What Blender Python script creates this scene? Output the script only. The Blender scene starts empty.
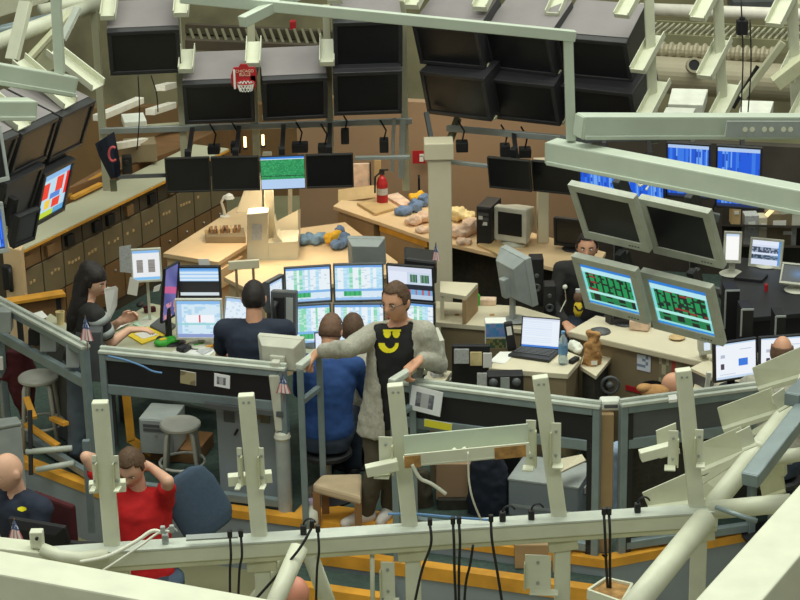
import bpy, bmesh, math, random
import numpy as np
from mathutils import Vector, Matrix
random.seed(7)
rad = math.radians
sc = bpy.context.scene
COL = sc.collection

# ------------------------------------------------------------------ camera, world, light, exposure
CAM = Vector((0, 0, 6.25)); PITCH = rad(20); ROLL = rad(1.2); FPX = 2030.0
FW = Vector((0, math.cos(PITCH), -math.sin(PITCH)))
_R0 = Vector((1, 0, 0)); _U0 = Vector((0, math.sin(PITCH), math.cos(PITCH)))
RT = _R0 * math.cos(ROLL) - _U0 * math.sin(ROLL)
UP = _R0 * math.sin(ROLL) + _U0 * math.cos(ROLL)
cd = bpy.data.cameras.new('camera'); cd.sensor_width = 36; cd.lens = FPX / 800 * 36; cd.clip_end = 200
co = bpy.data.objects.new('camera', cd); COL.objects.link(co)
co.matrix_world = Matrix(((RT.x, UP.x, -FW.x, CAM.x), (RT.y, UP.y, -FW.y, CAM.y), (RT.z, UP.z, -FW.z, CAM.z), (0, 0, 0, 1)))
sc.camera = co
w = bpy.data.worlds.new('world'); sc.world = w; w.use_nodes = True
w.node_tree.nodes['Background'].inputs[0].default_value = (0.96, 1.0, 0.93, 1)
w.node_tree.nodes['Background'].inputs[1].default_value = 0.27
vs = sc.view_settings
vs.view_transform = 'Standard'; vs.look = 'None'; vs.gamma = 1; vs.use_curve_mapping = False
vs.exposure = -0.1

def area(name, loc, size, energy, color=(1, 1, 1), aim=None):
    d = bpy.data.lights.new(name, 'AREA'); d.shape = 'RECTANGLE'; d.size, d.size_y = size
    d.energy = energy; d.color = color
    o = bpy.data.objects.new(name, d); COL.objects.link(o); o.location = loc
    if aim is not None:
        o.rotation_euler = (Vector(aim) - Vector(loc)).to_track_quat('-Z', 'Y').to_euler()
    return o
# rows of hall ceiling lights, high above the trading floor
area('ceiling_light', (-3.0, 9.0, 11.0), (9, 3), 700, (0.95, 1.0, 0.86))
area('ceiling_light', (4.0, 14.0, 11.0), (9, 3), 680, (0.95, 1.0, 0.86))
area('ceiling_light', (0.0, 20.0, 11.0), (12, 3), 380, (0.95, 1.0, 0.86))
area('ceiling_light', (0.0, 0.5, 10.5), (10, 2), 470, (0.95, 1.0, 0.88))

# ------------------------------------------------------------------ pixel helpers (800x600 frame)
def ray(px, py):
    return FW + RT * ((px - 400) / FPX) + UP * ((300 - py) / FPX)
def W(px, py, d=None, z=None):
    r = ray(px, py)
    t = d / r.y if z is None else (z - CAM.z) / r.z
    return CAM + r * t
def mpp(P):                       # metres per pixel at a point
    return (Vector(P) - CAM).dot(FW) / FPX
def frame(yaw, tilt=0, spin=0):
    return Matrix.Rotation(rad(yaw), 3, 'Z') @ Matrix.Rotation(rad(tilt), 3, 'X') @ Matrix.Rotation(rad(spin), 3, 'Y')
def fit(q, d, yaw, tilt, asp=None, dy=14, dt=12):
    """rectangle (centre, w, h, yaw, tilt) seen at the pixel corners q (tl, tr, br, bl), centre at depth d"""
    cx = sum(p[0] for p in q) / 4; cy = sum(p[1] for p in q) / 4
    c = W(cx, cy, d=d); rs = [ray(*p) for p in q]; best = None
    for iy in range(-4, 5):
        for it in range(-4, 5):
            ya = yaw + dy * iy / 4; ti = tilt + dt * it / 4
            M = frame(ya, ti); n = M @ Vector((0, -1, 0)); k = (c - CAM).dot(n)
            pts = [CAM + r * (k / r.dot(n)) for r in rs]
            u = M @ Vector((1, 0, 0)); v = M @ Vector((0, 0, 1)); m = sum(pts, Vector()) / 4
            ww = ((pts[1] - pts[0]).dot(u) + (pts[2] - pts[3]).dot(u)) / 2
            hh = ((pts[0] - pts[3]).dot(v) + (pts[1] - pts[2]).dot(v)) / 2
            if ww < .02 or hh < .02: continue
            e = 0
            for p, (a, b) in zip(pts, ((-.5, .5), (.5, .5), (.5, -.5), (-.5, -.5))):
                e += ((p - m) - u * (a * ww) - v * (b * hh)).length_squared
            e /= ww * hh
            if asp: e += 0.25 * math.log(ww / hh / asp) ** 2
            e += 0.00002 * ((ya - yaw) ** 2 + (ti - tilt) ** 2)
            if best is None or e < best[0]: best = (e, m, ww, hh, ya, ti)
    return best[1:]

# ------------------------------------------------------------------ materials
def lin(c):
    if isinstance(c, str):
        c = [int(c[i:i + 2], 16) / 255 for i in (0, 2, 4)]
    return tuple(x / 12.92 if x <= 0.04045 else ((x + 0.055) / 1.055) ** 2.4 for x in c[:3])
MATS = {}
def mat(name, color=None, rough=.5, metal=0, var=.10, scale=9, bump=0, spec=.5, emit=0, alpha=None):
    if name in MATS: return MATS[name]
    m = bpy.data.materials.new(name); m.use_nodes = True; MATS[name] = m
    nt = m.node_tree; b = nt.nodes['Principled BSDF']; c = lin(color)
    b.inputs['Roughness'].default_value = rough; b.inputs['Metallic'].default_value = metal
    b.inputs['Specular IOR Level'].default_value = spec
    tc = nt.nodes.new('ShaderNodeTexCoord'); nz = nt.nodes.new('ShaderNodeTexNoise')
    nz.inputs['Scale'].default_value = scale; nz.inputs['Detail'].default_value = 5
    nt.links.new(tc.outputs['Object'], nz.inputs['Vector'])
    cr = nt.nodes.new('ShaderNodeValToRGB')
    cr.color_ramp.elements[0].position = .3; cr.color_ramp.elements[1].position = .7
    cr.color_ramp.elements[0].color = (*[x * (1 - var) for x in c], 1)
    cr.color_ramp.elements[1].color = (*[min(1, x * (1 + var)) for x in c], 1)
    nt.links.new(nz.outputs['Fac'], cr.inputs['Fac']); nt.links.new(cr.outputs['Color'], b.inputs['Base Color'])
    if bump:
        bp = nt.nodes.new('ShaderNodeBump'); bp.inputs['Strength'].default_value = bump; bp.inputs['Distance'].default_value = .01
        nz2 = nt.nodes.new('ShaderNodeTexNoise'); nz2.inputs['Scale'].default_value = scale * 8
        nt.links.new(tc.outputs['Object'], nz2.inputs['Vector'])
        nt.links.new(nz2.outputs['Fac'], bp.inputs['Height']); nt.links.new(bp.outputs['Normal'], b.inputs['Normal'])
    if emit:
        b.inputs['Emission Color'].default_value = (*c, 1); b.inputs['Emission Strength'].default_value = emit
    if alpha is not None:
        b.inputs['Transmission Weight'].default_value = alpha; b.inputs['IOR'].default_value = 1.3
    return m
def attr_mat(name, emission):
    m = bpy.data.materials.new(name); m.use_nodes = True; MATS[name] = m; nt = m.node_tree
    b = nt.nodes['Principled BSDF']; a = nt.nodes.new('ShaderNodeVertexColor'); a.layer_name = 'Col'
    if emission:
        b.inputs['Base Color'].default_value = (.02, .02, .02, 1); b.inputs['Roughness'].default_value = .35
        nt.links.new(a.outputs['Color'], b.inputs['Emission Color']); b.inputs['Emission Strength'].default_value = emission
    else:
        nt.links.new(a.outputs['Color'], b.inputs['Base Color']); b.inputs['Roughness'].default_value = .6
    return m
attr_mat('lit_screen', 1.0); attr_mat('flat_print', 0)
for a in [('cream', 'd6d8c2', .42, 0, .07, 7), ('cream_dark', 'c6c6a6', .5), ('sage', 'bcc6b6', .38, 0, .05, 6), ('rail_grey', '808e91', .35, .15),
          ('rail_light', 'c3c9be', .35), ('tv_shell', '8b8586', .55, 0, .06, 5), ('tv_black', '303033', .4), ('glass_black', '1b1b1e', .32, 0, .25, 3, 0, .5),
          ('panel_black', '1b1c20', .45), ('beige_plastic', 'c9c9ba', .5), ('grey_plastic', 'a2a8a6', .5), ('dark_plastic', '222326', .5),
          ('mid_plastic', '55585a', .5), ('desk_cream', 'd8cfb4', .5, 0, .05, 4), ('desk_tan', 'e6c79b', .55, 0, .05, 4), ('wood_orange', 'd99b35', .5, 0, .18, 6),
          ('wood_brown', '8a6440', .55, 0, .15, 6), ('carpet_green', '3d4f49', .95, 0, .25, 30), ('carpet_dark', '38362f', .95, 0, .25, 30),
          ('fascia_grey', '8b9499', .6, 0, .06, 3), ('wall_warm', 'a98a6c', .8, 0, .07, 2), ('cabinet_olive', '8a7a5e', .6, 0, .12, 4),
          ('cabinet_brown', '94734f', .6, 0, .12, 4), ('counter_grey', 'b8b79c', .6, 0, .05, 3), ('far_olive', '8a8868', .8, 0, .15, 2),
          ('duct_metal', 'a39b83', .5, .1, .1, 3), ('steel', 'a9afac', .4, .5), ('paper', 'e9e8e2', .7, 0, .03), ('paper_grey', 'b9bbbb', .7, 0, .2, 60),
          ('red', 'b01f26', .5), ('black', '17171a', .6), ('cable_black', '18181b', .5), ('cable_white', 'dcdccc', .5), ('cable_blue', '5b86b8', .5),
          ('yellow', 'f2d33a', .6), ('green_bright', '3fae3a', .5), ('stool_grey', 'a9a99f', .35), ('blue_fabric', '3f5063', .9, 0, .08, 40, .2),
          ('bench_beige', 'c7b08f', .8), ('skin', 'd9a283', .55, 0, .06, 10), ('skin_pale', 'e0b095', .55, 0, .06, 10), ('hair_dark', '241c1a', .6, 0, .3, 60, .3),
          ('hair_brown', '5a4330', .7, 0, .3, 60, .3), ('hair_thin', '6f5340', .7, 0, .15, 60), ('shirt_navy', '232b3d', .85, 0, .08, 20), ('shirt_blue', '22457f', .85, 0, .12, 15),
          ('shirt_red', 'c3191c', .85, 0, .1, 15), ('tee_black', '1d1d1f', .85), ('cardigan_grey', 'b3b0a2', .95, 0, .14, 60, .5), ('trouser_olive', '4c4637', .9), ('trouser_slate', '5d6873', .9), ('jeans_dark', '2c3747', .9),
          ('jeans_light', '9fb3cc', .9), ('knit_dark', '2f2e2e', .9), ('maroon', '4d1a20', .9), ('tan_bag', 'b98a56', .85, 0, .2, 12, .4), ('cloth_blue', '7f9db8', .9, 0, .25, 14, .3),
          ('cloth_yellow', 'e7b233', .9), ('cloth_pink', 'e3c5ad', .9, 0, .2, 14), ('navy_cloth', '1e2433', .9), ('board_tan', 'c9ab7a', .6), ('mint', 'b5d6bd', .7), ('clear_plastic', 'cfe0e6', .15, 0, .03, 9, 0, .5, 0, .7),
          ('dark_olive', '6d6c54', .8, 0, .2, 3), ('pg_dark', '4b4233', .7, 0, .15, 4), ('pg_olive', '786b50', .6, 0, .12, 4), ('pg_brown', '80623f', .6, 0, .12, 4), ('tv_matte', '2f2d2b', .55), ('wall_dark', '4a443c', .8, 0, .25, 3), ('cluster_grey', 'b7bbae', .5), ('wall_far', '827c60', .8, 0, .3, 2), ('white_box', 'e6e8dc', .5), ('rust', 'a97f48', .7, 0, .4, 25), ('lamp_white', 'f4efe2', .4), ('eye_white', 'e8e4dc', .3), ('lip', 'b0685c', .6), ('wood_side', 'a98c66', .6, 0, .12, 4),
          ('shoe_white', 'd8d2cc', .6), ('watch', '8a8a86', .4, .4)]:
    mat(*a)

# ------------------------------------------------------------------ mesh builder
ROOTM = {}
class MB:
    def __init__(s, M=None, loc=None):
        s.v = []; s.f = []; s.c = []
        s.M = Matrix.Identity(4)
        if M is not None: s.M = (M.to_4x4() if len(M) == 3 else M.copy())
        if loc is not None: s.M = Matrix.Translation(loc) @ s.M
    def add(s, vs, fs):
        o = len(s.v); s.v += [s.M @ Vector(v) for v in vs]; s.f += [tuple(i + o for i in f) for f in fs]; return s
    def box(s, c, size, R=None):
        x, y, z = [k / 2 for k in size]; c = Vector(c)
        vs = [Vector((i * x, j * y, k * z)) for i in (-1, 1) for j in (-1, 1) for k in (-1, 1)]
        if R is not None: vs = [R @ v for v in vs]
        return s.add([c + v for v in vs], [(0, 1, 3, 2), (4, 6, 7, 5), (0, 4, 5, 1), (2, 3, 7, 6), (0, 2, 6, 4), (1, 5, 7, 3)])
    def frustum(s, c, w1, h1, w2, h2, y1, y2):       # front rect at y1, back rect at y2
        vs = [(c[0] + a * ww / 2, c[1] + y, c[2] + b * hh / 2) for (ww, hh, y) in ((w1, h1, y1), (w2, h2, y2)) for (a, b) in ((-1, -1), (1, -1), (1, 1), (-1, 1))]
        return s.add(vs, [(0, 1, 2, 3), (7, 6, 5, 4), (0, 4, 5, 1), (1, 5, 6, 2), (2, 6, 7, 3), (3, 7, 4, 0)])
    def bar(s, a, b, w, h, up=(0, 0, 1)):
        a = Vector(a); b = Vector(b); t = (b - a).normalized(); up = Vector(up)
        if abs(t.dot(up)) > .98: up = Vector((0, 1, 0))
        x = t.cross(up).normalized(); y = x.cross(t)
        vs = [p + x * (i * w / 2) + y * (j * h / 2) for p in (a, b) for (i, j) in ((-1, -1), (1, -1), (1, 1), (-1, 1))]
        return s.add(vs, [(3, 2, 1, 0), (4, 5, 6, 7), (0, 1, 5, 4), (1, 2, 6, 5), (2, 3, 7, 6), (3, 0, 4, 7)])
    def prism(s, pts, vec):
        n = len(pts); pts = [Vector(p) for p in pts]; vec = Vector(vec)
        return s.add(pts + [p + vec for p in pts], [tuple(range(n)), tuple(range(2 * n - 1, n - 1, -1))] + [(i, (i + 1) % n, n + (i + 1) % n, n + i) for i in range(n)])
    def tube(s, pts, r, n=8):
        pts = [Vector(p) for p in pts]; k = len(pts); rr = r if isinstance(r, (list, tuple)) else [r] * k
        vs = []; fs = []; ref = None
        for i, p in enumerate(pts):
            t = (pts[min(i + 1, k - 1)] - pts[max(i - 1, 0)]).normalized()
            if ref is None: ref = Vector((0, 0, 1)) if abs(t.z) < .9 else Vector((1, 0, 0))
            x = t.cross(ref).normalized(); y = x.cross(t).normalized(); ref = y
            vs += [p + x * (rr[i] * math.cos(2 * math.pi * j / n)) + y * (rr[i] * math.sin(2 * math.pi * j / n)) for j in range(n)]
        for i in range(k - 1):
            fs += [(i * n + j, i * n + (j + 1) % n, (i + 1) * n + (j + 1) % n, (i + 1) * n + j) for j in range(n)]
        fs += [tuple(range(n - 1, -1, -1)), tuple(range((k - 1) * n, k * n))]
        return s.add(vs, fs)
    def lathe(s, c, prof, n=20, R=None):             # prof: (r, z)
        c = Vector(c); vs = []; fs = []; k = len(prof)
        for r, z in prof:
            for j in range(n):
                v = Vector((r * math.cos(2 * math.pi * j / n), r * math.sin(2 * math.pi * j / n), z))
                vs.append(c + (R @ v if R is not None else v))
        for i in range(k - 1):
            fs += [(i * n + j, i * n + (j + 1) % n, (i + 1) * n + (j + 1) % n, (i + 1) * n + j) for j in range(n)]
        fs += [tuple(range(n - 1, -1, -1)), tuple(range((k - 1) * n, k * n))]
        return s.add(vs, fs)
    def ball(s, c, r, nu=16, nv=10, R=None):
        c = Vector(c); r = (r, r, r) if not isinstance(r, (tuple, list)) else r; vs = []; fs = []
        for i in range(1, nv):
            for j in range(nu):
                a = math.pi * i / nv; b = 2 * math.pi * j / nu
                vs.append(Vector((r[0] * math.sin(a) * math.cos(b), r[1] * math.sin(a) * math.sin(b), r[2] * math.cos(a))))
        vs += [Vector((0, 0, r[2])), Vector((0, 0, -r[2]))]
        for i in range(nv - 2):
            fs += [(i * nu + j, (i + 1) * nu + j, (i + 1) * nu + (j + 1) % nu, i * nu + (j + 1) % nu) for j in range(nu)]
        t = len(vs) - 2; l = (nv - 2) * nu
        fs += [(t, j, (j + 1) % nu) for j in range(nu)] + [(t + 1, l + (j + 1) % nu, l + j) for j in range(nu)]
        if R is not None: vs = [R @ v for v in vs]
        return s.add([c + v for v in vs], fs)
    def loft(s, secs, n=20):                          # secs: (centre, ux, uy)
        vs = []; fs = []; k = len(secs)
        for c, ux, uy in secs:
            c = Vector(c); vs += [c + Vector(ux) * math.cos(2 * math.pi * j / n) + Vector(uy) * math.sin(2 * math.pi * j / n) for j in range(n)]
        for i in range(k - 1):
            fs += [(i * n + j, i * n + (j + 1) % n, (i + 1) * n + (j + 1) % n, (i + 1) * n + j) for j in range(n)]
        fs += [tuple(range(n - 1, -1, -1)), tuple(range((k - 1) * n, k * n))]
        return s.add(vs, fs)
    def cap(s, a, b, ra, rb, n=12):                   # tapered capsule
        a = Vector(a); b = Vector(b); s.ball(a, ra, n, 8); s.ball(b, rb, n, 8); return s.tube([a, b], [ra, rb], n)
    def build(s, name, material, parent=None, smooth=False, bevel=0, seg=2, base=True):
        inv = Matrix.Identity(4); o_loc = Vector()
        if parent is not None: inv = ROOTM[parent.name].inverted()
        elif base and s.v:
            xs = [v.x for v in s.v]; ys = [v.y for v in s.v]; zs = [v.z for v in s.v]
            o_loc = Vector(((min(xs) + max(xs)) / 2, (min(ys) + max(ys)) / 2, min(zs))); inv = Matrix.Translation(-o_loc)
        me = bpy.data.meshes.new(name)
        me.from_pydata([inv @ v for v in s.v], [], s.f)
        bm = bmesh.new(); bm.from_mesh(me); bmesh.ops.recalc_face_normals(bm, faces=bm.faces); bm.to_mesh(me); bm.free()
        if smooth: me.shade_smooth()
        o = bpy.data.objects.new(name, me); COL.objects.link(o)
        if s.c:
            at = me.color_attributes.new('Col', 'FLOAT_COLOR', 'CORNER'); arr = []
            for p, c in zip(me.polygons, s.c): arr += [*lin(c), 1] * len(p.vertices)
            at.data.foreach_set('color', arr)
        me.materials.append(MATS[material] if isinstance(material, str) else material)
        if bevel:
            b = o.modifiers.new('bevel', 'BEVEL'); b.width = bevel; b.segments = seg; b.limit_method = 'ANGLE'
        if parent is not None:
            o.parent = parent; ROOTM[o.name] = ROOTM[parent.name]
        else:
            o.location = o_loc; ROOTM[o.name] = Matrix.Translation(o_loc)
        return o
def tag(o, label=None, cat=None, group=None, kind=None):
    if label: o['label'] = label
    if cat: o['category'] = cat
    if group: o['group'] = group
    if kind: o['kind'] = kind
    return o
def thing(name, label, cat, loc, group=None, rz=0, kind=None):
    o = bpy.data.objects.new(name, None); COL.objects.link(o); o.empty_display_size = .1
    o.location = loc; o.rotation_euler = (0, 0, rad(rz))
    ROOTM[o.name] = Matrix.Translation(loc) @ Matrix.Rotation(rad(rz), 4, 'Z')
    return tag(o, label, cat, group, kind)
def grid(name, c, ux, uv, nx, ny, fn, material, parent=None, bend=None):
    """a printed or lit rectangle; fn(u, v) gives the sRGB colour of each cell (v from the bottom)"""
    m = MB(); c = Vector(c); ux = Vector(ux); uv = Vector(uv)
    vs = []
    for j in range(ny + 1):
        for i in range(nx + 1):
            p = c + ux * (i / nx - .5) + uv * (j / ny - .5)
            if bend: p = p + bend(i / nx, j / ny)
            vs.append(p)
    fs = [(j * (nx + 1) + i, j * (nx + 1) + i + 1, (j + 1) * (nx + 1) + i + 1, (j + 1) * (nx + 1) + i) for j in range(ny) for i in range(nx)]
    m.add(vs, fs); m.c = [fn((i + .5) / nx, (j + .5) / ny) for j in range(ny) for i in range(nx)]
    return m.build(name, material, parent)
def simple(name, mb, material, label, cat, group=None, smooth=False, bevel=0):
    return tag(mb.build(name, material, None, smooth, bevel), label, cat, group)

# ------------------------------------------------------------------ what the screens show (flat print)
def H(*k):
    return (math.sin(sum(a * b for a, b in zip(k, (12.9898, 78.233, 37.719)))) * 43758.5453) % 1
def in_r(u, v, r): return r[0] <= u < r[2] and r[1] <= v < r[3]
def s_sheet(seed):
    def f(u, v):
        if v > .93: return (.45, .66, .92)
        if v < .06: return (.62, .78, .95)
        col = int(u * 16); row = int(v * 30); h = H(col, seed)
        if .08 < v < .26:
            if .18 < u < .55 and .12 < v < .24: return (.28, .72, .45) if int(u * 40) % 4 else (.2, .6, .38)
            return (.86, .93, .98)
        if .26 <= v < .31: return (.5, .72, .93)
        if h > .9: return (.55, .86, .72) if H(row, col, 3) > .35 else (.75, .92, .85)
        if h > .66: return (.72, .88, .97) if H(row, col, 5) > .3 else (.8, .93, .98)
        return (.93, .97, .99) if H(row, col, seed) > .15 else (.8, .87, .93)
    return f
def s_green(seed):
    def f(u, v):
        if v > .9: return (.16, .5, .85)
        if v > .8: return (.72, .92, .95)
        if .27 < v < .34: return (.68, .93, .9)
        if v < .05: return (.16, .55, .88)
        if v < .1: return (.6, .88, .88)
        if u < .05 or u > .95: return (.5, .85, .85)
        col = int(u * 8); row = int(v * 22)
        if v <= .27: return (.06, .1, .1) if (col % 2 and H(col, row, seed) > .25) else (.1, .5, .3)
        if H(col, row, seed) > .9: return (.55, .16, .16)
        if abs(u * 8 - col - .9) < .13 or H(int(u * 16), row, seed + 1) > .72: return (.05, .12, .12)
        return (.08, .58, .33)
    return f
def s_blue(seed):
    def f(u, v):
        if v > .93: return (.7, .8, .95)
        if v < .05: return (.12, .2, .4)
        h = H(int(u * 26), seed)
        if H(int(u * 26), int(v * 9), seed) > .9: return (.1, .3, .75)
        return (.45, .66, .95) if h > .82 else ((.22, .48, .92) if h > .5 else (.1, .36, .88))
    return f
def s_news(u, v):
    if v > .86: return (.5, .72, .92)
    for r in ((.06, .42, .3, .78), (.55, .5, .82, .82), (.5, .16, .8, .36), (.9, .35, 1, .95)):
        if in_r(u, v, r): return (.93, .16, .12)
    if v < .12: return (.75, .85, .2) if u < .6 else (.35, .65, .85)
    if in_r(u, v, (.2, .18, .42, .38)): return (.95, .8, .25)
    if in_r(u, v, (.38, .38, .75, .5)): return (.25, .5, .85)
    return (.72, .86, .94)
def s_green_table(u, v):
    if v > .93: return (.25, .55, .9)
    if v > .9: return (.85, .92, .98)
    if v < .3: return (.72, .83, .96)
    if .38 < v < .42 or .33 < v < .35: return (.1, .25, .2)
    return (.16, .55, .33) if H(int(u * 40), int(v * 40), 1) > .3 else (.24, .68, .42)
def s_web(u, v):
    if v > .95: return (.75, .85, .95)
    for r, c in (((.58, .32, .8, .52), (.22, .48, .88)), ((.12, .28, .22, .44), (.3, .25, .32)), ((.12, .6, .24, .68), (.72, .75, .82)), ((.6, .78, .9, .8), (.75, .8, .86)), ((.1, .12, .5, .13), (.8, .84, .9))):
        if in_r(u, v, r): return c
    return (.95, .97, 1) if v > .06 else (.8, .88, .96)
def s_doc(u, v):
    if v > .9: return (.55, .75, .95)
    if v < .1: return (.5, .76, .95)
    if in_r(u, v, (.15, .25, .38, .68)) or in_r(u, v, (.58, .25, .82, .68)): return (.5, .48, .46) if int(v * 50) % 2 else (.62, .6, .58)
    return (.93, .94, .95)
def s_half(u, v):
    if v > .9: return (.4, .65, .92)
    if v > .52: return (.86, .93, .99) if int(v * 24) % 3 else (.62, .8, .96)
    if v > .12: return (.08, .08, .09)
    return (.83, .88, .9)
def s_sunset(u, v):
    k = .5 + .25 * math.sin(u * 5 + v * 9)
    if .55 < v + .15 * u < .68: return (.78, .35, .55)
    if v < .3 and H(int(u * 12), int(v * 20), 2) > .55: return (.8, .55, .6)
    return (.25 + .25 * k, .27 + .2 * k, .5 + .22 * k)
def s_app(u, v):
    if v > .9: return (.55, .75, .95)
    if .42 < v < .62 and .2 < u < .85: return (.97, .98, 1) if abs(u - .52) > .02 else (.85, .3, .35)
    if .33 < v < .38: return (.6, .85, .85)
    if v < .08: return (.55, .62, .82)
    if u < .1: return (.7, .82, .95)
    return (.84, .93, .98) if H(int(u * 12), int(v * 18), 4) > .25 else (.72, .86, .95)
def s_pale(u, v):
    if v > .9: return (.7, .82, .97)
    return (.9, .95, .99) if H(int(u * 14), int(v * 16), 8) > .2 else (.8, .88, .95)
def s_laptop(u, v):
    if v > .92: return (.85, .88, .94)
    if v < .06: return (.25, .5, .85)
    return (.93, .96, 1) if int(v * 26) % 2 or u > .8 else (.88, .93, .99)
def s_two(u, v):
    if v > .85: return (.85, .88, .95)
    if v > .45:
        if u < .42: return (.9, .93, .99)
        if (.5 < u < .66 or .74 < u < .92) and .52 < v < .78: return (.2, .4, .32) if int(u * 30) % 2 else (.45, .6, .5)
        return (.8, .86, .93)
    if v > .3: return (.12, .15, .2)
    if v > .14: return (.45, .7, .88) if int(u * 20) % 3 else (.75, .4, .45)
    return (.75, .83, .92)
def s_bars(u, v):
    if u > .92: return (.3, .6, .92)
    if v > .82: return (.9, .93, .99)
    if .5 < v < .72: return (.25, .28, .35) if H(int(u * 18), int(v * 16), 6) > .45 else (.6, .66, .76)
    if .22 < v < .4: return (.2, .24, .3) if H(int(u * 18), int(v * 20), 9) > .4 else (.45, .55, .66)
    return (.85, .89, .97)
def s_white(u, v): return (1, 1, .99) if v < .9 else (.8, .88, .97)
def s_globe(u, v):
    k = math.hypot(u - .55, v - .5); return (.1 + .3 * max(0, .4 - k), .15 + .7 * max(0, .4 - k), .2 + 1.1 * max(0, .4 - k))

# ================================================================== the setting
HZ = -0.45                                            # hall floor; the raised stage is z = 0
def struct(name, mb, material, parent=None, **k):
    o = mb.build(name, material, parent, **k)
    if parent is None: o['kind'] = 'structure'
    return o
struct('floor', MB().box((0, 14, HZ - .05), (40, 40, .1)), 'far_olive')
struct('wall_back', MB().box((0, 24.2, 1.6), (30, .2, 4.2)), 'wall_far')
struct('wall_partition', MB().prism([(-.95, 18.75, HZ), (1.75, 18.02, HZ), (1.75, 18.02, 1.5), (-.95, 18.75, 1.5)], (.03, .12, 0)), 'wall_warm')
struct('wall_low', MB().box((-2.9, 22.0, .08), (4.6, .15, 1.06)), 'pg_brown')
struct('wall_right', MB().prism([(1.76, 18.0, HZ), (6.0, 16.85, HZ), (6.0, 16.85, 1.25), (1.76, 18.0, 1.25)], (.03, .12, 0)), 'wall_dark')

BX = lambda x, off=0: Vector((x, 12.6 - .347 * x, 0)) + Vector((-.328, -.944, 0)) * off    # line of the front railing
NB = Vector((-.328, -.944, 0)); TB = Vector((.944, -.328, 0))
e = [BX(-2.12, .1), BX(1.36, .1)]
stage_pts = [(-4.6, 16.3), (-2.95, 13.92), (e[0].x, e[0].y), (e[1].x, e[1].y), (4.6, 13.2), (5.6, 17.0), (-.95, 18.75), (-4.6, 19.5)]
st = thing('stage_platform', None, None, (0, 13.5, HZ), kind='structure')
MB().prism([(x, y, -.012) for x, y in stage_pts], (0, 0, .012)).build('carpet', 'carpet_green', st)
MB().prism([(x, y, HZ) for x, y in stage_pts], (0, 0, -HZ - .012)).build('fascia', 'fascia_grey', st)
def nosing(a, b, w=.075, h=.05, z=0, inward=None):
    a = Vector((a[0], a[1], z)); b = Vector((b[0], b[1], z)); t = (b - a).normalized(); n = Vector((t.y, -t.x, 0))
    m = MB().prism([a + n * .012, b + n * .012, b - n * w, a - n * w], (0, 0, .012)).prism([a + n * .012, b + n * .012, b, a], (0, 0, -h))
    return m.build('nosing', 'wood_orange', st)
pp = stage_pts
for i in range(4): nosing(pp[i], pp[i + 1])
# the two lower treads in front of the railing, the third one only at the opening
def step(x0, x1, o0, o1, ztop, zbot, name='step'):
    q = [BX(x0, o0), BX(x1, o0), BX(x1, o1), BX(x0, o1)]
    o = MB().prism([(p.x, p.y, zbot) for p in q], (0, 0, ztop - zbot)).build(name, 'fascia_grey', st)
    MB().prism([(p.x, p.y, ztop) for p in q], (0, 0, .008)).build('tread', 'carpet_green', o)
    nosing(BX(x0, o1 + .001), BX(x1, o1 + .001), .075, .085, ztop)
q = [BX(-.76, .09), BX(.02, .09), BX(.02, -.16), BX(-.76, -.16)]; MB().prism([(p.x, p.y, .001) for p in q], (0, 0, .012)).build('top_board', 'wood_orange', st)
step(-.78, 1.36, .112, .31, -.12, HZ)
step(-.78, .02, .33, .6, -.24, HZ)
# steps on the far left, outside the diagonal railing
for k, (off, z) in enumerate(((.33, -.15), (.62, -.3))):
    a = Vector((-4.4, 16.0, 0)); b = Vector((-2.9, 13.86, 0)); t = (b - a).normalized(); n = Vector((t.y, -t.x, 0))
    if k == 0: MB().prism([(a + n * .01).to_tuple()[:2] + (HZ,), (b + n * .01).to_tuple()[:2] + (HZ,), (b + n * off).to_tuple()[:2] + (HZ,), (a + n * off).to_tuple()[:2] + (HZ,)], (0, 0, z - HZ)).build('step', 'carpet_green', st)
    nosing(a + n * off, b + n * off, .075, .05, z) if k == 0 else None

# ------------------------------------------------------------------ railing panels
def railing(label, a, b, top=1.07, low=0.0, bands=(.80,), panel='panel_black', pane=True, side=.05, gasket=()):
    a = Vector((a[0], a[1], 0)); b = Vector((b[0], b[1], 0)); t = (b - a).normalized(); n = Vector((t.y, -t.x, 0))
    r = thing('railing_panel', label, 'railing', (a + b) / 2 + Vector((0, 0, low)))
    for p in (a + t * side / 2, b - t * side / 2):
        MB().bar(p + Vector((0, 0, low)), p + Vector((0, 0, top)), side, .06, n).build('post', 'rail_grey', r, bevel=.006)
    Z = lambda z: Vector((0, 0, z))
    MB().bar(a + t * side + Z(top - .025), b - t * side + Z(top - .025), .06, .05).build('top_rail', 'rail_grey', r, bevel=.006)
    MB().bar(a + Z(top + .012), b + Z(top + .012), .075, .022).bar(a + Z(top + .034) - n * .012, b + Z(top + .034) - n * .012, .03, .02).build('cap_rail', 'rail_light', r, bevel=.004)
    for z in bands:
        MB().bar(a + t * side + Z(z), b - t * side + Z(z), .05, .075).build('middle_rail', 'rail_grey', r, bevel=.006)
    MB().bar(a + t * side + Z(max(low, 0) + .06), b - t * side + Z(max(low, 0) + .06), .05, .06).build('bottom_rail', 'rail_grey', r, bevel=.006)
    for p in gasket:
        q_ = (a + t * (side + .018)) if p == 0 else (b - t * (side + .018)); MB().bar(q_ + Z(low), q_ + Z(top - .06), .035, .05, n).build('gasket', 'panel_black', r)
    if low < 0:
        for p in (a + t * side / 2, b - t * side / 2): MB().box(p + Z(low + .1), (.09, .09, .1)).build('foot_clamp', 'rail_grey', r, bevel=.01)
    if pane:
        z0 = bands[0] + .0375; z1 = top - .05
        MB().prism([a + t * side + Z(z0), b - t * side + Z(z0), b - t * side + Z(z1), a + t * side + Z(z1)], n * .012).build('infill_panel', panel, r)
    return r, a, b, t, n
Z3 = lambda z: Vector((0, 0, z))
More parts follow.
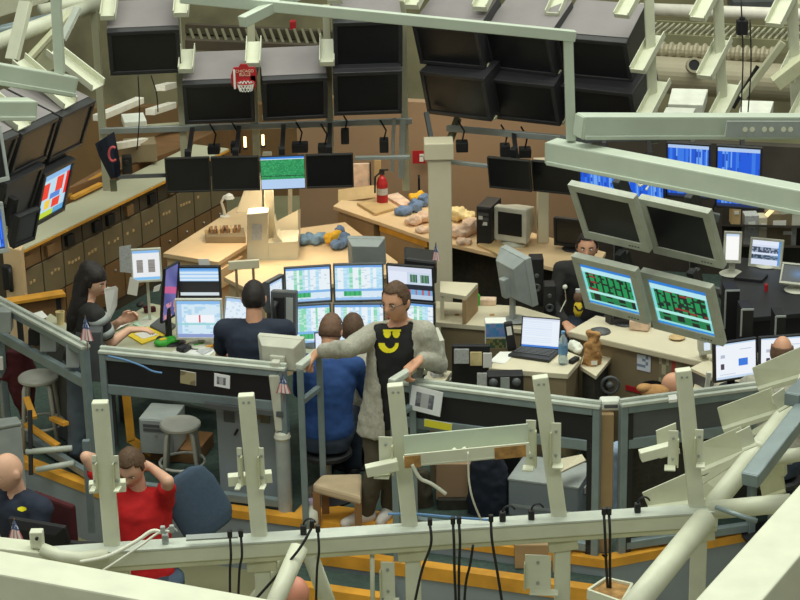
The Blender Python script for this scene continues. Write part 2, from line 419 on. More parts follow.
PL = W(100, 352, z=1.07); PL2 = W(286, 370, z=1.07); PR = W(391, 382, z=1.07); PR2 = W(601, 408, z=1.07)
railB = railing('grey framed railing panel with black band left of the step opening, round stool behind', PL, PL2)
railC = railing('grey framed railing panel with black band and pinned photo, right of the step opening', PR, PR2, low=-.40, gasket=(1,))
railA = railing('diagonal grey railing panel with cream cap beside the woman in striped knit', W(-6, 300, z=1.07), W(86, 349, z=1.07), pane=False)
railD = railing('grey railing panel behind the slanting cream bracket plates', W(620, 406, z=1.07), W(760, 388, z=1.07), low=-.40, panel='mid_plastic', gasket=(0,))
# dark net curtain below railing D's band and its wooden end post
tp = thing('timber_post', 'tan upright timber post between two railing panels, white cap on top', 'post', W(607, 412, z=1.0) - Z3(1.4)); MB().bar(W(607, 412, z=1.0), W(607, 412, z=1.0) + Z3(-1.4), .085, .09).build('shaft', 'wood_side', tp, bevel=.005)
q = W(610, 409, z=1.0)
MB().box(q + Z3(.04), (.14, .1, .075)).build('cap_block', 'white_box', tp, bevel=.02); MB().box(q + Vector((0, -.05, .04)), (.09, .01, .025)).build('cap_slot', 'mid_plastic', tp, bevel=.004)
# step handrails: two ladder-shaped frames either side of the opening
def handrail(label, f0, f1, zb, hand=True):
    r = thing('handrail', label, 'handrail', (f0.x, f0.y, zb))
    A = Vector((f0.x, f0.y, 0)); B = Vector((f1.x, f1.y, 0))
    ht = f0.z; MB().bar(A + Z3(zb), A + Z3(ht), .045, .045).build('front_post', 'rail_grey', r, bevel=.006)
    MB().bar(B + Z3(zb), B + Z3(ht), .045, .045).build('rear_post', 'rail_grey', r, bevel=.006)
    d = (B - A).normalized() * .022
    MB().bar(A - d + Z3(ht + .02), B + d + Z3(ht + .02), .055, .045).build('top_bar', 'rail_light', r, bevel=.01)
    MB().bar(A + d + Z3(ht - .24), B - d + Z3(ht - .24), .04, .04).build('cross_bar', 'rail_grey', r, bevel=.006)
    return r
HL0, HL1 = W(300, 369, d=12.66), W(319, 356, d=12.92)
handrail('ladder shaped grey handrail held by the outstretched arm of the man in cardigan', HL0, HL1, -.12)
HR0, HR1 = W(393, 384, d=12.32), W(412, 370, d=12.52)
handrail('grey handrail under the bent arm of the man in cardigan', HR0, HR1, -.12)

# ================================================================== monitors, televisions and computers
def monitor(name, label, q, d, yaw=0, tilt=0, body='dark_plastic', show=None, bez=.022, depth=.055, stand=None, group=None, asp=1.3, dy=14, dt=12, cat='monitor', res=(56, 44), back=True, hang=False, buttons=False, at=None, hook=None, neckw=.05):
    c, w_, h_, ya, ti = at if at else fit(q, d, yaw, tilt, asp, dy, dt)
    M = Matrix.Translation(c) @ frame(ya, ti).to_4x4()
    base = Vector((c.x, c.y, stand if stand is not None else c.z - h_ / 2))
    r = thing(name, label, cat, base, group)
    # local: x right, y back, z up; front plane y = 0
    hs = MB(M); hs.frustum((0, 0, 0), w_, h_, w_, h_, .002, depth * .55); hs.frustum((0, 0, 0), w_ * .98, h_ * .98, w_ * .7, h_ * .66, depth * .55, depth * 1.6)
    hs.build('housing', body, r, bevel=.004)
    f = MB(M)
    for (x, z, a, b) in ((0, h_ / 2 - bez / 2, w_, bez), (0, -h_ / 2 + bez * .65, w_, bez * 1.3), (-w_ / 2 + bez / 2, 0, bez, h_ - 2.3 * bez), (w_ / 2 - bez / 2, 0, bez, h_ - 2.3 * bez)):
        f.box((x, -.004, z + (bez * .15 if a == bez else 0)), (a, .016, b))
    f.build('bezel', body, r, bevel=.003)
    sw, sh = w_ - 2 * bez, h_ - 2.3 * bez; zo = bez * .15
    u = M.to_3x3() @ Vector((1, 0, 0)); v = M.to_3x3() @ Vector((0, 0, 1)); n = M.to_3x3() @ Vector((0, -1, 0))
    sc_ = c + v * zo + n * .002
    if show: grid('screen', sc_, u * sw, v * sh, *res, show, 'lit_screen', r)
    else: MB(M).box((0, 0, zo), (sw, .006, sh)).build('screen', 'glass_black', r)
    if buttons:
        b = MB(M)
        for k in range(4): b.box((w_ * .22 + k * .022, -.013, -h_ / 2 + bez * .6), (.012, .004, .008))
        b.build('button_row', 'mid_plastic', r)
    if stand is not None:
        p = c + (-n) * (depth * 1.1) - v * (h_ * .15); foot = Vector((p.x, p.y, stand))
        MB().bar(p, foot + Z3(.01), neckw, .03, -n).build('neck', body, r, bevel=.005)
        back_ = Vector((-n.x, -n.y, 0)).normalized()
        fr = frame(ya)
        MB(Matrix.Translation(foot + Z3(.009) - back_ * .03) @ fr.to_4x4()).lathe((0, 0, -.009), [(.09, 0), (.1, .006), (.085, .016), (.03, .02)], 20).build('base', body, r, smooth=False)
    if hang:
        p = c - n * (depth * 1.6)
        m = MB(M); m.box((0, depth * 1.6 + .015, 0), (.1, .03, .1)); m.box((0, depth * 1.6 + .06, .06), (.05, .06, .22)); m.build('mount_bracket', 'dark_plastic', r, bevel=.004)
        top = M @ Vector((0, depth * 1.6 + .11, h_ * .3)); MB().bar(M @ Vector((0, depth * 1.6 + .11, -.05)), top, .04, .04).build('mount_pole', 'dark_plastic', r)
        if hook is not None:
            fr_ = (top.x - hook[0].x) / (hook[1].x - hook[0].x); e_ = hook[0] + (hook[1] - hook[0]) * fr_; MB().bar(top, e_, .035, .035).build('mount_arm', 'dark_plastic', r)
    return r, c, w_, h_, M
def crt(label, q, d, yaw=0, tilt=24, show=None, group='black televisions hung on the monitor ring', asp=1.55, deep=.5, dy=8, dt=6, cover=True):
    c, w_, h_, ya, ti = fit(q, d, yaw, tilt, asp, dy, dt)
    M = Matrix.Translation(c) @ frame(ya, ti).to_4x4()
    r = thing('hanging_television', label, 'television', c - Z3(h_ / 2), group)
    MB(M).frustum((0, 0, 0), w_ * .99, h_ * .985, w_ * .97, h_ * .93, .045, deep).build('housing', 'tv_black', r, bevel=.006)
    if cover: MB(M).prism([(-w_ * .495, .05, h_ * .493), (w_ * .495, .05, h_ * .493), (w_ * .485, deep, h_ * .468), (-w_ * .485, deep, h_ * .468)], (0, 0, .006)).build('top_cover', 'tv_shell', r)
    bz = .034; f = MB(M)
    for (x, z, a, b) in ((0, h_ / 2 - bz / 2, w_, bz), (0, -h_ / 2 + bz / 2, w_, bz), (-w_ / 2 + bz / 2, 0, bz, h_ - 2 * bz), (w_ / 2 - bz / 2, 0, bz, h_ - 2 * bz)):
        f.box((x, .015, z), (a, .06, b))
    f.build('bezel', 'tv_black', r, bevel=.005)
    u = M.to_3x3() @ Vector((1, 0, 0)); v = M.to_3x3() @ Vector((0, 0, 1)); n = M.to_3x3() @ Vector((0, -1, 0))
    if show: grid('screen', c - n * .0, u * (w_ - 2 * bz), v * (h_ - 2 * bz), 48, 40, show, 'lit_screen', r)
    else: MB(M).box((0, .012, 0), (w_ - 2 * bz, .03, h_ - 2 * bz)).build('screen', 'glass_black', r)
    MB(M).box((0, .0, h_ / 2 - bz * .5), (.03, .004, .006)).build('badge', 'grey_plastic', r)
    for s in (-1, 1):
        MB(M).box((s * (w_ / 2 - .02), .06, -h_ / 2 - .008), (.05, .05, .018)).build('clip', 'cream_dark', r)
    return r, c, w_, h_, M

# ================================================================== far monitor ring
V3 = lambda *a: Vector(a)
LG = 'black televisions in the far monitor ring'
FD = 16.0
far = [
 ('black television alone in the upper row, pale channel brackets at both sides', [(108, 31), (180, 29), (181, 72), (109, 75)], 0, FD),
 ('black television left of the small red basketball hoop', [(183, 84), (254, 81), (255, 121), (184, 124)], 0, FD),
 ('black television right of the small red basketball hoop', [(262, 80), (327, 76), (328, 117), (263, 121)], 0, FD),
 ('upper black television of the pair beside the straight row, two stacked', [(333, 22), (402, 20), (403, 65), (334, 69)], -3, FD),
 ('lower black television of the pair beside the straight row, two stacked', [(333, 72), (402, 70), (402, 112), (334, 116)], -3, FD),
 ('upper black television next to the gap above the pillar', [(413, 24), (476, 29), (487, 69), (420, 63)], -22, FD),
 ('lower black television next to the gap above the pillar', [(420, 70), (484, 78), (493, 121), (428, 113)], -22, FD),
 ('upper black television in the middle of the angled six', [(483, 30), (548, 36), (557, 76), (492, 69)], -22, FD - .1),
 ('lower black television in the middle of the angled six', [(490, 78), (553, 85), (562, 124), (498, 120)], -22, FD - .1),
 ('upper black television at the bare bracket end of the angled six', [(555, 36), (626, 42), (634, 82), (563, 76)], -22, FD - .25),
 ('lower black television at the bare bracket end of the angled six', [(561, 86), (632, 92), (640, 136), (569, 126)], -22, FD - .25)]
TV = []
for lb, q, ya, d in far:
    TV.append(crt(lb, q, d, ya, group=LG, cover='lower' not in lb))
left = [
 ('upper television of the diagonal left bank nearest the railing', [(-22, 150), (18, 133), (3, 178), (-38, 196)], 13.1, None),
 ('upper television in the middle of the diagonal left bank', [(22, 132), (58, 117), (44, 160), (8, 176)], 13.6, None),
 ('upper television at the banner end of the diagonal left bank', [(62, 115), (95, 100), (80, 146), (46, 162)], 14.1, None),
 ('lower dark television of the diagonal left bank', [(6, 181), (43, 166), (29, 213), (-8, 230)], 13.55, None),
 ('television showing a red and pale blue page in the left bank', [(44, 172), (76, 158), (61, 214), (33, 224)], 14.0, s_news)]
for lb, q, d, sh in left:
    TV.append(crt(lb, q, d, 58, 20, show=sh, group='televisions in the left diagonal bank', asp=1.45, dy=10, dt=10, deep=.45 if sh is None else .3, cover='upper' in lb))
monitor('hanging_monitor', 'small dark flat monitor below the lit television of the left bank', [(18, 217), (41, 207), (33, 239), (12, 249)], 13.3, 45, 12, show=None, hang=True, asp=1.25)
# edges of two pale monitors cut by the frame on the left
monitor('hanging_monitor', 'pale framed monitor seen edge on beside the left bank', [(-38, 128), (1, 130), (10, 184), (-30, 186)], 12.2, 30, 5, 'grey_plastic', hang=True, asp=1.2)
monitor('hanging_monitor', 'pale framed blue lit monitor seen edge on above the railing', [(-38, 204), (1, 206), (11, 254), (-30, 256)], 12.2, 30, 5, 'grey_plastic', s_blue(4), hang=True, asp=1.2)

# second row of slim black monitors below the ring
for k, (q, sh, lb) in enumerate([
   ([(165, 158), (210, 157), (211, 191), (166, 193)], None, 'slim black monitor at the counter end of the hanging row'),
   ([(211, 157), (259, 156), (260, 190), (212, 191)], None, 'slim black monitor touching the green lit one'),
   ([(260, 157), (305, 155), (305, 188), (261, 190)], s_green_table, 'slim hanging monitor showing a green table on pale blue'),
   ([(306, 155), (353, 153), (354, 187), (306, 188)], None, 'slim black monitor next to the pale notice board')]):
    monitor('hanging_monitor', lb, q, 15.8, 0, 8, 'tv_matte', sh, bez=.004 if sh else .012, depth=.04, hang=True, hook=(W(100, 131, d=16.4), W(412, 121, d=16.4)), asp=1.35, group='slim monitors in the hanging row', dy=4, dt=4)
for k, (q, lb) in enumerate([([(486, 157), (528, 160), (534, 191), (491, 188)], 'slim dark monitor of the hanging pair next to the pillar'), ([(530, 160), (580, 165), (588, 196), (535, 191)], 'slim dark monitor of the hanging pair behind the pale beam')]):
    monitor('hanging_monitor', lb, q, 15.6, -22, 8, 'tv_matte', None, bez=.012, depth=.04, hang=True, hook=(W(447, 128, d=16.3), W(592, 141, d=15.8)), asp=1.35, dy=6, dt=4)

# ring frame: posts and rails
def rod(name, label, a, b, w_, h_, m='dark_olive', cat='post', group=None, bevel=.004):
    return simple(name, MB().bar(a, b, w_, h_), m, label, cat, group, bevel=bevel)
for x, y0, y1, lb in ((107, 5, 190, 'beside the lone upper television'), (185, 10, 160, 'left of the hoop'), (257, 20, 160, 'right of the hoop'), (331, 5, 160, 'beside the stacked pair'), (406, 0, 190, 'at the gap above the pillar')):
    a = W(x, y1, d=16.45); b = Vector((a.x, a.y, W(x, y0, d=16.45).z))
    rod('ring_post', 'olive steel upright of the far monitor ring ' + lb, a, b, .06, .06, 'counter_grey', group='uprights of the far ring')
for k, (x0, y0, x1, y1, d0, d1, lb) in enumerate(((100, 131, 412, 121, 16.4, 16.4, 'under the straight row of televisions'), (447, 128, 592, 141, 16.3, 15.8, 'under the angled televisions'), (355, 158, 410, 157, 16.0, 16.0, 'beside the notice board'), (432, 160, 488, 166, 16.0, 15.8, 'from the pillar to the dark monitor pair'))):
    rod('ring_rail', 'thin steel rail ' + lb, W(x0, y0, d=d0), W(x1, y1, d=d1), .04, .05 if k < 2 else .03, 'steel', 'rail')
rod('ring_post', 'sloping dark steel strut between the pillar and the angled televisions', W(426, 112, d=16.1), W(437, 168, d=15.9), .035, .035, 'mid_plastic', 'strut')
rod('ring_post', 'dark slanted strut crossing in front of the warm wall', W(458, 118, d=16.4), W(440, 168, d=16.2), .05, .05, 'dark_olive', 'strut')
rod('ring_post', 'galvanised perforated upright left of the fire sign', W(403, 118, d=16.3), W(401, 178, d=16.3), .05, .03, 'steel', 'upright')
rod('ring_post', 'second galvanised upright beside the perforated one', W(394, 118, d=16.3), W(392, 172, d=16.3), .03, .03, 'steel', 'upright')

# U channels that hold the televisions
def channel(name, label, p, yaw, tilt, length, w_=.13, lip=.07, t=.008, group=None, m='cream', spin=0):
    """U channel with its front lower end at p, running back and up"""
    M = Matrix.Translation(p) @ frame(yaw, tilt, spin).to_4x4()
    b = MB(M); b.box((0, length / 2, 0), (w_, length, t)); b.box((-w_ / 2, length / 2, lip / 2 - t / 2), (t, length, lip)); b.box((w_ / 2, length / 2, lip / 2 - t / 2), (t, length, lip))
    b.box((0, t / 2, lip * .3), (w_, t, lip * .6))
    return simple(name, b, m, label, 'bracket', group, bevel=.002)
CG = 'cream channel brackets of the far ring'
for x, y, ya, ln, lb in ((108, 20, 0, .55, 'beside the lone upper television'), (181, 17, 0, .55, 'between the lone television and the empty slot'), (186, 73, 0, .3, 'left of the hooped television'), (253, 67, 0, .32, 'right behind the red hoop'), (327, 66, 0, .34, 'next to the stacked pair'),
                     (412, 9, -22, .4, 'above the gap over the pillar'), (480, 11, -22, .4, 'in the middle of the angled televisions'), (553, 17, -22, .45, 'above the end of the angled televisions'), (335, 4, 0, .3, 'above the stacked pair')):
    channel('channel_bracket', 'cream U channel bracket ' + lb, W(x, y, d=FD - .05), ya, 26, ln, .115, group=CG)
# bare brackets at the right of the ring, on their posts
for k, (px, d) in enumerate(((651, 15.4), (720, 14.9), (794, 14.4))):
    where = ('beside the television end', 'in the middle of the bare ring', 'at the far end of the bare ring')[k]
    a = W(px + 3, 143 if k == 0 else 122, d=d + .1); b = W(px - 3, -25, d=d + .1)
    rod('bracket_post', 'cream upright of the bare ring ' + where, a, b, .075, .05, 'cream', 'upright', 'uprights of the bare ring')
    for j, (x, y, ln) in enumerate((((622, 18, .45), (638, 73, .42), (645, 118, .4)), ((698, 21, .45), (705, 79, .42), (716, 122, .4)), ((774, 27, .5), (786, 82, .42), (797, 122, .4)))[k]):
        channel('channel_bracket', ('top', 'middle', 'lower')[j] + ' empty cream U channel bracket ' + where, W(x, y, d=d - .12), -32, 32, ln, .12, .06, group='empty brackets of the bare ring')
# cream channels on the left bank
for x0, y0, x1, y1, d, lb in ((70, 106, 18, 62, 14.0, 'long'), (98, 88, 52, 52, 14.4, 'wide'), (24, 128, -20, 92, 13.4, 'short')):
    a = W(x0, y0, d=d); b = W(x1, y1, d=d + .25); t = (b - a).normalized(); n = t.cross(Vector((.5, -.6, .6))).normalized(); o = n.cross(t)
    m = MB().bar(a, b, .12, .01, o).bar(a + n * .06 + o * .03, b + n * .06 + o * .03, .01, .06, o).bar(a - n * .06 + o * .03, b - n * .06 + o * .03, .01, .06, o)
    simple('channel_bracket', m, 'cream', lb + ' sloping cream channel lying over the left bank of televisions', 'bracket', bevel=.002)

# mini basketball hoop on the ring post
def text_mesh(body, size, M, depth=.002):
    cu = bpy.data.curves.new('t', 'FONT'); cu.body = body; cu.size = size; cu.align_x = 'CENTER'; cu.align_y = 'CENTER'; cu.extrude = depth
    o = bpy.data.objects.new('t', cu); COL.objects.link(o)
    dg = bpy.context.evaluated_depsgraph_get(); me = bpy.data.meshes.new_from_object(o.evaluated_get(dg))
    X = Matrix(((1, 0, 0, 0), (0, 0, -1, 0), (0, 1, 0, 0), (0, 0, 0, 1)))
    m = MB(M @ X); m.add([v.co.copy() for v in me.vertices], [tuple(p.vertices) for p in me.polygons])
    bpy.data.objects.remove(o); bpy.data.curves.remove(cu); bpy.data.meshes.remove(me)
    return m
hc = W(243, 79, d=15.7); k = mpp(hc)
hoop = thing('mini_basketball_hoop', 'small red toy basketball hoop with white net on the television ring', 'hoop', hc - Z3(.12))
HM = Matrix.Translation(hc)
MB(HM).prism([(-12 * k, .0, 4 * k), (-9 * k, 0, 12 * k), (12 * k, 0, 12 * k), (14 * k, 0, 6 * k), (12 * k, 0, -10 * k), (-9 * k, 0, -10 * k), (-12 * k, 0, -5 * k)], (0, .02, 0)).build('backboard', 'red', hoop, bevel=.003)
MB(HM).box((-8.5 * k, -.003, 0), (2 * k, .006, 20 * k)).build('white_stripe', 'paper', hoop)
text_mesh('CHICAGO', 4 * k, HM @ Matrix.Translation((2 * k, -.003, 8 * k))).build('lettering', 'cloth_pink', hoop)
text_mesh('BULLS', 4.2 * k, HM @ Matrix.Translation((2 * k, -.003, 4.4 * k))).build('lettering', 'cloth_pink', hoop)
MB(HM).prism([(-4 * k, 0, 12 * k), (6 * k, 0, 12 * k), (4 * k, 0, 15 * k), (-2 * k, 0, 15 * k)], (0, .02, 0)).build('top_tab', 'red', hoop)
rim = [Vector((3 * k + 8.5 * k * math.cos(a), -8.5 * k + 8.5 * k * math.sin(a), -1.5 * k)) for a in [i * math.pi / 12 for i in range(25)]]
MB(HM).tube(rim, .005, 6).build('rim', 'red', hoop, smooth=True)
net = MB(HM)
for i in range(14):
    a = 2 * math.pi * i / 14
    for s in (1, -1):
        p = [Vector((3 * k + (8.5 - 2.2 * j / 3) * k * math.cos(a + s * .22 * j), -8.5 * k + (8.5 - 2.2 * j / 3) * k * math.sin(a + s * .22 * j), (-1.5 - 2.8 * j) * k)) for j in range(4)]
        net.tube(p, .004, 5)
net.build('net', 'paper', hoop)
MB(HM).box((10 * k, .2, 0), (.04, .4, .05)).build('mount', 'dark_plastic', hoop)

# navy pennant on its arm
bc = W(111, 155, d=15.4); k = mpp(bc)
ban = thing('navy_pennant', 'dark navy cloth pennant with red letter hung by the left counter', 'pennant', bc - Z3(.25))
P = lambda x, y, dd=0: W(x, y, d=15.4 + dd)
m = MB(); prof = [((95, 144), (114, 132)), ((99, 156), (116, 142)), ((104, 166), (118, 152)), ((109, 176), (120, 164)), ((111, 179), (120, 176))]
rows = [[P(a[0] + (b[0] - a[0]) * t, a[1] + (b[1] - a[1]) * t, .06 * math.sin(t * 7 + i)) for t in (0, .2, .4, .6, .8, 1)] for i, (a, b) in enumerate(prof)]
vs = [p for r_ in rows for p in r_]; vs += [p + Vector((0, .015, 0)) for p in vs]; n_ = 30
fs = [(i * 6 + j, i * 6 + j + 1, i * 6 + j + 7, i * 6 + j + 6) for i in range(4) for j in range(5)]
fs += [tuple(x + n_ for x in f[::-1]) for f in fs]
m.add(vs, fs).build('cloth', 'navy_cloth', ban, smooth=True)
arc = [P(113 + 4.2 * math.cos(a), 154 + 7 * math.sin(a), -.12) for a in [rad(50 + i * 12) for i in range(22)]]
MB().tube(arc, .010, 6).build('letter_c', mat('letter_red', 'c9555a', .7), ban)
MB().bar(W(117, 177, d=15.45), W(172, 175, d=15.9), .025, .03).build('support_arm', 'mid_plastic', ban); MB().bar(W(113, 180, d=15.45), W(114, 191, d=15.45), .05, .03).build('double_hanger', 'dark_olive', ban)

# ------------------------------------------------------------------ overhead sage beams in front
def beam(label, a, b, w_, h_, m='sage', name='overhead_beam', cat='beam', lip=True, up=(0, 0, 1), ext=2.2, ext2=0):
    a = Vector(a); b = Vector(b); t = (b - a).normalized(); a = a - t * ext; b = b + t * ext2
    r = thing(name, label, cat, (a + b) / 2 - Z3(h_ / 2))
    MB().bar(a, b, w_, h_, up).build('box_section', m, r, bevel=.008)
    if lip:
        MB().bar(a + Z3(-h_ / 2 + .012) + t * .01, b + Z3(-h_ / 2 + .012) - t * .01, w_ + .02, .022, up).build('bottom_lip', m, r, bevel=.004)
    MB().bar(b - t * .002, b + t * .006, w_ * .93, h_ * .9, up).build('end_cap', m, r, bevel=.003)
    return r
beam('sage overhead beam end with upright pole above the left bank', W(-70, 62, d=9.5), W(71, 86, d=10.0), .10, .105)
beam('short sage overhead beam end below the longer one on the left', W(-70, 109, d=9.4), W(32, 109, d=9.7), .10, .10)
rod('beam_pole', 'thin sage pole standing on the left overhead beam', W(60, 73, d=9.95), W(55, -20, d=9.95), .05, .05, 'sage', 'pole')
rod('frame_bar', 'long thin sage bar running across the top to the corner pole', W(180, -3, d=10.0), W(575, 36, d=10.3), .05, .055, 'sage', 'bar')
rod('frame_bar', 'vertical sage corner pole standing on the slanting beam', W(568, 34, d=10.3), W(571, 140, d=10.3), .05, .05, 'sage', 'pole')
rod('frame_bar', 'short diagonal sage bar crossing the long thin bar', W(242, 22, d=9.9), W(310, -12, d=10.3), .05, .055, 'sage', 'bar')
r = beam('level sage overhead beam with perforated dark end section', W(836, 126, d=10.8), W(579, 126, d=10.2), .1, .125)
g0, g1 = W(724, 126, d=10.44), W(836, 126, d=10.68)
MB().bar(g0 + Vector((0, -.06, 0)), g1 + Vector((0, -.06, 0)), .012, .085).build('perforated_plate', 'grey_plastic', r)
hm = MB()
for i in range(4):
    for s in (-3.5, 3.5):
        p = g0 + (g1 - g0) * ((746 + i * 19 + s - 724) / 112.0); hm.lathe(p + Vector((0, -.066, 0)), [(.014, 0), (.014, .006)], 10, Matrix.Rotation(rad(90), 3, 'X'))
hm.build('bolt_row', 'cream', r)
beam('slanting sage overhead beam in front of the cream monitors', W(840, 207, d=9.3), W(551, 151, d=10.35), .11, .125)

# four cream monitors on a pole
MGq = [([(568, 184), (634, 197), (650, 251), (586, 238)], None, 'upper cream monitor with dark screen at the pillar side of the cluster of four'),
       ([(637, 197), (708, 212), (725, 268), (656, 253)], None, 'upper cream monitor with dark screen at the outer side of the cluster of four'),
       ([(570, 255), (636, 270), (649, 324), (588, 308)], s_green(2), 'lower cream monitor with green table at the pillar side of the cluster'),
       ([(638, 271), (710, 286), (725, 345), (657, 329)], s_green(5), 'lower cream monitor with green table at the outer side of the cluster')]
for q, sh, lb in MGq:
    monitor('hanging_monitor', lb, q, 12.0, -25, 22, 'cluster_grey', sh, bez=.05, depth=.07, hang=True, asp=1.22, group='four cream monitors hung in a cluster', dy=16, dt=14, buttons=True)
for x, lb in ((608, 'pillar side'), (684, 'outer side')):
    f_ = W(x + 10, 250, d=12.35); r = thing('monitor_mast', 'black mast behind the cluster of cream monitors, ' + lb, 'mast', V3(f_.x, f_.y, W(x, 318, d=f_.y).z)); MB().bar(V3(f_.x, f_.y, W(x, 318, d=f_.y).z), V3(f_.x, f_.y, W(x, 172, d=f_.y).z), .05, .05).build('pole', 'dark_plastic', r)
    for yy in (214, 288): MB().bar(W(x - 20, yy - 8, d=12.3), W(x + 35, yy + 4, d=12.26), .04, .05).build('cross_arm', 'mid_plastic', r)
rod('ring_rail', 'thin steel rail carrying the blue striped monitors', W(560, 140, d=15.45), W(782, 134, d=15.45), .05, .05, 'mid_plastic', 'rail')
# blue lit monitors behind
for q, lb, s in (([(664, 142), (709, 144), (712, 200), (668, 197)], 'blue striped monitor next to the taller blue one', 1), ([(712, 145), (758, 147), (765, 213), (719, 205)], 'tall blue striped monitor at the boxes', 3), ([(622, 160), (662, 166), (668, 204), (628, 198)], 'blue lit monitor half hidden by cables above the cream cluster', 8), ([(577, 150), (618, 156), (624, 194), (580, 190)], 'blue lit monitor just over the pillar side cream monitor', 5)):
    monitor('hanging_monitor', lb, q, 15.2, -12, 6, 'tv_black', s_blue(s), bez=.015, hang=True, hook=(W(560, 140, d=15.45), W(782, 134, d=15.45)), asp=.95, dy=6, dt=6, group='blue striped monitors')

# ------------------------------------------------------------------ near monitor ring: beam, posts, brackets, struts
NA, NBm = W(38, 561, d=8.43), W(716, 516, d=8.75)
r = thing('ring_beam', 'long cream ring beam with black cable hooks across the pit front', 'beam', (NA + NBm) / 2 - Z3(.08))
MB().bar(NA, NBm, .085, .075).build('box_section', 'cream', r, bevel=.006)
MB().bar(NA + Z3(.042), NBm + Z3(.042), .1, .012).build('top_plate', 'rail_light', r, bevel=.003)
MB().bar(NA + Z3(-.05), NBm + Z3(-.05), .06, .036).build('lower_flange', 'cream_dark', r, bevel=.004)
MB().bar(W(186, 538, d=8.45), W(238, 535, d=8.47), .05, .008).build('label_plate', 'steel', r)
onb = lambda x: NA + (NBm - NA) * ((x - 38) / 678.0)
def ring_post(px0, py0, px1, lab, foot=True):
    b = onb(px1) + Vector((0, .03, .03)); a = W(px0, py0, d=b.y)
    r = thing('ring_upright', lab, 'post', Vector((b.x, b.y, HZ)), 'uprights on the near ring beam')
    MB().bar(b, a, .074, .05, (0, 1, 0)).build('upper_post', 'cream', r, bevel=.006)
    t = (a - b).normalized()
    if foot:
        MB().bar(b - t * .12, Vector((b.x + .02, b.y, HZ)), .075, .05, (0, 1, 0)).build('lower_post', 'cream', r, bevel=.006)
        MB().bar(b - t * .1, b - t * .16, .14, .08, (0, 1, 0)).build('collar_plate', 'cream_dark', r, bevel=.004)
    for s in (-.012, .012):
        MB().lathe(a - t * .03 + Vector((s, -.027, 0)), [(.006, 0), (.006, .006)], 8, Matrix.Rotation(rad(90), 3, 'X')).build('bolt', 'steel', r)
    return r, a, b
posts = {}
for key, x0, y0, x1, lb in (('p1', 100, 401, 110, 'cream post in front of the man in the red shirt'), ('p2', 246, 394, 255, 'cream post in front of the grey locker with photos'), ('p3', 395, 384, 405, 'cream post in front of the legs of the man in cardigan'), ('p4', 540, 376, 556, 'cream post in front of the silver computer case'), ('p5', 683, 369, 697, 'tall cream post among the slanting bracket plates')):
    posts[key] = ring_post(x0, y0, x1, lb)
# small wing brackets bolted on the posts
def wing(px, py, w_px, h_px, d, label, side=0, yaw=-8, deep=.06):
    """a bracket: side plate, foot plate and two bolts"""
    c = W(px, py, d=d); k = mpp(c); w_ = w_px * k; h_ = h_px * k
    M = Matrix.Translation(c) @ frame(yaw).to_4x4(); r = thing('wing_bracket', label, 'bracket', c - Z3(h_ / 2), 'wing brackets on the near posts')
    MB(M).box((0, 0, 0), (w_, .008, h_)).build('side_plate', 'cream', r, bevel=.002)
    MB(M).box((side * w_ * .25, -deep / 2, -h_ / 2), (w_ * 1.1, deep, .008)).build('foot_plate', 'cream', r, bevel=.002)
    MB(M).box((-side * w_ * .5, -deep * .25, -h_ * .1), (.008, deep * .5, h_ * .8)).build('gusset', 'cream_dark', r, bevel=.002)
    for s in (-.3, .3):
        MB(M).lathe((0, -.004, s * h_), [(.008, 0), (.006, .01)], 8, Matrix.Rotation(rad(90), 3, 'X')).build('bolt', 'steel', r)
for px, py, w_, h_, dd, lb in ((95, 471, 5, 34, .0, 'left of the red shirt post'), (117, 471, 5, 34, .0, 'right of the red shirt post'), (240, 466, 5, 40, .0, 'left of the locker post'), (262, 466, 5, 40, .0, 'right of the locker post'),
                           (386, 455, 14, 40, -.03, 'left of the cardigan man post'), (531, 443, 10, 50, .0, 'left of the silver case post'), (556, 443, 10, 44, .0, 'right of the silver case post'), (673, 448, 10, 38, -.03, 'left of the tall post'), (699, 446, 8, 36, -.03, 'right of the tall post'),
                           (538, 572, 26, 38, .0, 'low on the silver case post'), (388, 580, 14, 40, .0, 'low on the cardigan man post')):
    wing(px, py, w_, h_, onb(px).y + dd, 'cream wing bracket bolted ' + lb, side=-1 if 'left' in lb else 1)
for x0, y0, x1, y1, dd, lb in ((89, 487, 126, 485, .07, 'in front of the red shirt post'), (228, 480, 272, 476, .07, 'in front of the locker post'), (366, 471, 398, 464, -.08, 'by the cardigan man post'), (640, 456, 678, 446, .0, 'by the tall post')):
    key = 'p1' if 'red' in lb else 'p2' if 'locker' in lb else 'p3' if 'cardigan' in lb else 'p5'; MB().bar(W(x0, y0, d=onb(x0).y + dd), W(x1, y1, d=onb(x1).y + dd), .05, .05).build('bracket_foot', 'cream', posts[key][0], bevel=.004)
# wide channel shelf between two posts
ca, cb = W(404, 446, d=8.55), W(528, 434, d=8.62)
r = thing('channel_shelf', 'wide cream channel shelf with two rusty tape patches between posts', 'bracket', (ca + cb) / 2 - Z3(.08))
tb = (cb - ca).normalized()
MB().bar(ca + Z3(.0), cb + Z3(.0), .01, .105).build('back_plate', 'sage', r, bevel=.002)
MB().bar(ca + Vector((0, -.05, -.055)), cb + Vector((0, -.05, -.055)), .11, .008).build('floor_plate', 'cream', r, bevel=.002)
MB().bar(ca + Vector((0, -.1, -.03)), cb + Vector((0, -.1, -.03)), .008, .065).build('front_lip', 'cream', r, bevel=.002)
for f0, f1 in ((0.0, .13), (.72, .97)):
    p0 = ca + (cb - ca) * f0 + Vector((0, -.106, -.035)); p1 = ca + (cb - ca) * f1 + Vector((0, -.106, -.035))
    MB().bar(p0, p1, .004, .058).build('tape_patch', 'rust', r)
for f in (.40, .48):
    MB().ball(ca + (cb - ca) * f + Vector((0, -.09, -.005)), .012, 10, 8).build('white_knob', 'cable_white', r, smooth=True)

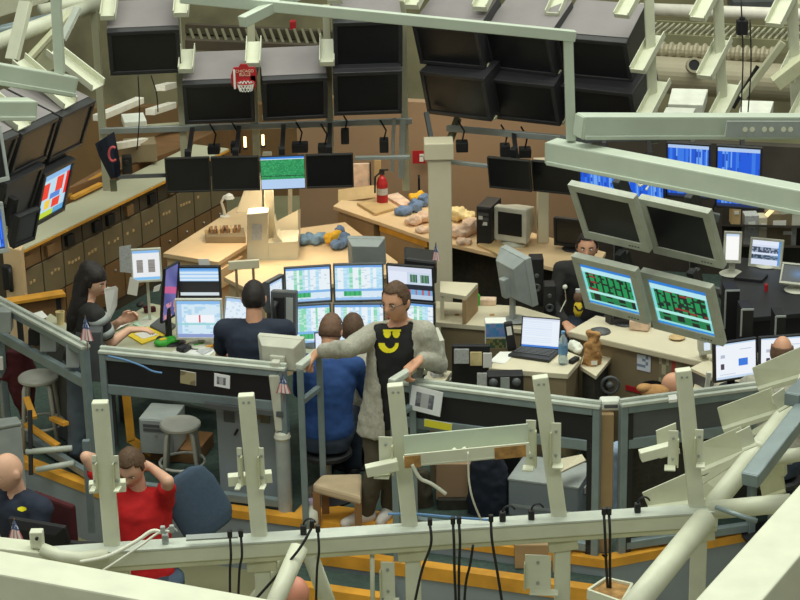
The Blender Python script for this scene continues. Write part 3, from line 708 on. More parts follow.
# slanting plates on the right of the ring
def plate(label, q, ds, lip=.03, m='cream', flip=1):
    back = 0 if 'tab' in label or 'left of the tall' in label else .65
    P4 = [W(*p, d=dd + back) for p, dd in zip(q, ds)]
    n = (P4[1] - P4[0]).cross(P4[3] - P4[0]).normalized()
    r = thing('bracket_plate', label, 'bracket', sum(P4, Vector()) / 4, 'slanting bracket plates on the ring side')
    MB().prism(P4, n * .01).build('web', m, r, bevel=.002)
    if back:
        s0 = (P4[1] + P4[2]) / 2; ta, tb_ = W(708, 512, d=8.75), W(790, 409, d=9.5); f_ = max(.02, min(1, (s0 - ta).dot(tb_ - ta) / (tb_ - ta).length_squared)); MB().bar(s0, ta + (tb_ - ta) * f_, .04, .03).build('stem', m, r)
    a, b = P4[3], P4[2]; u = (P4[0] - P4[3]).normalized()
    fw = Vector((0, -1, .1)).normalized()
    MB().prism([a, b, b + fw * lip * 2 - u * lip * .4, a + fw * lip * 2 - u * lip * .4], u * .01).build('lower_flange', m, r, bevel=.002)
    MB().prism([a + fw * lip * 2 - u * lip * .4, b + fw * lip * 2 - u * lip * .4, b + fw * lip * 2 + u * lip * .5, a + fw * lip * 2 + u * lip * .5], fw * .008).build('edge_lip', m, r, bevel=.002)
    return r
plate('uppermost slanting cream plate below the balding head', [(752, 368), (812, 342), (812, 372), (757, 388)], (9.9, 9.7, 9.7, 9.9))
plate('second slanting cream plate in front of the keyboard', [(717, 408), (771, 388), (779, 410), (722, 428)], (9.6, 9.4, 9.4, 9.6))
plate('third slanting cream plate right of the tall post', [(694, 446), (740, 427), (747, 450), (697, 471)], (9.2, 9.0, 9.0, 9.2))
plate('lowest slanting cream plate crossing the tall post', [(642, 493), (690, 472), (700, 500), (648, 507)], (9.0, 8.9, 8.9, 9.0))
plate('short cream plate left of the tall post', [(656, 431), (676, 423), (678, 447), (658, 452)], (8.85, 8.85, 8.85, 8.85))
plate('cream plate beneath the tube at the right of the tall post', [(700, 478), (740, 462), (726, 496), (702, 500)], (9.1, 9.0, 9.0, 9.1), lip=.01)
plate('small upright cream tab leaning on the diagonal tube', [(736, 433), (750, 426), (756, 444), (742, 450)], (8.9, 8.9, 8.9, 8.9), lip=.008)
plate('small grey cream tab under the uppermost plate', [(772, 396), (784, 388), (790, 404), (778, 411)], (9.1, 9.1, 9.1, 9.1), lip=.008)
plate('crumpled cream sheet under the horizontal tube', [(757, 470), (780, 458), (785, 490), (762, 498)], (8.9, 8.8, 8.8, 8.9), lip=.012, m='cream_dark')
# tubes
def pipe(label, pts, rr, m='cream', name='ring_tube', n=32):
    return simple(name, MB().tube(pts, rr, n), m, label, 'tube', smooth=True)
pipe('thick cream diagonal tube crossing the ring beam end', [W(628, 613, d=7.75), W(704, 520, d=8.55)], .056)
pipe('cream diagonal tube continuing up between the bracket plates', [W(708, 512, d=8.75), W(790, 409, d=9.5)], .05)
pipe('collar ring on the upper diagonal tube', [W(756, 452, d=9.17), W(760, 447, d=9.2)], .054)
pipe('short horizontal cream tube at the ring beam end', [W(712, 510, d=8.75), W(790, 503, d=8.6)], .045)
pipe('short cream tube behind the grey channel', [W(775, 458, d=9.1), W(815, 452, d=9.1)], .035)
pipe('cream strut tube in front of the bald head', [W(299, 548, d=8.4), W(262, 632, d=8.05)], .042)
pipe('cream strut tube leaning right below the ring beam', [W(309, 552, d=8.55), W(342, 640, d=8.9)], .038)
pipe('cream strut tube leaning left behind the front strut', [W(290, 556, d=8.6), W(238, 622, d=8.9)], .035)
pipe('thin cream rod below the ring beam near the orange step', [W(372, 545, d=8.6), W(373, 625, d=8.6)], .011)
gb = beam('grey box channel lying along the diagonal tube', W(815, 396, d=9.1), W(750, 480, d=8.4), .085, .07, 'rail_grey', lip=False)
beam('short grey box channel end over the uppermost plates', W(816, 376, d=9.3), W(792, 400, d=9.0), .08, .07, 'rail_grey', lip=False)
# massive beams nearest the gallery
beam('massive cream girder with flush seam crossing below the seated men', W(-60, 574, d=7.0), W(330, 646, d=6.6), .17, .2, 'cream', name='girder', cat='girder', lip=False, ext=2, ext2=.2)
g = beam('massive cream girder rising beside the diagonal tube', W(706, 652, d=6.35), W(864, 468, d=7.7), .215, .22, 'cream', name='girder', cat='girder', lip=False, ext=.5, ext2=2.5)
r = thing('beam_stub', 'stubby cream beam end with square tab beside the flag', 'beam', W(10, 555, d=8.35)); MB().bar(W(-260, 522, d=7.95), W(45, 555, d=8.42), .14, .075).build('box_section', 'cream', r, bevel=.006); MB().box(W(37, 538, d=8.38), (.06, .05, .08)).build('tab', 'cream', r, bevel=.006); MB().lathe(W(37, 538, d=8.34), [(.008, 0), (.008, .012)], 10, Matrix.Rotation(rad(90), 3, 'X')).build('tab_hole', 'black', r)
pipe('cream conduit wrapped with tape along the ring beam start', [W(42, 549, d=8.36), W(60, 556, d=8.34), W(80, 558, d=8.36), W(108, 555, d=8.38)], .03, name='conduit')
pipe('small grey strap pipe at the ring beam end', [W(716, 507, d=8.62), W(735, 514, d=8.55), W(757, 521, d=8.5)], .012, 'rail_grey', name='conduit')
# cables over the ring beam
def cable(label, pts, r_=.0065, m='cable_black', group='black cables hanging over the ring beam', plug=True):
    P_ = [W(x, y, d=dd) for x, y, dd in pts]
    sm = []
    for i in range(len(P_) - 1):
        p0 = P_[max(i - 1, 0)]; p1 = P_[i]; p2 = P_[i + 1]; p3 = P_[min(i + 2, len(P_) - 1)]
        for s in range(6):
            t = s / 6; sm.append(.5 * ((2 * p1) + (p2 - p0) * t + (2 * p0 - 5 * p1 + 4 * p2 - p3) * t * t + (3 * p1 - p0 - 3 * p2 + p3) * t ** 3))
    sm.append(P_[-1])
    r = thing('cable', label, 'cable', min(sm, key=lambda p: p.z), group)
    MB().tube(sm, r_, 6).build('cord', m, r, smooth=True)
    if plug: MB().bar(P_[0], P_[0] + Z3(.035), .022, .022).build('plug', 'cable_black' if m != 'cable_white' else 'grey_plastic', r, bevel=.004)
    return r
D0 = 8.36
for x, xe, ye, lb in ((430, 414, 606, 'next to the rusty tape'), (453, 456, 608, 'first of the close pair under the channel shelf'), (459, 459, 608, 'second of the close pair under the channel shelf'), (491, 503, 608, 'hanging from the curly hook'), (609, 611, 606, 'beside the timber post'), (604, 609, 606, 'beside the timber post, thinner'), (241, 238, 606, 'in front of the grey fascia'), (230, 230, 600, 'in front of the grey fascia, shorter'), (318, 316, 606, 'next to the leaning strut')):
    o = onb(x); cable('black cable ' + lb, [(x, 533 - (x - 300) * .06, D0), (x + 1, 552 - (x - 300) * .06, D0 - .03), ((x + xe) / 2, 570, D0), (xe, ye, D0)])
cable('black cable slung diagonally down to the girder', [(312, 527, D0), (300, 548, D0 - .04), (280, 572, D0 - .05), (255, 600, D0 - .05)])
cable('black looped cable with knot below the channel shelf', [(473, 545, D0), (470, 565, D0), (466, 582, D0), (464, 608, D0)], plug=False)
cable('white cable arcing from two plugs along the ring beam', [(163, 533, 8.4), (152, 531, 8.4), (135, 542, 8.36), (108, 556, 8.33), (80, 562, 8.32)], .009, 'cable_white', 'white cables on the ring beam')
cable('white cable running beside the arced one', [(172, 532, 8.4), (160, 532, 8.4), (140, 546, 8.35), (110, 566, 8.3), (100, 572, 8.3)], .006, 'cable_white', 'white cables on the ring beam')
cable('pale blue wire lying behind the cable hooks', [(388, 514, 8.62), (415, 514, 8.62), (450, 517, 8.62), (490, 520, 8.62)], .006, 'cable_blue', None, False)
cable('thin white pull cord hanging from the channel shelf', [(468, 452, 8.45), (469, 480, 8.45), (473, 500, 8.45), (481, 520, 8.5)], .005, 'cable_white', None, False)
cable('coiled white wire bundle beside the olive trouser leg', [(412, 464, 8.45), (420, 478, 8.45), (432, 484, 8.45), (446, 494, 8.45)], .009, 'cable_white', None, False)
for x, y, lb in ((299, 523, 'at the locker post'), (527, 510, 'right of the curly hook'), (635, 497, 'before the dark net'), (163, 528, 'white'), (498, 507, 'curly')):
    p = onb(x) + Vector((0, 0, .072)); r = thing('cable_hook', 'small cable hook on the ring beam, ' + lb, 'hook', p - Z3(.03), 'cable hooks on the ring beam')
    mm = 'cable_black' if lb != 'white' else 'grey_plastic'
    MB().box(p, (.03, .03, .05)).build('clip_body', mm, r, bevel=.006)
    MB().tube([p + Vector((.03 * math.cos(a) + .03, 0, .02 + .035 * math.sin(a))) for a in [math.pi - i * .3 for i in range(10)]], .005, 6).build('loop', mm, r)
# thin cords against the far ring
for x0, y0, x1, y1, d, lb in ((138, 75, 137, 150, 15.6, 'below the lone television'), (151, 75, 158, 112, 15.6, 'looping below the lone television'), (597, 0, 600, 112, 13.8, 'in front of the corrugated duct'), (750, 20, 748, 112, 13.8, 'in front of the grating')):
    if x0 == 597: x0, x1 = 749 - 8, 741
    cable('thin dark cord ' + lb, [(x0, y0, d), ((x0 + x1) / 2 + 2, (y0 + y1) / 2, d), (x1, y1, d)], .005, 'cable_black', None, False)

# ------------------------------------------------------------------ far background, right: ducts and grating
pipe('long white pipe beyond the bare ring', [W(640, 9, d=19.4), W(1000, 22, d=18.2)], .06, 'lamp_white', 'far_pipe')
dk = [W(650, 74, d=18.4), W(950, 94, d=17.4)]
r = thing('ventilation_duct', 'large round beige ventilation duct with a dark hole', 'duct', dk[0] - Z3(.2))
MB().tube(dk, .17, 28).build('pipe', 'duct_metal', r, smooth=False)
hp = W(693, 66, d=18.05); MB().lathe(hp, [(.07, 0), (.07, .08), (.05, .08), (.05, .0)], 20, frame(0, 70)).build('hole_collar', 'duct_metal', r)
MB().lathe(hp, [(.05, .0), (.05, .07)], 18, frame(0, 70)).build('hole', 'black', r)
r = thing('corrugated_duct', 'corrugated flexible duct lying over the round duct', 'duct', W(650, 56, d=18.6))
a, b = W(650, 50, d=18.6), W(775, 56, d=18.2); n_ = 60
MB().tube([a + (b - a) * (i / n_) for i in range(n_ + 1)], [.085 if (i // 2) % 2 else .062 for i in range(n_ + 1)], 14).build('pipe', 'duct_metal', r)
r = thing('grating_walkway', 'olive steel grating strip above the corrugated duct', 'grating', W(700, 40, d=19.2))
a, b = W(645, 33, d=19.3), W(900, 46, d=18.4); t = (b - a).normalized(); n = Vector((-t.y, t.x, 0)); 
MB().bar(a + Z3(-.06), b + Z3(-.06), .03, .12).build('front_edge', 'far_olive', r); MB().bar(a + n * .45, b + n * .45, .03, .06).build('rear_edge', 'far_olive', r)
L_ = (b - a).length
for i in range(int(L_ / .06)):
    p = a + t * (i * .06); MB().bar(p, p + n * .45, .02, .03).build('slat', 'counter_grey', r)
for x0, y0, x1, y1, d, lb in ((668, 88, 708, 105, 17.2, 'tilted white box between two bare ring posts'), (662, 107, 696, 116, 16.8, 'flat white box just above the level beam'), (738, 100, 774, 116, 16.6, 'white box at the crossing struts above the level beam')):
    simple('white_equipment_box', MB().prism([W(x0 + 4, y0, d=d), W(x1, y0 + 1, d=d), W(x1 - 5, y1, d=d - .25), W(x0, y1 - 1, d=d - .25)], (0, .02, -.12)), 'white_box', lb, 'box', bevel=.006)
rod('cross_strut', 'olive strut crossing below the grating, leaning left', W(742, 98, d=15.6), W(783, 42, d=15.6), .06, .05, 'counter_grey', 'strut')
rod('cross_strut', 'rusty cream strut at the edge of the bare ring', W(775, 84, d=14.0), W(816, 52, d=14.0), .12, .09, 'cream_dark', 'strut')
rod('prop_rod', 'black prop leaning below the white box struts', W(733, 108, d=15.9), W(758, 66, d=15.9), .03, .03, 'cable_black', 'strut')
simple('clamp_lamp', MB().box(W(742, 27, d=18.8), (.1, .1, .14)).box(W(742, 22, d=18.8), (.05, .05, .1)), 'black', 'small black lamp head on the grating', 'lamp', bevel=.01)
for x, y, w_, h_, d, m_, lb in ((792, 10, 26, 22, 20, 'cream_dark', 'pale cabinet at the far end of the white pipe'), (760, 2, 60, 10, 21.5, 'mid_plastic', 'dark low cabinet beyond the white pipe')):
    c = W(x, y, d=d); k = mpp(c); simple('far_cabinet', MB().box(c, (w_ * k, .4, h_ * k)), m_, lb, 'cabinet', bevel=.01)
# far background, left: trusses, pipes and pale ledges
pipe('cream pipe sloping behind the left overhead beams', [W(-10, 45, d=15.0), W(95, 5, d=16.5)], .06, 'cream', 'far_pipe')
pipe('second cream pipe in the far left corner', [W(40, 10, d=17.5), W(112, -4, d=18)], .05, 'cream', 'far_pipe')
pipe('grey pipe below the cream pipe in the far left corner', [W(-8, 33, d=16), W(52, 18, d=16.4)], .045, 'rail_grey', 'far_pipe')
rod('far_upright', 'cream slotted upright in the far left corner', W(12, 60, d=14.6), W(26, 2, d=14.8), .1, .05, 'cream', 'upright')
rod('far_upright', 'olive leaning strut beside the thin sage pole', W(22, 66, d=15.2), W(72, 12, d=16), .05, .04, 'cream_dark', 'strut')
rod('far_upright', 'pale slim strut between the cream pipes', W(62, 40, d=15.4), W(78, 8, d=15.6), .06, .04, 'rail_light', 'strut')
simple('far_cabinet', MB().prism([W(-8, 20, d=18), W(48, 2, d=19), W(48, -12, d=19), W(-8, -6, d=18)], (0, .3, 0)), 'cream', 'cream cabinet in the far left corner with small vents', 'cabinet', bevel=.01)
simple('sheet_metal', MB().prism([W(36, 60, d=16), W(52, 40, d=16), W(62, 62, d=16), (W(44, 76, d=16))], (0, .05, 0)), 'cream_dark', 'olive cream sheet below the far pipes', 'panel')
for x0, y0, x1, y1, d, w_, m_, lb in ((97, 118, 140, 100, 18.2, .09, 'lamp_white', 'white ledge strip below the lone television'), (150, 112, 172, 105, 18.4, .09, 'lamp_white', 'short white ledge strip near the ring post'), (104, 148, 145, 141, 17.6, .07, 'lamp_white', 'thin white strip at the pennant'), (160, 88, 172, 85, 19, .1, 'lamp_white', 'tiny white strip above the ledge strips'), (150, 128, 200, 124, 19.9, .12, 'cream_dark', 'olive ledge behind the pennant')):
    rod('far_ledge', lb, W(x0, y0, d=d), W(x1, y1, d=d + .8), w_, .06, m_, 'ledge')
simple('far_box', MB().box(W(134, 121, d=17.6), (.2, .3, .07), frame(12)), 'white_box', 'white flat box below the lone television', 'box', bevel=.006)
simple('far_counter', MB().prism([W(64, 190, d=17.2), W(170, 128, d=20.5), W(250, 116, d=21.5), W(175, 150, d=18.8)], (0, 0, -.5)), 'wood_brown', 'brown counter top far behind the pennant', 'counter')
for i, (x0, y0, x1, y1, d) in enumerate(((186, 28, 335, 36, 20.5), (186, 44, 335, 50, 19.8))):
    rod('far_truss', ('upper' if i == 0 else 'lower') + ' olive truss rail behind the hoop televisions', W(x0, y0, d=d), W(x1, y1, d=d - .2), .08, .1, 'pg_dark', 'truss')
simple('truss_mesh', MB().prism([W(186, 28, d=20.6), W(335, 36, d=20.4), W(335, 50, d=20.1), W(186, 46, d=20.3)], (0, .03, 0)), 'pg_dark', 'dark mesh panel inside the olive truss behind the hoop', 'mesh')
for i in range(18):
    x = 190 + i * 8; rod('truss_web', 'short diagonal web of the olive truss behind the hoop', W(x, 30, d=20.3), W(x + 6, 46, d=20.0), .03, .04, 'dark_olive', 'strut', 'diagonal webs of the far truss')
simple('far_sign', MB().box(W(293, 26, d=20.38), (.06, .1, .11)), 'red', 'small red sign behind the thin sage bar', 'sign', bevel=.004)

# ================================================================== counters and furniture at the back
def flat(pts, z): return [W(x, y, z=z) for x, y in pts]
def offs(a, b, k):                                     # horizontal left normal of a->b, length k
    t = (b - a); t.z = 0; t.normalize(); return Vector((-t.y, t.x, 0)) * k
# pigeonhole counter
c0, c1 = W(20, 249, z=1.0), W(226, 148, z=1.0)
tc = (c1 - c0).normalized(); nb = offs(c0, c1, 1); L = (c1 - c0).length
r = thing('pigeonhole_counter', 'long olive pigeonhole counter with grey top and rows of drawers', 'counter', (c0 + c1) / 2 - Z3(1.0))
MB().prism([c0 - tc * .02 - nb * .03, c1 - nb * .03, c1 + nb * .36, c0 - tc * .02 + nb * .36], (0, 0, -.035)).build('counter_top', 'counter_grey', r, bevel=.004)
MB().prism([c0 - nb * .035 - Z3(.012), c1 - nb * .035 - Z3(.012), c1 - nb * .03 - Z3(.012), c0 - nb * .03 - Z3(.012)], (0, 0, -.02)).build('edge_band', 'wood_orange', r)
MB().prism([c0 + nb * .03 - Z3(1.0), c1 + nb * .03 - Z3(1.0), c1 + nb * .34 - Z3(1.0), c0 + nb * .34 - Z3(1.0)], (0, 0, .96)).build('carcass', 'pg_dark', r)
ncol = 11; cw = L / ncol
def face(i, z0, z1, proud, pad=.008):
    a = c0 + tc * (i * cw + pad) - Z3(1.0 - z0); b = c0 + tc * ((i + 1) * cw - pad) - Z3(1.0 - z0)
    return [a + nb * .03, b + nb * .03, b + nb * (.03 - proud), a + nb * (.03 - proud)], z1 - z0
for i in range(ncol):
    q, h_ = face(i, .80, .955, .012); o = MB().prism(q, (0, 0, h_)).build('pigeonhole', 'pg_dark' if H(i, 2) > .3 else 'pg_brown', r, bevel=.003)
    p = c0 + tc * ((i + .25 + .5 * H(i, 5)) * cw) - Z3(.13) + nb * .012
    MB().box(p, (.1, .06, .09), frame(63)).build('stored_box', 'black' if H(i, 7) > .45 else 'pg_brown', o)
    q, h_ = face(i, .48, .785, .02); o = MB().prism(q, (0, 0, h_)).build('drawer', 'pg_olive', r, bevel=.004)
    for k in range(4):
        p = c0 + tc * ((i + .22 + .16 * k) * cw) - Z3(.33 + .02 * H(i, k)) + nb * .008
        if H(i, k, 2) > .3: MB().box(p, (.03, .006, .022), frame(63)).build('label_holder', 'board_tan', o)
    q, h_ = face(i, .1, .465, .012); o = MB().prism(q, (0, 0, h_)).build('cupboard_door', 'pg_brown', r, bevel=.004)
    p = c0 + tc * ((i + .5) * cw) - Z3(.62) + nb * .012; MB().ball(p, .012, 8, 6).build('knob', 'steel', o)
ep = thing('counter_end_panel', 'cream timber end panel with a black wall phone, beside the railing', 'panel', W(12, 252, z=1.0) - Z3(1.0))
p0 = W(2, 246, z=1.05); p1 = W(21, 250, z=1.05)
MB().prism([p0, p1, p1 + Vector((0, .12, 0)), p0 + Vector((0, .12, 0))], (0, 0, -1.05)).build('panel', 'desk_tan', ep, bevel=.01)
q = W(8, 277, d=p0.y - .03); MB().box(q, (.09, .06, .22)).build('wall_phone', 'black', ep, bevel=.02)
MB().tube([q + Vector((.03, -.05, .1)), q + Vector((.035, -.075, .05)), q + Vector((.035, -.075, -.05)), q + Vector((.03, -.05, -.1))], [.02, .014, .014, .02], 10).build('handset', 'dark_plastic', ep, smooth=True)
# yellow boards and dark things on the counter
for i, (x0, y0, x1, y1, lb) in enumerate(((66, 196, 106, 172, 'topmost'), (72, 198, 101, 184, 'lower'))):
    a, b = W(x0, y0, z=1.02 + .02 * i), W(x1, y1, z=1.02 + .02 * i); simple('timber_board', MB().bar(a, b, .05, .03), 'wood_orange', lb + ' yellow board lying on the grey counter behind the lit television', 'board', bevel=.003)
simple('counter_box', MB().box(W(140, 150, z=1.12), (.3, .25, .18), frame(10)), 'cabinet_olive', 'olive box on the far end of the pigeonhole counter', 'box', bevel=.01)
simple('counter_speaker', MB().box(W(127, 164, z=1.1), (.09, .09, .16), frame(10)).lathe(W(127, 164, z=1.1) + Vector((0, -.05, .03)), [(.03, 0), (.02, .01)], 12, Matrix.Rotation(rad(90), 3, 'X')), 'black', 'small black speaker next to the olive box', 'speaker', bevel=.006)
# low timber bench behind the railing
a, b = W(6, 302, z=.72), W(64, 293, z=.72)
r = thing('timber_bench', 'orange brown timber bench board behind the diagonal railing', 'bench', (a + b) / 2 - Z3(.72))
MB().bar(a, b, .12, .03).build('top_board', 'wood_orange', r, bevel=.004); MB().bar(a - Z3(.08), b - Z3(.08), .03, .14).build('front_board', 'wood_brown', r, bevel=.003)
for f in (.2, .9): MB().bar(a + (b - a) * f - Z3(.02), a + (b - a) * f - Z3(.72), .04, .05).build('leg', 'dark_plastic', r)

# ------------------------------------------------------------------ tan tables with the column unit
TZ = .75
def table(name, label, pts, z, body='desk_tan', front=None, thick=.04, zb=0, inset=.04, legs=False, top='desk_tan', cat='table'):
    P_ = flat(pts, z); c = sum(P_, Vector()) / len(P_)
    r = thing(name, label, cat, Vector((c.x, c.y, zb)))
    MB().prism(P_, (0, 0, -thick)).build('table_top', top, r, bevel=.004)
    Q = [p + (c - p).normalized() * inset for p in P_]
    if legs:
        for p in Q: MB().bar(Vector((p.x, p.y, z - thick)), Vector((p.x, p.y, zb)), .05, .05).build('leg', 'mid_plastic', r)
        fy = sorted(Q, key=lambda p: -p.y)[:2]; MB().prism([Vector((p.x, p.y - .02, zb + .05)) for p in fy] + [Vector((p.x, p.y - .05, zb + .05)) for p in fy[::-1]], (0, 0, z - thick - zb - .05)).build('modesty_panel', body, r)
    else: MB().prism([Vector((p.x, p.y, zb)) for p in Q], (0, 0, z - thick - zb)).build('cabinet_body', body, r)
    return r, P_
r, P_ = table('tan_table', 'tan table with file tray and white lamp beside the pigeonhole counter', [(163, 253), (236, 207), (262, 200), (262, 222), (247, 244), (218, 262)], TZ)
a, b = P_[5], P_[4]; t = (b - a).normalized(); n = Vector((t.y, -t.x, 0))
for i in range(2):
    u0 = a + t * (.05 + i * .2); u1 = a + t * (.22 + i * .2)
    MB().prism([u0 + n * .004 - Z3(.08), u1 + n * .004 - Z3(.08), u1 + n * .004 - Z3(.25), u0 + n * .004 - Z3(.25)], n * -.05).build('drawer', 'desk_tan', r, bevel=.004)
table('tan_table', 'tan table strewn with blue cloths right of the column unit', [(224, 277), (250, 262), (299, 240), (300, 228), (345, 222), (398, 262), (388, 274), (262, 296)], TZ - .01)
# file tray
q = flat([(205, 236), (244, 234), (246, 243), (206, 243)], TZ + .001)
r = thing('file_tray', 'grey tray of index cards on the tan table', 'tray', q[3])
MB().prism(q, (0, 0, .06)).build('tray_body', 'cabinet_olive', r, bevel=.004)
for i in range(9):
    p = q[0] + (q[1] - q[0]) * ((i + .7) / 10.0) + (q[3] - q[0]) * .4; MB().box(p + Z3(.07), (.02, .12, .05), frame(-10 + 20 * H(i, 1))).build('card_stack', 'wood_brown' if i % 3 else 'board_tan', r)
# white desk lamp
p = W(225, 217, z=TZ); k = mpp(p)
r = thing('desk_lamp', 'white curved desk lamp on the tan table', 'lamp', p)
MB().lathe(p, [(.045, 0), (.045, .012), (.02, .02)], 16).build('base', 'lamp_white', r)
MB().tube([p + Z3(.01), p + Vector((-.01, 0, .08)), p + Vector((-.025, 0, .14)), p + Vector((0, 0, .19)), p + Vector((.03, 0, .2))], [.015, .014, .012, .012, .012], 10).build('stem', 'lamp_white', r, smooth=True)
MB().lathe(p + Vector((.045, 0, .175)), [(.05, 0), (.035, .03), (.012, .045)], 14).build('shade', 'lamp_white', r)
# column unit: cream divider with a square column running up to the ring
cu = thing('column_unit', 'cream column and box divider standing between the tan tables', 'divider', W(270, 258, z=TZ) - Z3(TZ))
K = lambda x, y, d: W(x, y, d=d)
d_ = W(270, 258, z=TZ).y
k = mpp(K(270, 240, d_)); b0 = K(248, 262, d_); b1 = K(298, 258, d_)
MB().prism([K(247, 263, d_), K(268, 264, d_ - .02), K(268, 212, d_ - .02), K(247, 214, d_)], (0, .16, 0)).build('left_panel', 'desk_cream', cu, bevel=.006)
MB().prism([K(252, 240, d_ - .005), K(262, 240, d_ - .01), K(262, 224, d_ - .01), K(252, 224, d_ - .005)], (0, -.006, 0)).build('notice', 'paper_grey', cu)
MB().prism([K(268, 264, d_ - .02), K(298, 262, d_ - .02), K(298, 241, d_ - .02), K(268, 243, d_ - .02)], (0, .32, 0)).build('front_box', 'desk_cream', cu, bevel=.006)
cl = K(266, 240, d_ + .1); MB().prism([cl, cl + Vector((9 * k, 0, 0)), cl + Vector((9 * k, .1, 0)), cl + Vector((0, .1, 0))], (0, 0, .75)).build('column', 'desk_cream', cu, bevel=.006)
fl = [K(275, 243, d_), K(275, 215, d_)] + [K(275 + 9 * (1 - math.cos(a)), 241 - 9 * (1 - math.sin(a)), d_) for a in [i * math.pi / 12 for i in range(7)]]
MB().prism([K(274, 243, d_ - .01), K(286, 243, d_ - .01), K(281, 240, d_ - .01), K(277, 235, d_ - .01), K(275.5, 228, d_ - .01), K(274, 220, d_ - .01)], (0, .2, 0)).build('fillet', 'desk_cream', cu)
MB().prism([K(275, 240, d_ + .5), K(298, 238, d_ + .3), K(298, 210, d_ + .3), K(275, 222, d_ + .5)], (.02, .03, 0)).build('rear_panel', 'desk_cream', cu)
MB().prism([K(236, 213, d_ + .5), K(262, 213, d_ + .45), K(262, 172, d_ + .45), K(245, 188, d_ + .5)], (0, .05, 0)).build('light_panel', 'desk_cream', cu, bevel=.004)
MB().prism([K(288, 226, d_ + .9), K(292, 226, d_ + .9), K(292, 170, d_ + .9), K(288, 170, d_ + .9)], (0, .05, 0)).build('rear_column', 'desk_cream', cu)
# lamp that floods the column unit with warm light (hidden under the hanging monitor row)
wl = bpy.data.lights.new('warm_task_light', 'AREA'); wl.shape = 'RECTANGLE'; wl.size = .5; wl.size_y = .08; wl.energy = 11; wl.color = (1, .8, .55)
wo = bpy.data.objects.new('warm_task_light', wl); COL.objects.link(wo); wo.location = W(258, 176, d=d_ + .1); wo.rotation_euler = (rad(-12), 0, 0)
wl = bpy.data.lights.new('warm_counter_light', 'AREA'); wl.shape = 'RECTANGLE'; wl.size = 2.2; wl.size_y = .1; wl.energy = 9; wl.color = (1, .78, .52)
wo = bpy.data.objects.new('warm_counter_light', wl); COL.objects.link(wo); wo.location = (.6, 17.1, 1.75); wo.rotation_euler = (0, 0, rad(-15))
# cloths
def heap(name, label, blobs, material, cat='cloth', group=None):
    """soft crumpled heap: overlapping lumps in one skin"""
    m = MB()
    for (c, rr) in blobs: m.ball(c, rr, 14, 10)
    return tag(soft(name, m, material, None, .011, 1, crumple=.03), label, cat, group)
def soft(name, mb, material, parent, voxel=.012, smooth_it=6, cut=None, crumple=0):
    o = mb.build(name, material, parent)
    md = o.modifiers.new('r', 'REMESH'); md.mode = 'VOXEL'; md.voxel_size = voxel; md.use_smooth_shade = True
    if crumple:
        tx = bpy.data.textures.new('crumple', 'CLOUDS'); tx.noise_scale = .06 if crumple < .025 else .045
        dm = o.modifiers.new('d', 'DISPLACE'); dm.texture = tx; dm.strength = crumple * 2; dm.texture_coords = 'GLOBAL'
    if smooth_it:
        sm = o.modifiers.new('s', 'SMOOTH'); sm.factor = .5; sm.iterations = smooth_it
    dg = bpy.context.evaluated_depsgraph_get(); me = bpy.data.meshes.new_from_object(o.evaluated_get(dg))
    old = o.data; o.modifiers.clear(); o.data = me; bpy.data.meshes.remove(old); me.name = name
    if cut:
        bm = bmesh.new(); bm.from_mesh(me); MW = ROOTM[o.name]
        bmesh.ops.delete(bm, geom=[v for v in bm.verts if cut(MW @ v.co)], context='VERTS')
        for _ in range(6): bmesh.ops.smooth_vert(bm, verts=[v for v in bm.verts if v.is_boundary], factor=.5, use_axis_x=True, use_axis_y=True, use_axis_z=True)
        bm.to_mesh(me); bm.free()
    if not me.materials: me.materials.append(MATS[material])
    me.shade_smooth()
    return o
T = lambda x, y, z=TZ: W(x, y, z=z)
heap('folded_cloth', 'crumpled pale blue cloth on the tan table', [(T(303 + 6 * i, 243 - (i % 2) * 2) + Z3(.03), (.06, .07, .045)) for i in range(4)], 'cloth_blue')
heap('folded_cloth', 'yellow cloth between two blue cloths on the tan table', [(T(331, 244) + Z3(.05), (.06, .05, .05)), (T(338, 242) + Z3(.06), (.05, .05, .05))], 'cloth_yellow')
heap('folded_cloth', 'slate blue cloth under the yellow one on the tan table', [(T(344, 243) + Z3(.05), (.06, .07, .05)), (T(338, 248) + Z3(.03), (.07, .06, .04)), (T(346, 245) + Z3(.04), (.05, .06, .05)), (T(340, 238) + Z3(.07), (.05, .03, .05))], mat('cloth_slate', '6e86aa', .9, 0, .2, 14))
# cream sign stand in front
p0 = W(228, 262, d=14.9); p1 = W(259, 260, d=14.9)
r = thing('sign_stand', 'small cream sign board on two posts behind the navy shirt man', 'sign', (p0 + p1) / 2 - Z3(.3))
MB().prism([p0, p1, p1 - Z3(.07), p0 - Z3(.07)], (0, .03, 0)).build('board', 'desk_cream', r, bevel=.004)
for f in (.25, .8): q = p0 + (p1 - p0) * f; MB().bar(q - Z3(.06), Vector((q.x, q.y, .0)), .02, .02).build('post', 'cabinet_olive', r)

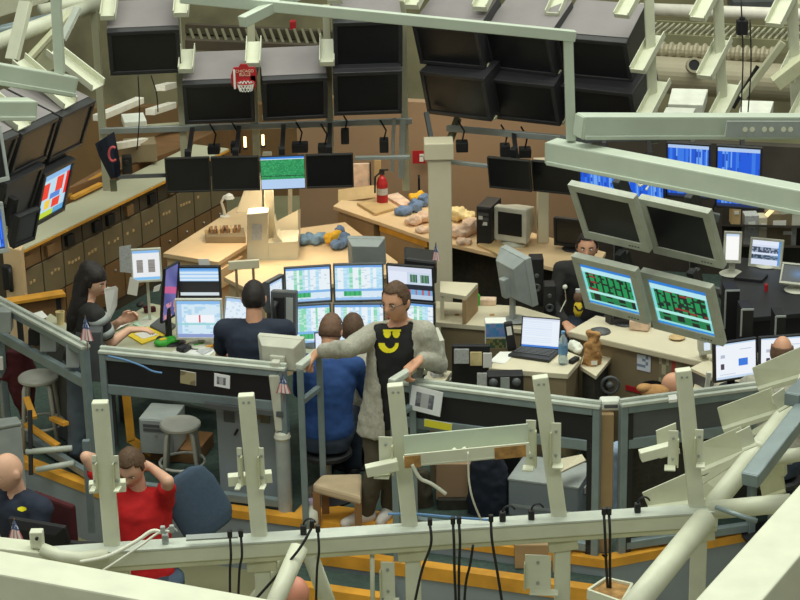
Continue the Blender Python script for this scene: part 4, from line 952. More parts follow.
# ------------------------------------------------------------------ back right counter, pillars, wall things
RZ = .8
np_ = [W(333, 206, z=RZ), W(426, 238, z=RZ), W(590, 276, z=RZ)]; fp_ = [W(606, 252, z=RZ), W(440, 208, z=RZ), W(352, 192, z=RZ)]
r = thing('wall_counter', 'long tan counter with drawers along the warm partition wall', 'counter', np_[1] - Z3(RZ))
MB().prism(np_ + fp_, (0, 0, -.035)).build('counter_top', 'desk_tan', r, bevel=.004)
for j, (f0, f1, nd, mm) in enumerate(((.03, .43, 2, 'wood_side'), (.5, .97, 2, 'wood_side'))):
    a = np_[0] + (np_[1] - np_[0]) * f0; b = np_[0] + (np_[1] - np_[0]) * f1; n = offs(a, b, 1)
    o = MB().prism([a + n * .03 - Z3(RZ), b + n * .03 - Z3(RZ), b + n * .4 - Z3(RZ), a + n * .4 - Z3(RZ)], (0, 0, RZ - .035)).build('pedestal', 'wood_side', r)
    for i in range(2):
        z1 = RZ - .06 - i * .36
        MB().prism([a + n * .03 + Z3(z1 - RZ), b + n * .03 + Z3(z1 - RZ), b + n * .015 + Z3(z1 - RZ), a + n * .015 + Z3(z1 - RZ)], (0, 0, -.33)).build('drawer', mm, o, bevel=.006)
a = np_[0] + (np_[1] - np_[0]) * .5; b = np_[1]; n = offs(a, b, 1)
MB().prism([a + n * .02 - Z3(.04), b + n * .02 - Z3(.04), b + n * .01 - Z3(.04), a + n * .01 - Z3(.04)], (0, 0, -.05)).build('orange_strip', 'wood_orange', r)
MB().prism([np_[1] + Vector((.1, .35, -RZ)), np_[2] + Vector((0, .35, -RZ)), np_[2] + Vector((0, .4, -RZ)), np_[1] + Vector((.1, .4, -RZ))], (0, 0, RZ - .04)).build('back_board', 'carpet_dark', r)
# square pillars
def pillar(label, x0, x1, ytop, d, m='desk_cream', zb=0):
    a = W(x0, 230, d=d); b = W(x1, 230, d=d); zt = W(x0, ytop, d=d).z
    r = thing('square_pillar', label, 'pillar', Vector(((a.x + b.x) / 2, d, zb)))
    MB().prism([(a.x, d, zb), (b.x, d, zb), (b.x, d + .18, zb), (a.x, d + .18, zb)], (0, 0, zt - zb)).build('shaft', m, r, bevel=.008)
    MB().prism([(a.x - .03, d - .02, zt), (b.x + .02, d - .02, zt), (b.x + .02, d + .2, zt), (a.x - .03, d + .2, zt)], (0, 0, .14)).build('capital', m, r, bevel=.008)
    return r
pillar('thick cream square pillar in front of the wall counter', 429, 452, 160, 15.75)
pillar('slim cream pillar standing on the wall counter beside the black monitor', 538, 549, 180, 16.3, zb=RZ)
# wall things
def wallobj(x, y, d): return W(x, y, d=d)
c = W(361, 176, d=17.9); k = mpp(c)
r = thing('notice_board', 'pale pin board in a dark lower frame on the wall counter', 'board', c - Z3(.15))
MB().box(c, (18 * k, .03, 26 * k)).build('sheet', 'cloth_pink', r); MB().box(c + Vector((0, -.005, -14 * k)), (20 * k, .05, 3 * k)).box(c + Vector((9.5 * k, -.005, 0)), (1.5 * k, .05, 28 * k)).build('frame', 'dark_plastic', r)
simple('timber_block', MB().prism([W(338, 191, d=17.75), W(378, 186, d=17.7), W(380, 197, d=17.6), W(338, 202, d=17.65)], (0, .05, 0)).prism([W(374, 160, d=17.95), W(381, 160, d=17.95), W(381, 192, d=17.95), W(374, 192, d=17.95)], (0, .05, 0)), 'board_tan', 'tan timber frame piece under the pin board', 'frame', bevel=.004)
c = W(382, 184, d=17.5); k = mpp(c)
r = thing('fire_extinguisher', 'red fire extinguisher standing on the wall counter', 'extinguisher', Vector((c.x, c.y, RZ)))
MB().lathe((c.x, c.y, RZ), [(.045, 0), (.05, .02), (.05, .2), (.035, .25), (.015, .27), (.015, .29)], 20).build('cylinder', 'red', r, smooth=False)
MB().box((c.x, c.y, RZ + .3), (.05, .03, .03)).box((c.x + .02, c.y, RZ + .325), (.08, .02, .012)).build('valve', 'dark_plastic', r)
MB().tube([(c.x - .02, c.y - .02, RZ + .3), (c.x - .06, c.y - .03, RZ + .27), (c.x - .065, c.y - .03, RZ + .12)], .009, 8).build('hose', 'black', r)
MB().lathe((c.x, c.y, RZ + .1), [(.0505, 0), (.0505, .06)], 20).build('label_band', 'paper_grey', r)
c = W(419, 157, d=18.3); k = mpp(c)
r = thing('fire_sign', 'red wall sign with white mark near the pillar', 'sign', c - Z3(.06))
MB().box(c, (13 * k, .015, 13 * k)).build('plate', 'red', r); MB().box(c + Vector((2.4 * k, -.01, -1.5 * k)), (4 * k, .006, 6 * k)).box(c + Vector((3.5 * k, -.01, 2 * k)), (6 * k, .006, 2.5 * k)).build('mark', 'paper', r)
simple('wall_slot', MB().box(W(419, 185, d=18.25), (.02, .1, .17)), 'black', 'narrow black slot strip on the warm wall beside the pillar', 'strip')
# things on wall counter
R_ = lambda x, y, z=RZ: W(x, y, z=z)
for i, (pts, lb) in enumerate((([(357, 205), (378, 200), (396, 210), (375, 216)], 'tan folded board on the wall counter'), ([(385, 198), (398, 195), (412, 205), (402, 208)], 'cream paper pile behind the slate cloth'))):
    simple('paper_pile', MB().prism(flat(pts, RZ + .002), (0, 0, .025)), 'board_tan' if i == 0 else 'cloth_pink', lb, 'papers', bevel=.003)
heap('folded_cloth', 'slate cloth on the wall counter beside the pillar', [(R_(404, 214) + Z3(.03), (.08, .09, .04)), (R_(416, 211) + Z3(.05), (.07, .08, .05)), (R_(424, 206) + Z3(.06), (.05, .06, .06))], MATS['cloth_slate'])
heap('folded_cloth', 'small yellow cloth on the slate cloth', [(R_(414, 206) + Z3(.09), (.05, .05, .03)), (R_(420, 204) + Z3(.09), (.04, .05, .03))], 'cloth_yellow')
heap('folded_cloth', 'cream pink cloth heap left of the pillar', [(R_(413, 224) + Z3(.03), (.07, .09, .045)), (R_(424, 222) + Z3(.05), (.06, .08, .05)), (R_(422, 232) + Z3(.02), (.06, .06, .03))], 'cloth_pink')
heap('folded_cloth', 'pale yellow cloth heap right behind the pillar', [(R_(458, 220) + Z3(.06), (.08, .1, .06)), (R_(468, 222) + Z3(.05), (.06, .08, .05))], mat('cloth_cream', 'e4d09a', .9, 0, .2, 14))
heap('folded_cloth', 'pink white cloth heap in front of the black computer tower', [(R_(459, 236) + Z3(.04), (.09, .1, .05)), (R_(470, 234) + Z3(.07), (.08, .09, .07)), (R_(480, 231) + Z3(.06), (.05, .07, .06)), (R_(464, 244) + Z3(.02), (.07, .06, .03))], 'cloth_pink')
def tower(label, p, w_, dp, h_, yaw, m='dark_plastic', group=None, name='computer_tower'):
    M = Matrix.Translation(p) @ frame(yaw).to_4x4(); r = thing(name, label, 'computer', p, group)
    MB(M).box((0, 0, h_ / 2), (w_, dp, h_)).build('case', m, r, bevel=.008)
    MB(M).box((0, -dp / 2 - .004, h_ / 2), (w_ * .9, .012, h_ * .94)).build('front_panel', m, r, bevel=.004)
    for z in (.82, .7): MB(M).box((0, -dp / 2 - .012, h_ * z), (w_ * .72, .006, h_ * .08)).build('drive_bay', 'mid_plastic', r)
    MB(M).lathe((0, -dp / 2 - .01, h_ * .55), [(.012, 0), (.01, .006)], 10, Matrix.Rotation(rad(90), 3, 'X')).build('power_button', 'steel', r)
    return r, M
_, M = tower('black computer tower on the wall counter behind the cream tube monitor', R_(489, 240), .13, .3, .34, -20)
for z in (.25, .2): MB(M).box((.02 * (1 if z < .22 else -1), -.17, z), (.035, .004, .03)).build('sticker', 'paper', _)
# cream tube monitor
p = R_(511, 246); M = Matrix.Translation(p) @ frame(-28).to_4x4()
r = thing('tube_monitor', 'old cream tube monitor with dark screen on the wall counter', 'monitor', p)
MB(M).frustum((0, 0, .19), .30, .30, .30, .30, -.02, .06).frustum((0, 0, .19), .28, .28, .17, .17, .06, .3).build('housing', 'beige_plastic', r, bevel=.012)
MB(M).box((0, -.022, .2), (.22, .01, .2)).build('screen', 'glass_black', r, bevel=.004)
MB(M).lathe((0, .05, 0), [(.11, 0), (.11, .015), (.06, .04)], 18).build('base', 'beige_plastic', r)
simple('flat_keyboard', MB().prism(flat([(477, 246), (492, 241), (512, 250), (498, 256)], RZ + .002), (0, 0, .02)), 'board_tan', 'tan flat keyboard below the cream tube monitor', 'keyboard', bevel=.004)
monitor('desk_monitor', 'black flat monitor behind the slim pillar on the wall counter', [(553, 217), (590, 221), (592, 249), (555, 245)], 16.1, -18, -4, 'dark_plastic', None, stand=RZ, asp=1.35)

# ------------------------------------------------------------------ inner desks
WD = .78
r, P_ = table('trading_desk', 'dark sided trading desk of the woman in striped knit', [(103, 350), (112, 326), (150, 303), (235, 318), (262, 340), (250, 360)], WD, 'carpet_dark', top='counter_grey', legs=True)
# left cluster of monitors
monitor('desk_monitor', 'cream monitor with document page and paper notes, next to the woman', [(131, 243), (163, 254), (161, 289), (130, 275)], 14.6, 16, 4, 'beige_plastic', s_doc, bez=.014, stand=WD, asp=1.2, dy=10, neckw=.022)
monitor('portrait_monitor', 'portrait screen with purple sunset picture, seen at a slant', [(165, 262), (177, 268), (176, 324), (161, 314)], 14.2, 42, -4, 'dark_plastic', s_sunset, bez=.01, depth=.02, stand=WD, asp=.75, dy=20)
monitor('desk_monitor', 'black monitor with half dark page above the cream one', [(178, 266), (221, 266), (221, 298), (178, 298)], 14.3, 0, 6, 'dark_plastic', s_half, bez=.016, stand=WD, asp=1.35)
monitor('desk_monitor', 'beige monitor with pale blue form below the black one', [(176, 299), (223, 299), (222, 339), (175, 340)], 14.1, 0, 8, 'beige_plastic', s_app, bez=.014, stand=WD, asp=1.2)
monitor('desk_monitor', 'pale tilted monitor half hidden behind the navy shirt man', [(226, 296), (258, 300), (254, 334), (222, 331)], 14.2, -18, -6, 'grey_plastic', s_pale, bez=.012, stand=WD, asp=1.1)
def sheet(label, pts, z, m='paper', name='paper_sheet', cat='paper', h_=.003, ds=None, group=None):
    P_ = flat(pts, z) if ds is None else [W(x, y, d=ds) for x, y in pts]
    return simple(name, MB().prism(P_, (0, 0, h_) if ds is None else (0, .004, 0)), m, label, cat, group)
sheet('long paper note stuck left of the cream monitor', [(119, 247), (131, 245), (131, 273), (120, 272)], 0, 'paper_grey', ds=14.55)
sheet('short paper note hanging under the cream monitor', [(130, 277), (139, 281), (137, 296), (127, 294)], 0, 'paper', ds=14.5)
sheet('tiny paper note at the corner of the cream monitor', [(154, 287), (161, 284), (159, 291), (153, 292)], 0, 'paper', ds=14.5)
sheet('square paper note on top of the black monitor', [(198, 259), (209, 259), (210, 266), (199, 266)], 0, 'paper', ds=14.4)
r = thing('yellow_envelope', 'yellow edged envelope with white sheet on the trading desk', 'envelope', W(143, 337, z=WD))
MB().prism(flat([(122, 333), (148, 328), (166, 336), (142, 345)], WD + .001), (0, 0, .012)).build('envelope', 'yellow', r, bevel=.003); MB().prism(flat([(134, 334), (149, 331), (158, 335), (143, 339)], WD + .014), (0, 0, .003)).build('white_sheet', 'paper', r)
sheet('mint green folder on the trading desk', [(133, 325), (150, 316), (158, 320), (142, 329)], WD + .001, 'mint', 'folder', 'folder', .012)
simple('open_laptop_base', MB().prism(flat([(150, 328), (160, 320), (176, 327), (166, 337)], WD + .001), (0, 0, .025)), 'mid_plastic', 'dark laptop base below the purple picture screen', 'laptop', bevel=.004)
def mouse(label, x, y, z, m='black', s=1.0):
    p = W(x, y, z=z); simple('computer_mouse', MB().ball(p + Z3(.015), (.03 * s, .05 * s, .02), 14, 8), m, label, 'mouse', smooth=True)
mouse('black mouse behind the mint folder', 140, 306, WD); mouse('black mouse beside the green snack bag', 160, 341, WD)
p = W(165, 345, z=WD); r = thing('snack_bag', 'bright green snack bag on the trading desk', 'bag', p)
soft('bag', MB().ball(p + Z3(.025), (.085, .05, .03), 16, 10, frame(25)).ball(p + Vector((.05, .03, .03)), (.06, .04, .028)), 'green_bright', r, .008, 2, crumple=.01)
MB().box(p + Vector((-.01, -.015, .05)), (.06, .03, .02), frame(25)).build('printed_patch', 'yellow', r, bevel=.008)
sheet('white sheet with small photos near the railing', [(172, 352), (190, 345), (216, 350), (204, 360)], WD + .001)
r = thing('desk_phone', 'grey desk telephone on the white sheet', 'telephone', W(186, 350, z=WD)); 
MB().prism(flat([(176, 351), (184, 347), (192, 349), (184, 354)], WD + .004), (0, 0, .03)).build('body', 'dark_plastic', r, bevel=.006); MB().prism(flat([(178, 350), (185, 347.5), (187, 348), (180, 351.5)], WD + .035), (0, 0, .02)).build('handset', 'black', r, bevel=.006)
sheet('grey printed card on the white sheet', [(196, 351), (206, 347), (213, 350), (203, 355)], WD + .006, 'paper_grey')
for x, y, mm, lb in ((199, 345, 'green_bright', 'green glue stick lying before the beige monitor'), (211, 346, 'wood_orange', 'orange marker lying before the beige monitor')):
    a = W(x - 5, y + 1, z=WD + .012); b = W(x + 5, y - 1, z=WD + .012); simple('marker_pen', MB().tube([a, b], .012, 10), mm, lb, 'marker')
r = thing('black_saucer', 'black round dish under the green glue stick', 'dish', W(198, 346, z=WD)); MB().lathe(W(198, 346, z=WD), [(.05, 0), (.09, .006), (.085, .01), (.04, .004)], 20).build('bowl', 'black', r)
p = W(243, 352, z=WD); simple('water_cup', MB().lathe(W(225, 357, z=WD), [(.02, 0), (.026, .07), (.022, .07), (.018, .01)], 14), mat('cup_blue', '8fb4dc', .4), 'small blue cup behind the black band railing', 'cup')
simple('red_stapler', MB().box(W(150, 312, z=WD) + Z3(.02), (.09, .04, .04), frame(25)).box(W(147, 312, z=WD) + Z3(.045), (.06, .03, .02), frame(25)), 'maroon', 'dark red stapler behind the mint folder', 'stapler', bevel=.006)
# things at the diagonal railing
sheet('white sheet lying on the grey box by the railing', [(32, 314), (42, 311), (48, 317), (40, 320)], .95)
r = thing('grey_console', 'grey flat console behind the diagonal railing', 'console', W(55, 325, z=.92) - Z3(.92)); q = flat([(42, 322), (50, 313), (78, 330), (68, 337)], .92)
MB().prism(q, (0, 0, -.1)).build('top', 'counter_grey', r, bevel=.006); MB().prism([p + (sum(q, Vector()) / 4 - p) * .1 - Z3(.1) for p in q], (0, 0, -.8)).build('body', 'mid_plastic', r)
simple('paper_cup', MB().lathe(W(61, 324, z=.92), [(.025, 0), (.035, .1), (.03, .1), (.02, .01)], 14), 'cloth_cream' if 'cloth_cream' in MATS else 'paper', 'cream paper cup on the grey console', 'cup')
def panel_box(label, x0, x1, y0, y1, d, m, name='equipment_box', dep=.12):
    return simple(name, MB().prism([W(x0, y1, d=d), W(x1, y1, d=d), W(x1, y0, d=d), W(x0, y0, d=d)], (0, dep, 0)), m, label, 'box', bevel=.006)
panel_box('grey equipment box seen under the diagonal cap rail', 40, 56, 333, 352, 13.85, 'grey_plastic'); panel_box('grey equipment box next to the railing post', 66, 79, 345, 368, 13.5, 'grey_plastic')
panel_box('black box between the two grey ones', 28, 39, 330, 346, 14.0, 'black'); panel_box('pale grey screen back at the frame edge', -8, 11, 312, 333, 14.1, 'grey_plastic')
panel_box('dark olive side cabinet right behind the railing corner', 86, 101, 332, 382, 13.55, 'mid_plastic')
def us_flag(label, x, y, d, w_px, h_px, lean=0):
    c = W(x, y, d=d); k = mpp(c); r = thing('small_flag', label, 'flag', c - Z3(h_px * k * .5), 'small american flags')
    def f(u, v):
        if v > .5: return (.33, .42, .62) if H(int(u * 8), int(v * 10), 1) > .18 else (.9, .9, .95)
        return (.82, .45, .48) if int(u * 7) % 2 == 0 else (.95, .9, .9)
    bend = lambda u, v: Vector((-(u - .5) * (v - .2) * w_px * k * 1.1, .01 * math.sin(u * 6), 0))
    grid('cloth', c, Vector((w_px * k, 0, 0)), Vector((0, 0, h_px * k)), 10, 14, f, 'flat_print', r, bend)
    MB().bar(c + Vector((0, .008, h_px * k * .55)), c + Vector((0, .008, -h_px * k * .95)), .006, .006).build('stick', 'wood_brown', r)
us_flag('small american flag on the diagonal railing post', 86, 329, 13.3, 11, 25); us_flag('small american flag on the railing post at the step opening', 283 + 0, 384, 12.84, 12, 20)
us_flag('small american flag beside the bald man', 15, 530, 11.05, 13, 22); us_flag('small american flag on the black monitor by the pillar', 436, 252, 14.3, 7, 18)

# ------------------------------------------------------------------ centre desk with six monitors
CZ = .72
table('trading_desk', 'centre trading desk carrying two rows of white monitors', [(270, 352), (300, 338), (440, 344), (446, 362), (434, 370), (276, 366)], CZ, 'carpet_dark', top='counter_grey', legs=True)
for q, d, ya, sh, lb, bd in (([(283, 268), (331, 264), (332, 302), (286, 304)], 14.35, 5, s_sheet(3), 'upper white spreadsheet monitor at the handset side', 'mid_plastic'), ([(333, 264), (384, 263), (384, 301), (334, 302)], 14.35, 0, s_sheet(11), 'upper white spreadsheet monitor in the middle', 'mid_plastic'),
                         ([(290, 305), (331, 303), (332, 344), (292, 346)], 14.25, 5, s_sheet(17), 'lower white spreadsheet monitor at the handset side', 'mid_plastic'), ([(333, 303), (385, 303), (385, 344), (334, 344)], 14.25, 0, s_sheet(23), 'lower white spreadsheet monitor in the middle', 'mid_plastic'),
                         ([(386, 262), (433, 269), (435, 303), (388, 298)], 14.3, -12, s_two, 'upper black monitor with split page beside the cardigan man', 'dark_plastic'), ([(388, 299), (435, 304), (435, 344), (389, 340)], 14.2, -12, s_sheet(31), 'lower black monitor with white page beside the cardigan man', 'dark_plastic')):
    monitor('desk_monitor', lb, q, d, ya, 4, bd, sh, bez=.012, depth=.04, stand=CZ, asp=1.28, dy=5, dt=5, group='six monitors on the centre desk')
monitor('desk_monitor', 'grey monitor edge turned away left of the six monitors', [(267, 282), (283, 274), (284, 306), (268, 312)], 14.4, 45, 0, 'mid_plastic', s_pale, stand=CZ, asp=1.2)
# monitor seen from the back behind the six
monitor('desk_monitor', 'grey monitor back with vents on the tan table', None, 0, stand=TZ, body='grey_plastic', at=(W(367, 252, d=15.35) + Z3(.02), .30, .24, 172, -12))
simple('dark_casing', MB().prism([W(404, 258, d=14.75), W(437, 262, d=14.7), W(437, 285, d=14.7), W(404, 275, d=14.75)], (0, .3, 0)), 'dark_plastic', 'dark hooded casing behind the split page monitor', 'casing', bevel=.02)
# telephone turret
c = W(283, 314, d=13.95); k = mpp(c); r = thing('phone_turret', 'dark grey telephone turret with handset between the two desks', 'telephone', c - Z3(.17))
MB(Matrix.Translation(c) @ frame(-12, -8).to_4x4()).box((0, .04, 0), (26 * k, .08, 46 * k)).build('body', 'mid_plastic', r, bevel=.01)
MB(Matrix.Translation(c) @ frame(-12, -8).to_4x4()).box((-4 * k, -.01, 0), (11 * k, .03, 36 * k)).build('cradle', 'black', r, bevel=.008)
MB(Matrix.Translation(c) @ frame(-12, -8).to_4x4()).tube([(-6 * k, -.03, 13 * k), (-7 * k, -.055, 8 * k), (-7 * k, -.055, -6 * k), (-6 * k, -.03, -12 * k)], [.022, .016, .016, .022], 10).build('handset', 'dark_plastic', r, smooth=True)
MB(Matrix.Translation(c) @ frame(-12, -8).to_4x4()).box((7 * k, -.004, 0), (7 * k, .012, 34 * k)).build('key_strip', 'grey_plastic', r)
# laptop in front of blue shirt man
monitor('small_laptop', 'open laptop screen just beyond the blue shirt man', [(314, 332), (328, 332), (328, 351), (315, 352)], 13.75, 10, -8, 'dark_plastic', s_laptop, bez=.008, depth=.015, stand=CZ, asp=1.1)
# cream monitor seen from behind, on an arm at the rail post
r_, c, w_, h_, M = monitor('rail_monitor', 'cream monitor turned away on an arm at the railing post', None, 0, body='beige_plastic', depth=.06, at=(W(283, 352, d=13.05), .33, .26, 163, -6))
MB(M).box((0, .11, -.02), (.11, .03, .1)).build('back_plate', 'beige_plastic', r_, bevel=.01)
MB(M).box((0, .15, -.05), (.06, .06, .12)).build('swivel', 'beige_plastic', r_, bevel=.01)
p = c - (M.to_3x3() @ Vector((0, -1, 0))) * .17; MB().bar(p + Z3(-.08), Vector((p.x + .03, p.y, .62)), .09, .05).build('arm_post', 'beige_plastic', r_, bevel=.01)
MB().lathe(Vector((p.x + .03, p.y, .55)), [(.05, 0), (.06, .02), (.05, .05), (.03, .06)], 18).build('arm_base', 'beige_plastic', r_)
simple('rail_bollard', MB().lathe(Vector((p.x + .03, p.y, 0)), [(.05, 0), (.05, .55)], 18), 'grey_plastic', 'round grey bollard carrying the turned away monitor', 'post')
# second turned-away cream monitor behind the man's elbow
monitor('desk_monitor', 'cream monitor side view right of the cardigan man', None, 0, body='beige_plastic', stand=.75, at=(W(441, 350, d=13.45), .26, .25, 98, -4))

# ------------------------------------------------------------------ desks right of the standing man
r, P_ = table('side_table', 'cream side table with cable holes behind the photo board', [(436, 322), (436, 301), (520, 306), (560, 318), (560, 332)], .75, 'cabinet_olive', top='desk_cream')
for x, y in ((457, 315), (492, 315)): MB().lathe(W(x, y, z=.75), [(.02, 0), (.02, .004)], 12).build('cable_hole', 'tan_bag', r)
q = flat([(440, 292), (440, 281), (478, 283), (466, 296)], .98)
r = thing('monitor_riser', 'cream shelf riser on the side table', 'shelf', q[0] - Z3(.23)); MB().prism(q, (0, 0, -.035)).build('top', 'desk_cream', r, bevel=.003)
MB().prism([q[0] - Z3(.035), q[0] + Vector((.03, 0, -.035)), q[1] + Vector((.03, 0, -.035)), q[1] - Z3(.035)], (0, 0, -.195)).build('left_side', 'desk_cream', r); MB().prism([q[2] - Z3(.035), q[2] + Vector((-.03, 0, -.035)), q[3] + Vector((-.03, 0, -.035)), q[3] - Z3(.035)], (0, 0, -.195)).build('right_side', 'wood_side', r)
p = W(477, 305, z=.75); r = thing('green_bottle', 'small green bottle on the side table', 'bottle', p); MB().lathe(p, [(.024, 0), (.026, .01), (.026, .08), (.012, .1)], 14).build('bottle', 'green_bright', r); MB().lathe(p + Z3(.1), [(.013, 0), (.013, .02)], 12).build('cap', 'dark_plastic', r)
simple('pink_box', MB().box(W(488, 304, z=.75) + Z3(.025), (.13, .08, .05), frame(-8)), 'cloth_pink', 'pale pink box beside the green bottle', 'box', bevel=.008)
# tall grey monitor from behind
r_, c, w_, h_, M = monitor('desk_monitor', 'tall grey monitor seen from its back edge on the side table', None, 0, body='grey_plastic', stand=.76, depth=.08, at=(W(521, 275, d=14.6), .36, .40, 118, -10))
MB(M).box((0, .15, -.05), (.07, .06, .16)).build('hinge', 'grey_plastic', r_, bevel=.01)
for x, y, w_, h_, d, m_, lb in ((549, 300, 12, 36, 14.9, 'dark_plastic', 'black speaker box right of the tall grey monitor'), (536, 280, 14, 50, 15.0, 'black', 'black cabinet behind the tall grey monitor')):
    c = W(x, y, d=d); k = mpp(c); r = thing('speaker_box', lb, 'speaker', c - Z3(h_ * k / 2)); MB().box(c, (w_ * k, .14, h_ * k)).build('cabinet', m_, r, bevel=.006); MB().lathe(c + Vector((0, -.07, -.04)), [(.035, 0), (.03, .008), (.01, .0)], 16, Matrix.Rotation(rad(90), 3, 'X')).build('cone', 'mid_plastic', r); MB().lathe(c + Vector((0, -.07, .06)), [(.018, 0), (.014, .006)], 14, Matrix.Rotation(rad(90), 3, 'X')).build('tweeter', 'mid_plastic', r)
simple('white_knob_cable', MB().ball(W(565, 287, d=14.8), .02, 10, 8).tube([W(565, 289, d=14.8), W(566, 300, d=14.85), W(560, 312, d=14.8)], .005, 6), 'cable_white', 'white knob with a thin cable beside the speaker', 'cable')
# landscape poster, black phone handset, photo collage
c = W(496, 336, d=14.12); k = mpp(c)
def poster(u, v):
    if v > .45: return (.3 + .25 * H(int(u * 6), int(v * 7), 2), .5 + .1 * v, .8)
    if v > .38: return (.75, .75, .7)
    return (.25, .35, .25) if H(int(u * 9), int(v * 9), 3) > .4 else (.55, .5, .3)
r = thing('landscape_poster', 'blue landscape poster on the side table front', 'poster', c - Z3(.12)); grid('print', c, Vector((20 * k, 0, 0)), Vector((0, 0, 26 * k)), 20, 26, poster, 'flat_print', r); MB().box(c + Vector((0, .064, 0)), (21 * k, .12, 27 * k)).build('backing', 'paper', r)
c = W(510, 336, d=13.72); k = mpp(c); r = thing('phone_handset', 'upright black phone with white label beside the laptop', 'telephone', c - Z3(.13)); MB(Matrix.Translation(c) @ frame(0, 0, -8).to_4x4()).box((0, 0, 0), (9 * k, .05, 30 * k)).build('body', 'black', r, bevel=.01); MB(Matrix.Translation(c) @ frame(0, 0, -8).to_4x4()).box((0, -.027, 7 * k), (5 * k, .004, 9 * k)).build('label', 'paper', r)
# laptop desk
LZ = .86
r, P_ = table('laptop_desk', 'cream topped desk with laptop, bottle and papers', [(488, 368), (500, 355), (560, 348), (582, 357), (568, 374)], LZ, 'cabinet_olive', top='desk_cream', inset=.02)
q = flat([(580, 366), (584, 352), (612, 357), (596, 376)], .8); r = thing('corner_shelf', 'small cream shelf under the brown paper bag', 'shelf', q[0] - Z3(.8)); MB().prism(q, (0, 0, -.03)).build('top', 'desk_cream', r, bevel=.003); MB().prism([p + (sum(q, Vector()) / 4 - p) * .2 - Z3(.03) for p in q], (0, 0, -.77)).build('leg_panel', 'carpet_dark', r)
# the laptop
q = flat([(511, 356), (523, 350), (562, 355), (550, 363)], LZ + .001); r = thing('laptop', 'black laptop with bright white page on the laptop desk', 'laptop', q[0])
q = flat([(508, 357), (520, 349), (560, 353), (549, 363)], LZ + .001); o = MB().prism(q, (0, 0, .022)).build('base', 'dark_plastic', r, bevel=.003)
for i in range(5):
    for j in range(12):
        u = (j + 1.0) / 13.5; v = .12 + i * .13; a = q[1] + (q[2] - q[1]) * u; b = q[0] + (q[3] - q[0]) * u; MB().box(a + (b - a) * v + Z3(.025), (.018, .014, .006), frame(-8)).build('key', 'mid_plastic', o)
c, w_, h_, ya, ti = fit([(522, 316), (562, 319), (559, 352), (520, 347)], q[1].y + .02, -8, -12, 1.3, 8, 8); M = Matrix.Translation(c) @ frame(ya, ti).to_4x4()
MB(M).box((0, .006, 0), (w_, .012, h_)).build('lid', 'dark_plastic', r, bevel=.004); M3 = M.to_3x3(); grid('screen', c + M3 @ Vector((0, -.003, .004)), M3 @ Vector((w_ * .93, 0, 0)), M3 @ Vector((0, 0, h_ * .9)), 40, 30, s_laptop, 'lit_screen', r)
sheet('white sheet at the corner of the laptop desk', [(489, 362), (500, 352), (517, 352), (505, 364)], LZ + .001)
# bottle
p = W(563, 364, z=LZ); r = thing('water_bottle', 'clear plastic water bottle with blue cap on the laptop desk', 'bottle', p)
MB().lathe(p, [(.03, 0), (.033, .01), (.033, .05), (.03, .06), (.033, .08), (.033, .16), (.028, .19), (.014, .215), (.013, .23)], 18).build('bottle', 'clear_plastic', r, smooth=True); MB().lathe(p + Z3(.08), [(.0338, 0), (.0338, .07)], 18).build('label', mat('label_blue', '6f9dc8', .5), r); MB().lathe(p + Z3(.23), [(.015, 0), (.015, .02)], 14).build('cap', MATS['label_blue'], r)
p = W(573, 360, z=LZ); heap('crumpled_bag', 'white crumpled plastic bag behind the bottle', [(W(574, 350, z=LZ) + Z3(.03), (.05, .05, .04)), (W(578, 352, z=LZ) + Z3(.02), (.04, .04, .03))], 'white_box', 'bag')
simple('black_radio', MB().box(W(574, 362, z=LZ) + Z3(.015), (.04, .1, .03), frame(-35)), 'black', 'small black handset lying beside the bottle', 'handset', bevel=.006)
# brown paper bag
p = W(592, 364, z=.8); r = thing('paper_bag', 'brown crumpled paper bag standing on the corner shelf', 'bag', p)
soft('bag', MB().loft([(p + Z3(.0), (.065, 0, 0), (0, .045, 0)), (p + Z3(.06), (.068, 0, 0), (0, .05, 0)), (p + Vector((.005, 0, .14)), (.058, 0, 0), (0, .042, 0)), (p + Vector((.012, 0, .18)), (.045, 0, 0), (0, .035, 0)), (p + Vector((.008, 0, .25)), (.052, 0, 0), (0, .03, 0))], 12), 'tan_bag', r, .008, 1, crumple=.028)
MB().box(p + Vector((.01, -.055, .03)), (.045, .006, .03)).build('white_tag', 'paper', r)
# photo display cards and black boxes in front of the laptop desk
for i, (x0, y0, x1, y1, d, m_, lb) in enumerate(((454, 349, 469, 364, 13.3, 'paper_grey', 'printed photo card stuck on the black monitor stand'), (470, 352, 482, 366, 13.35, 'cloth_cream', 'tan photo card next to the printed one'), (483, 353, 492, 368, 13.3, 'paper', 'white card next to the laptop desk'), (477, 373, 487, 388, 13.1, 'paper_grey', 'grey card leaning above the railing'))):
    panel_box(lb, x0, x1, y0, y1, d, m_, 'photo_card', .008)
panel_box('black display stand carrying the photo cards', 452, 490, 346, 410, 13.36, 'black', 'card_display', .05)
r = thing('keypad_console', 'black console with grey keypad under the laptop desk shelf', 'console', W(505, 392, d=13.15)); a = W(505, 382, d=13.15); k = mpp(a)
MB().box(a, (36 * k, .12, 20 * k)).build('body', 'black', r, bevel=.006); MB().prism([(a.x - .1, a.y - .04, 0), (a.x + .1, a.y - .04, 0), (a.x + .1, a.y + .05, 0), (a.x - .1, a.y + .05, 0)], (0, 0, a.z - 8 * k)).build('pedestal', 'dark_plastic', r); MB().box(a + Vector((-.5 * k, -.062, 0)), (9 * k, .006, 17 * k)).build('keypad', 'grey_plastic', r)
for s in (-12, 11): MB().ball(a + Vector((s * k, -.05, 3 * k)), 5 * k, 12, 8).build('trackball', 'mid_plastic', r, smooth=True)
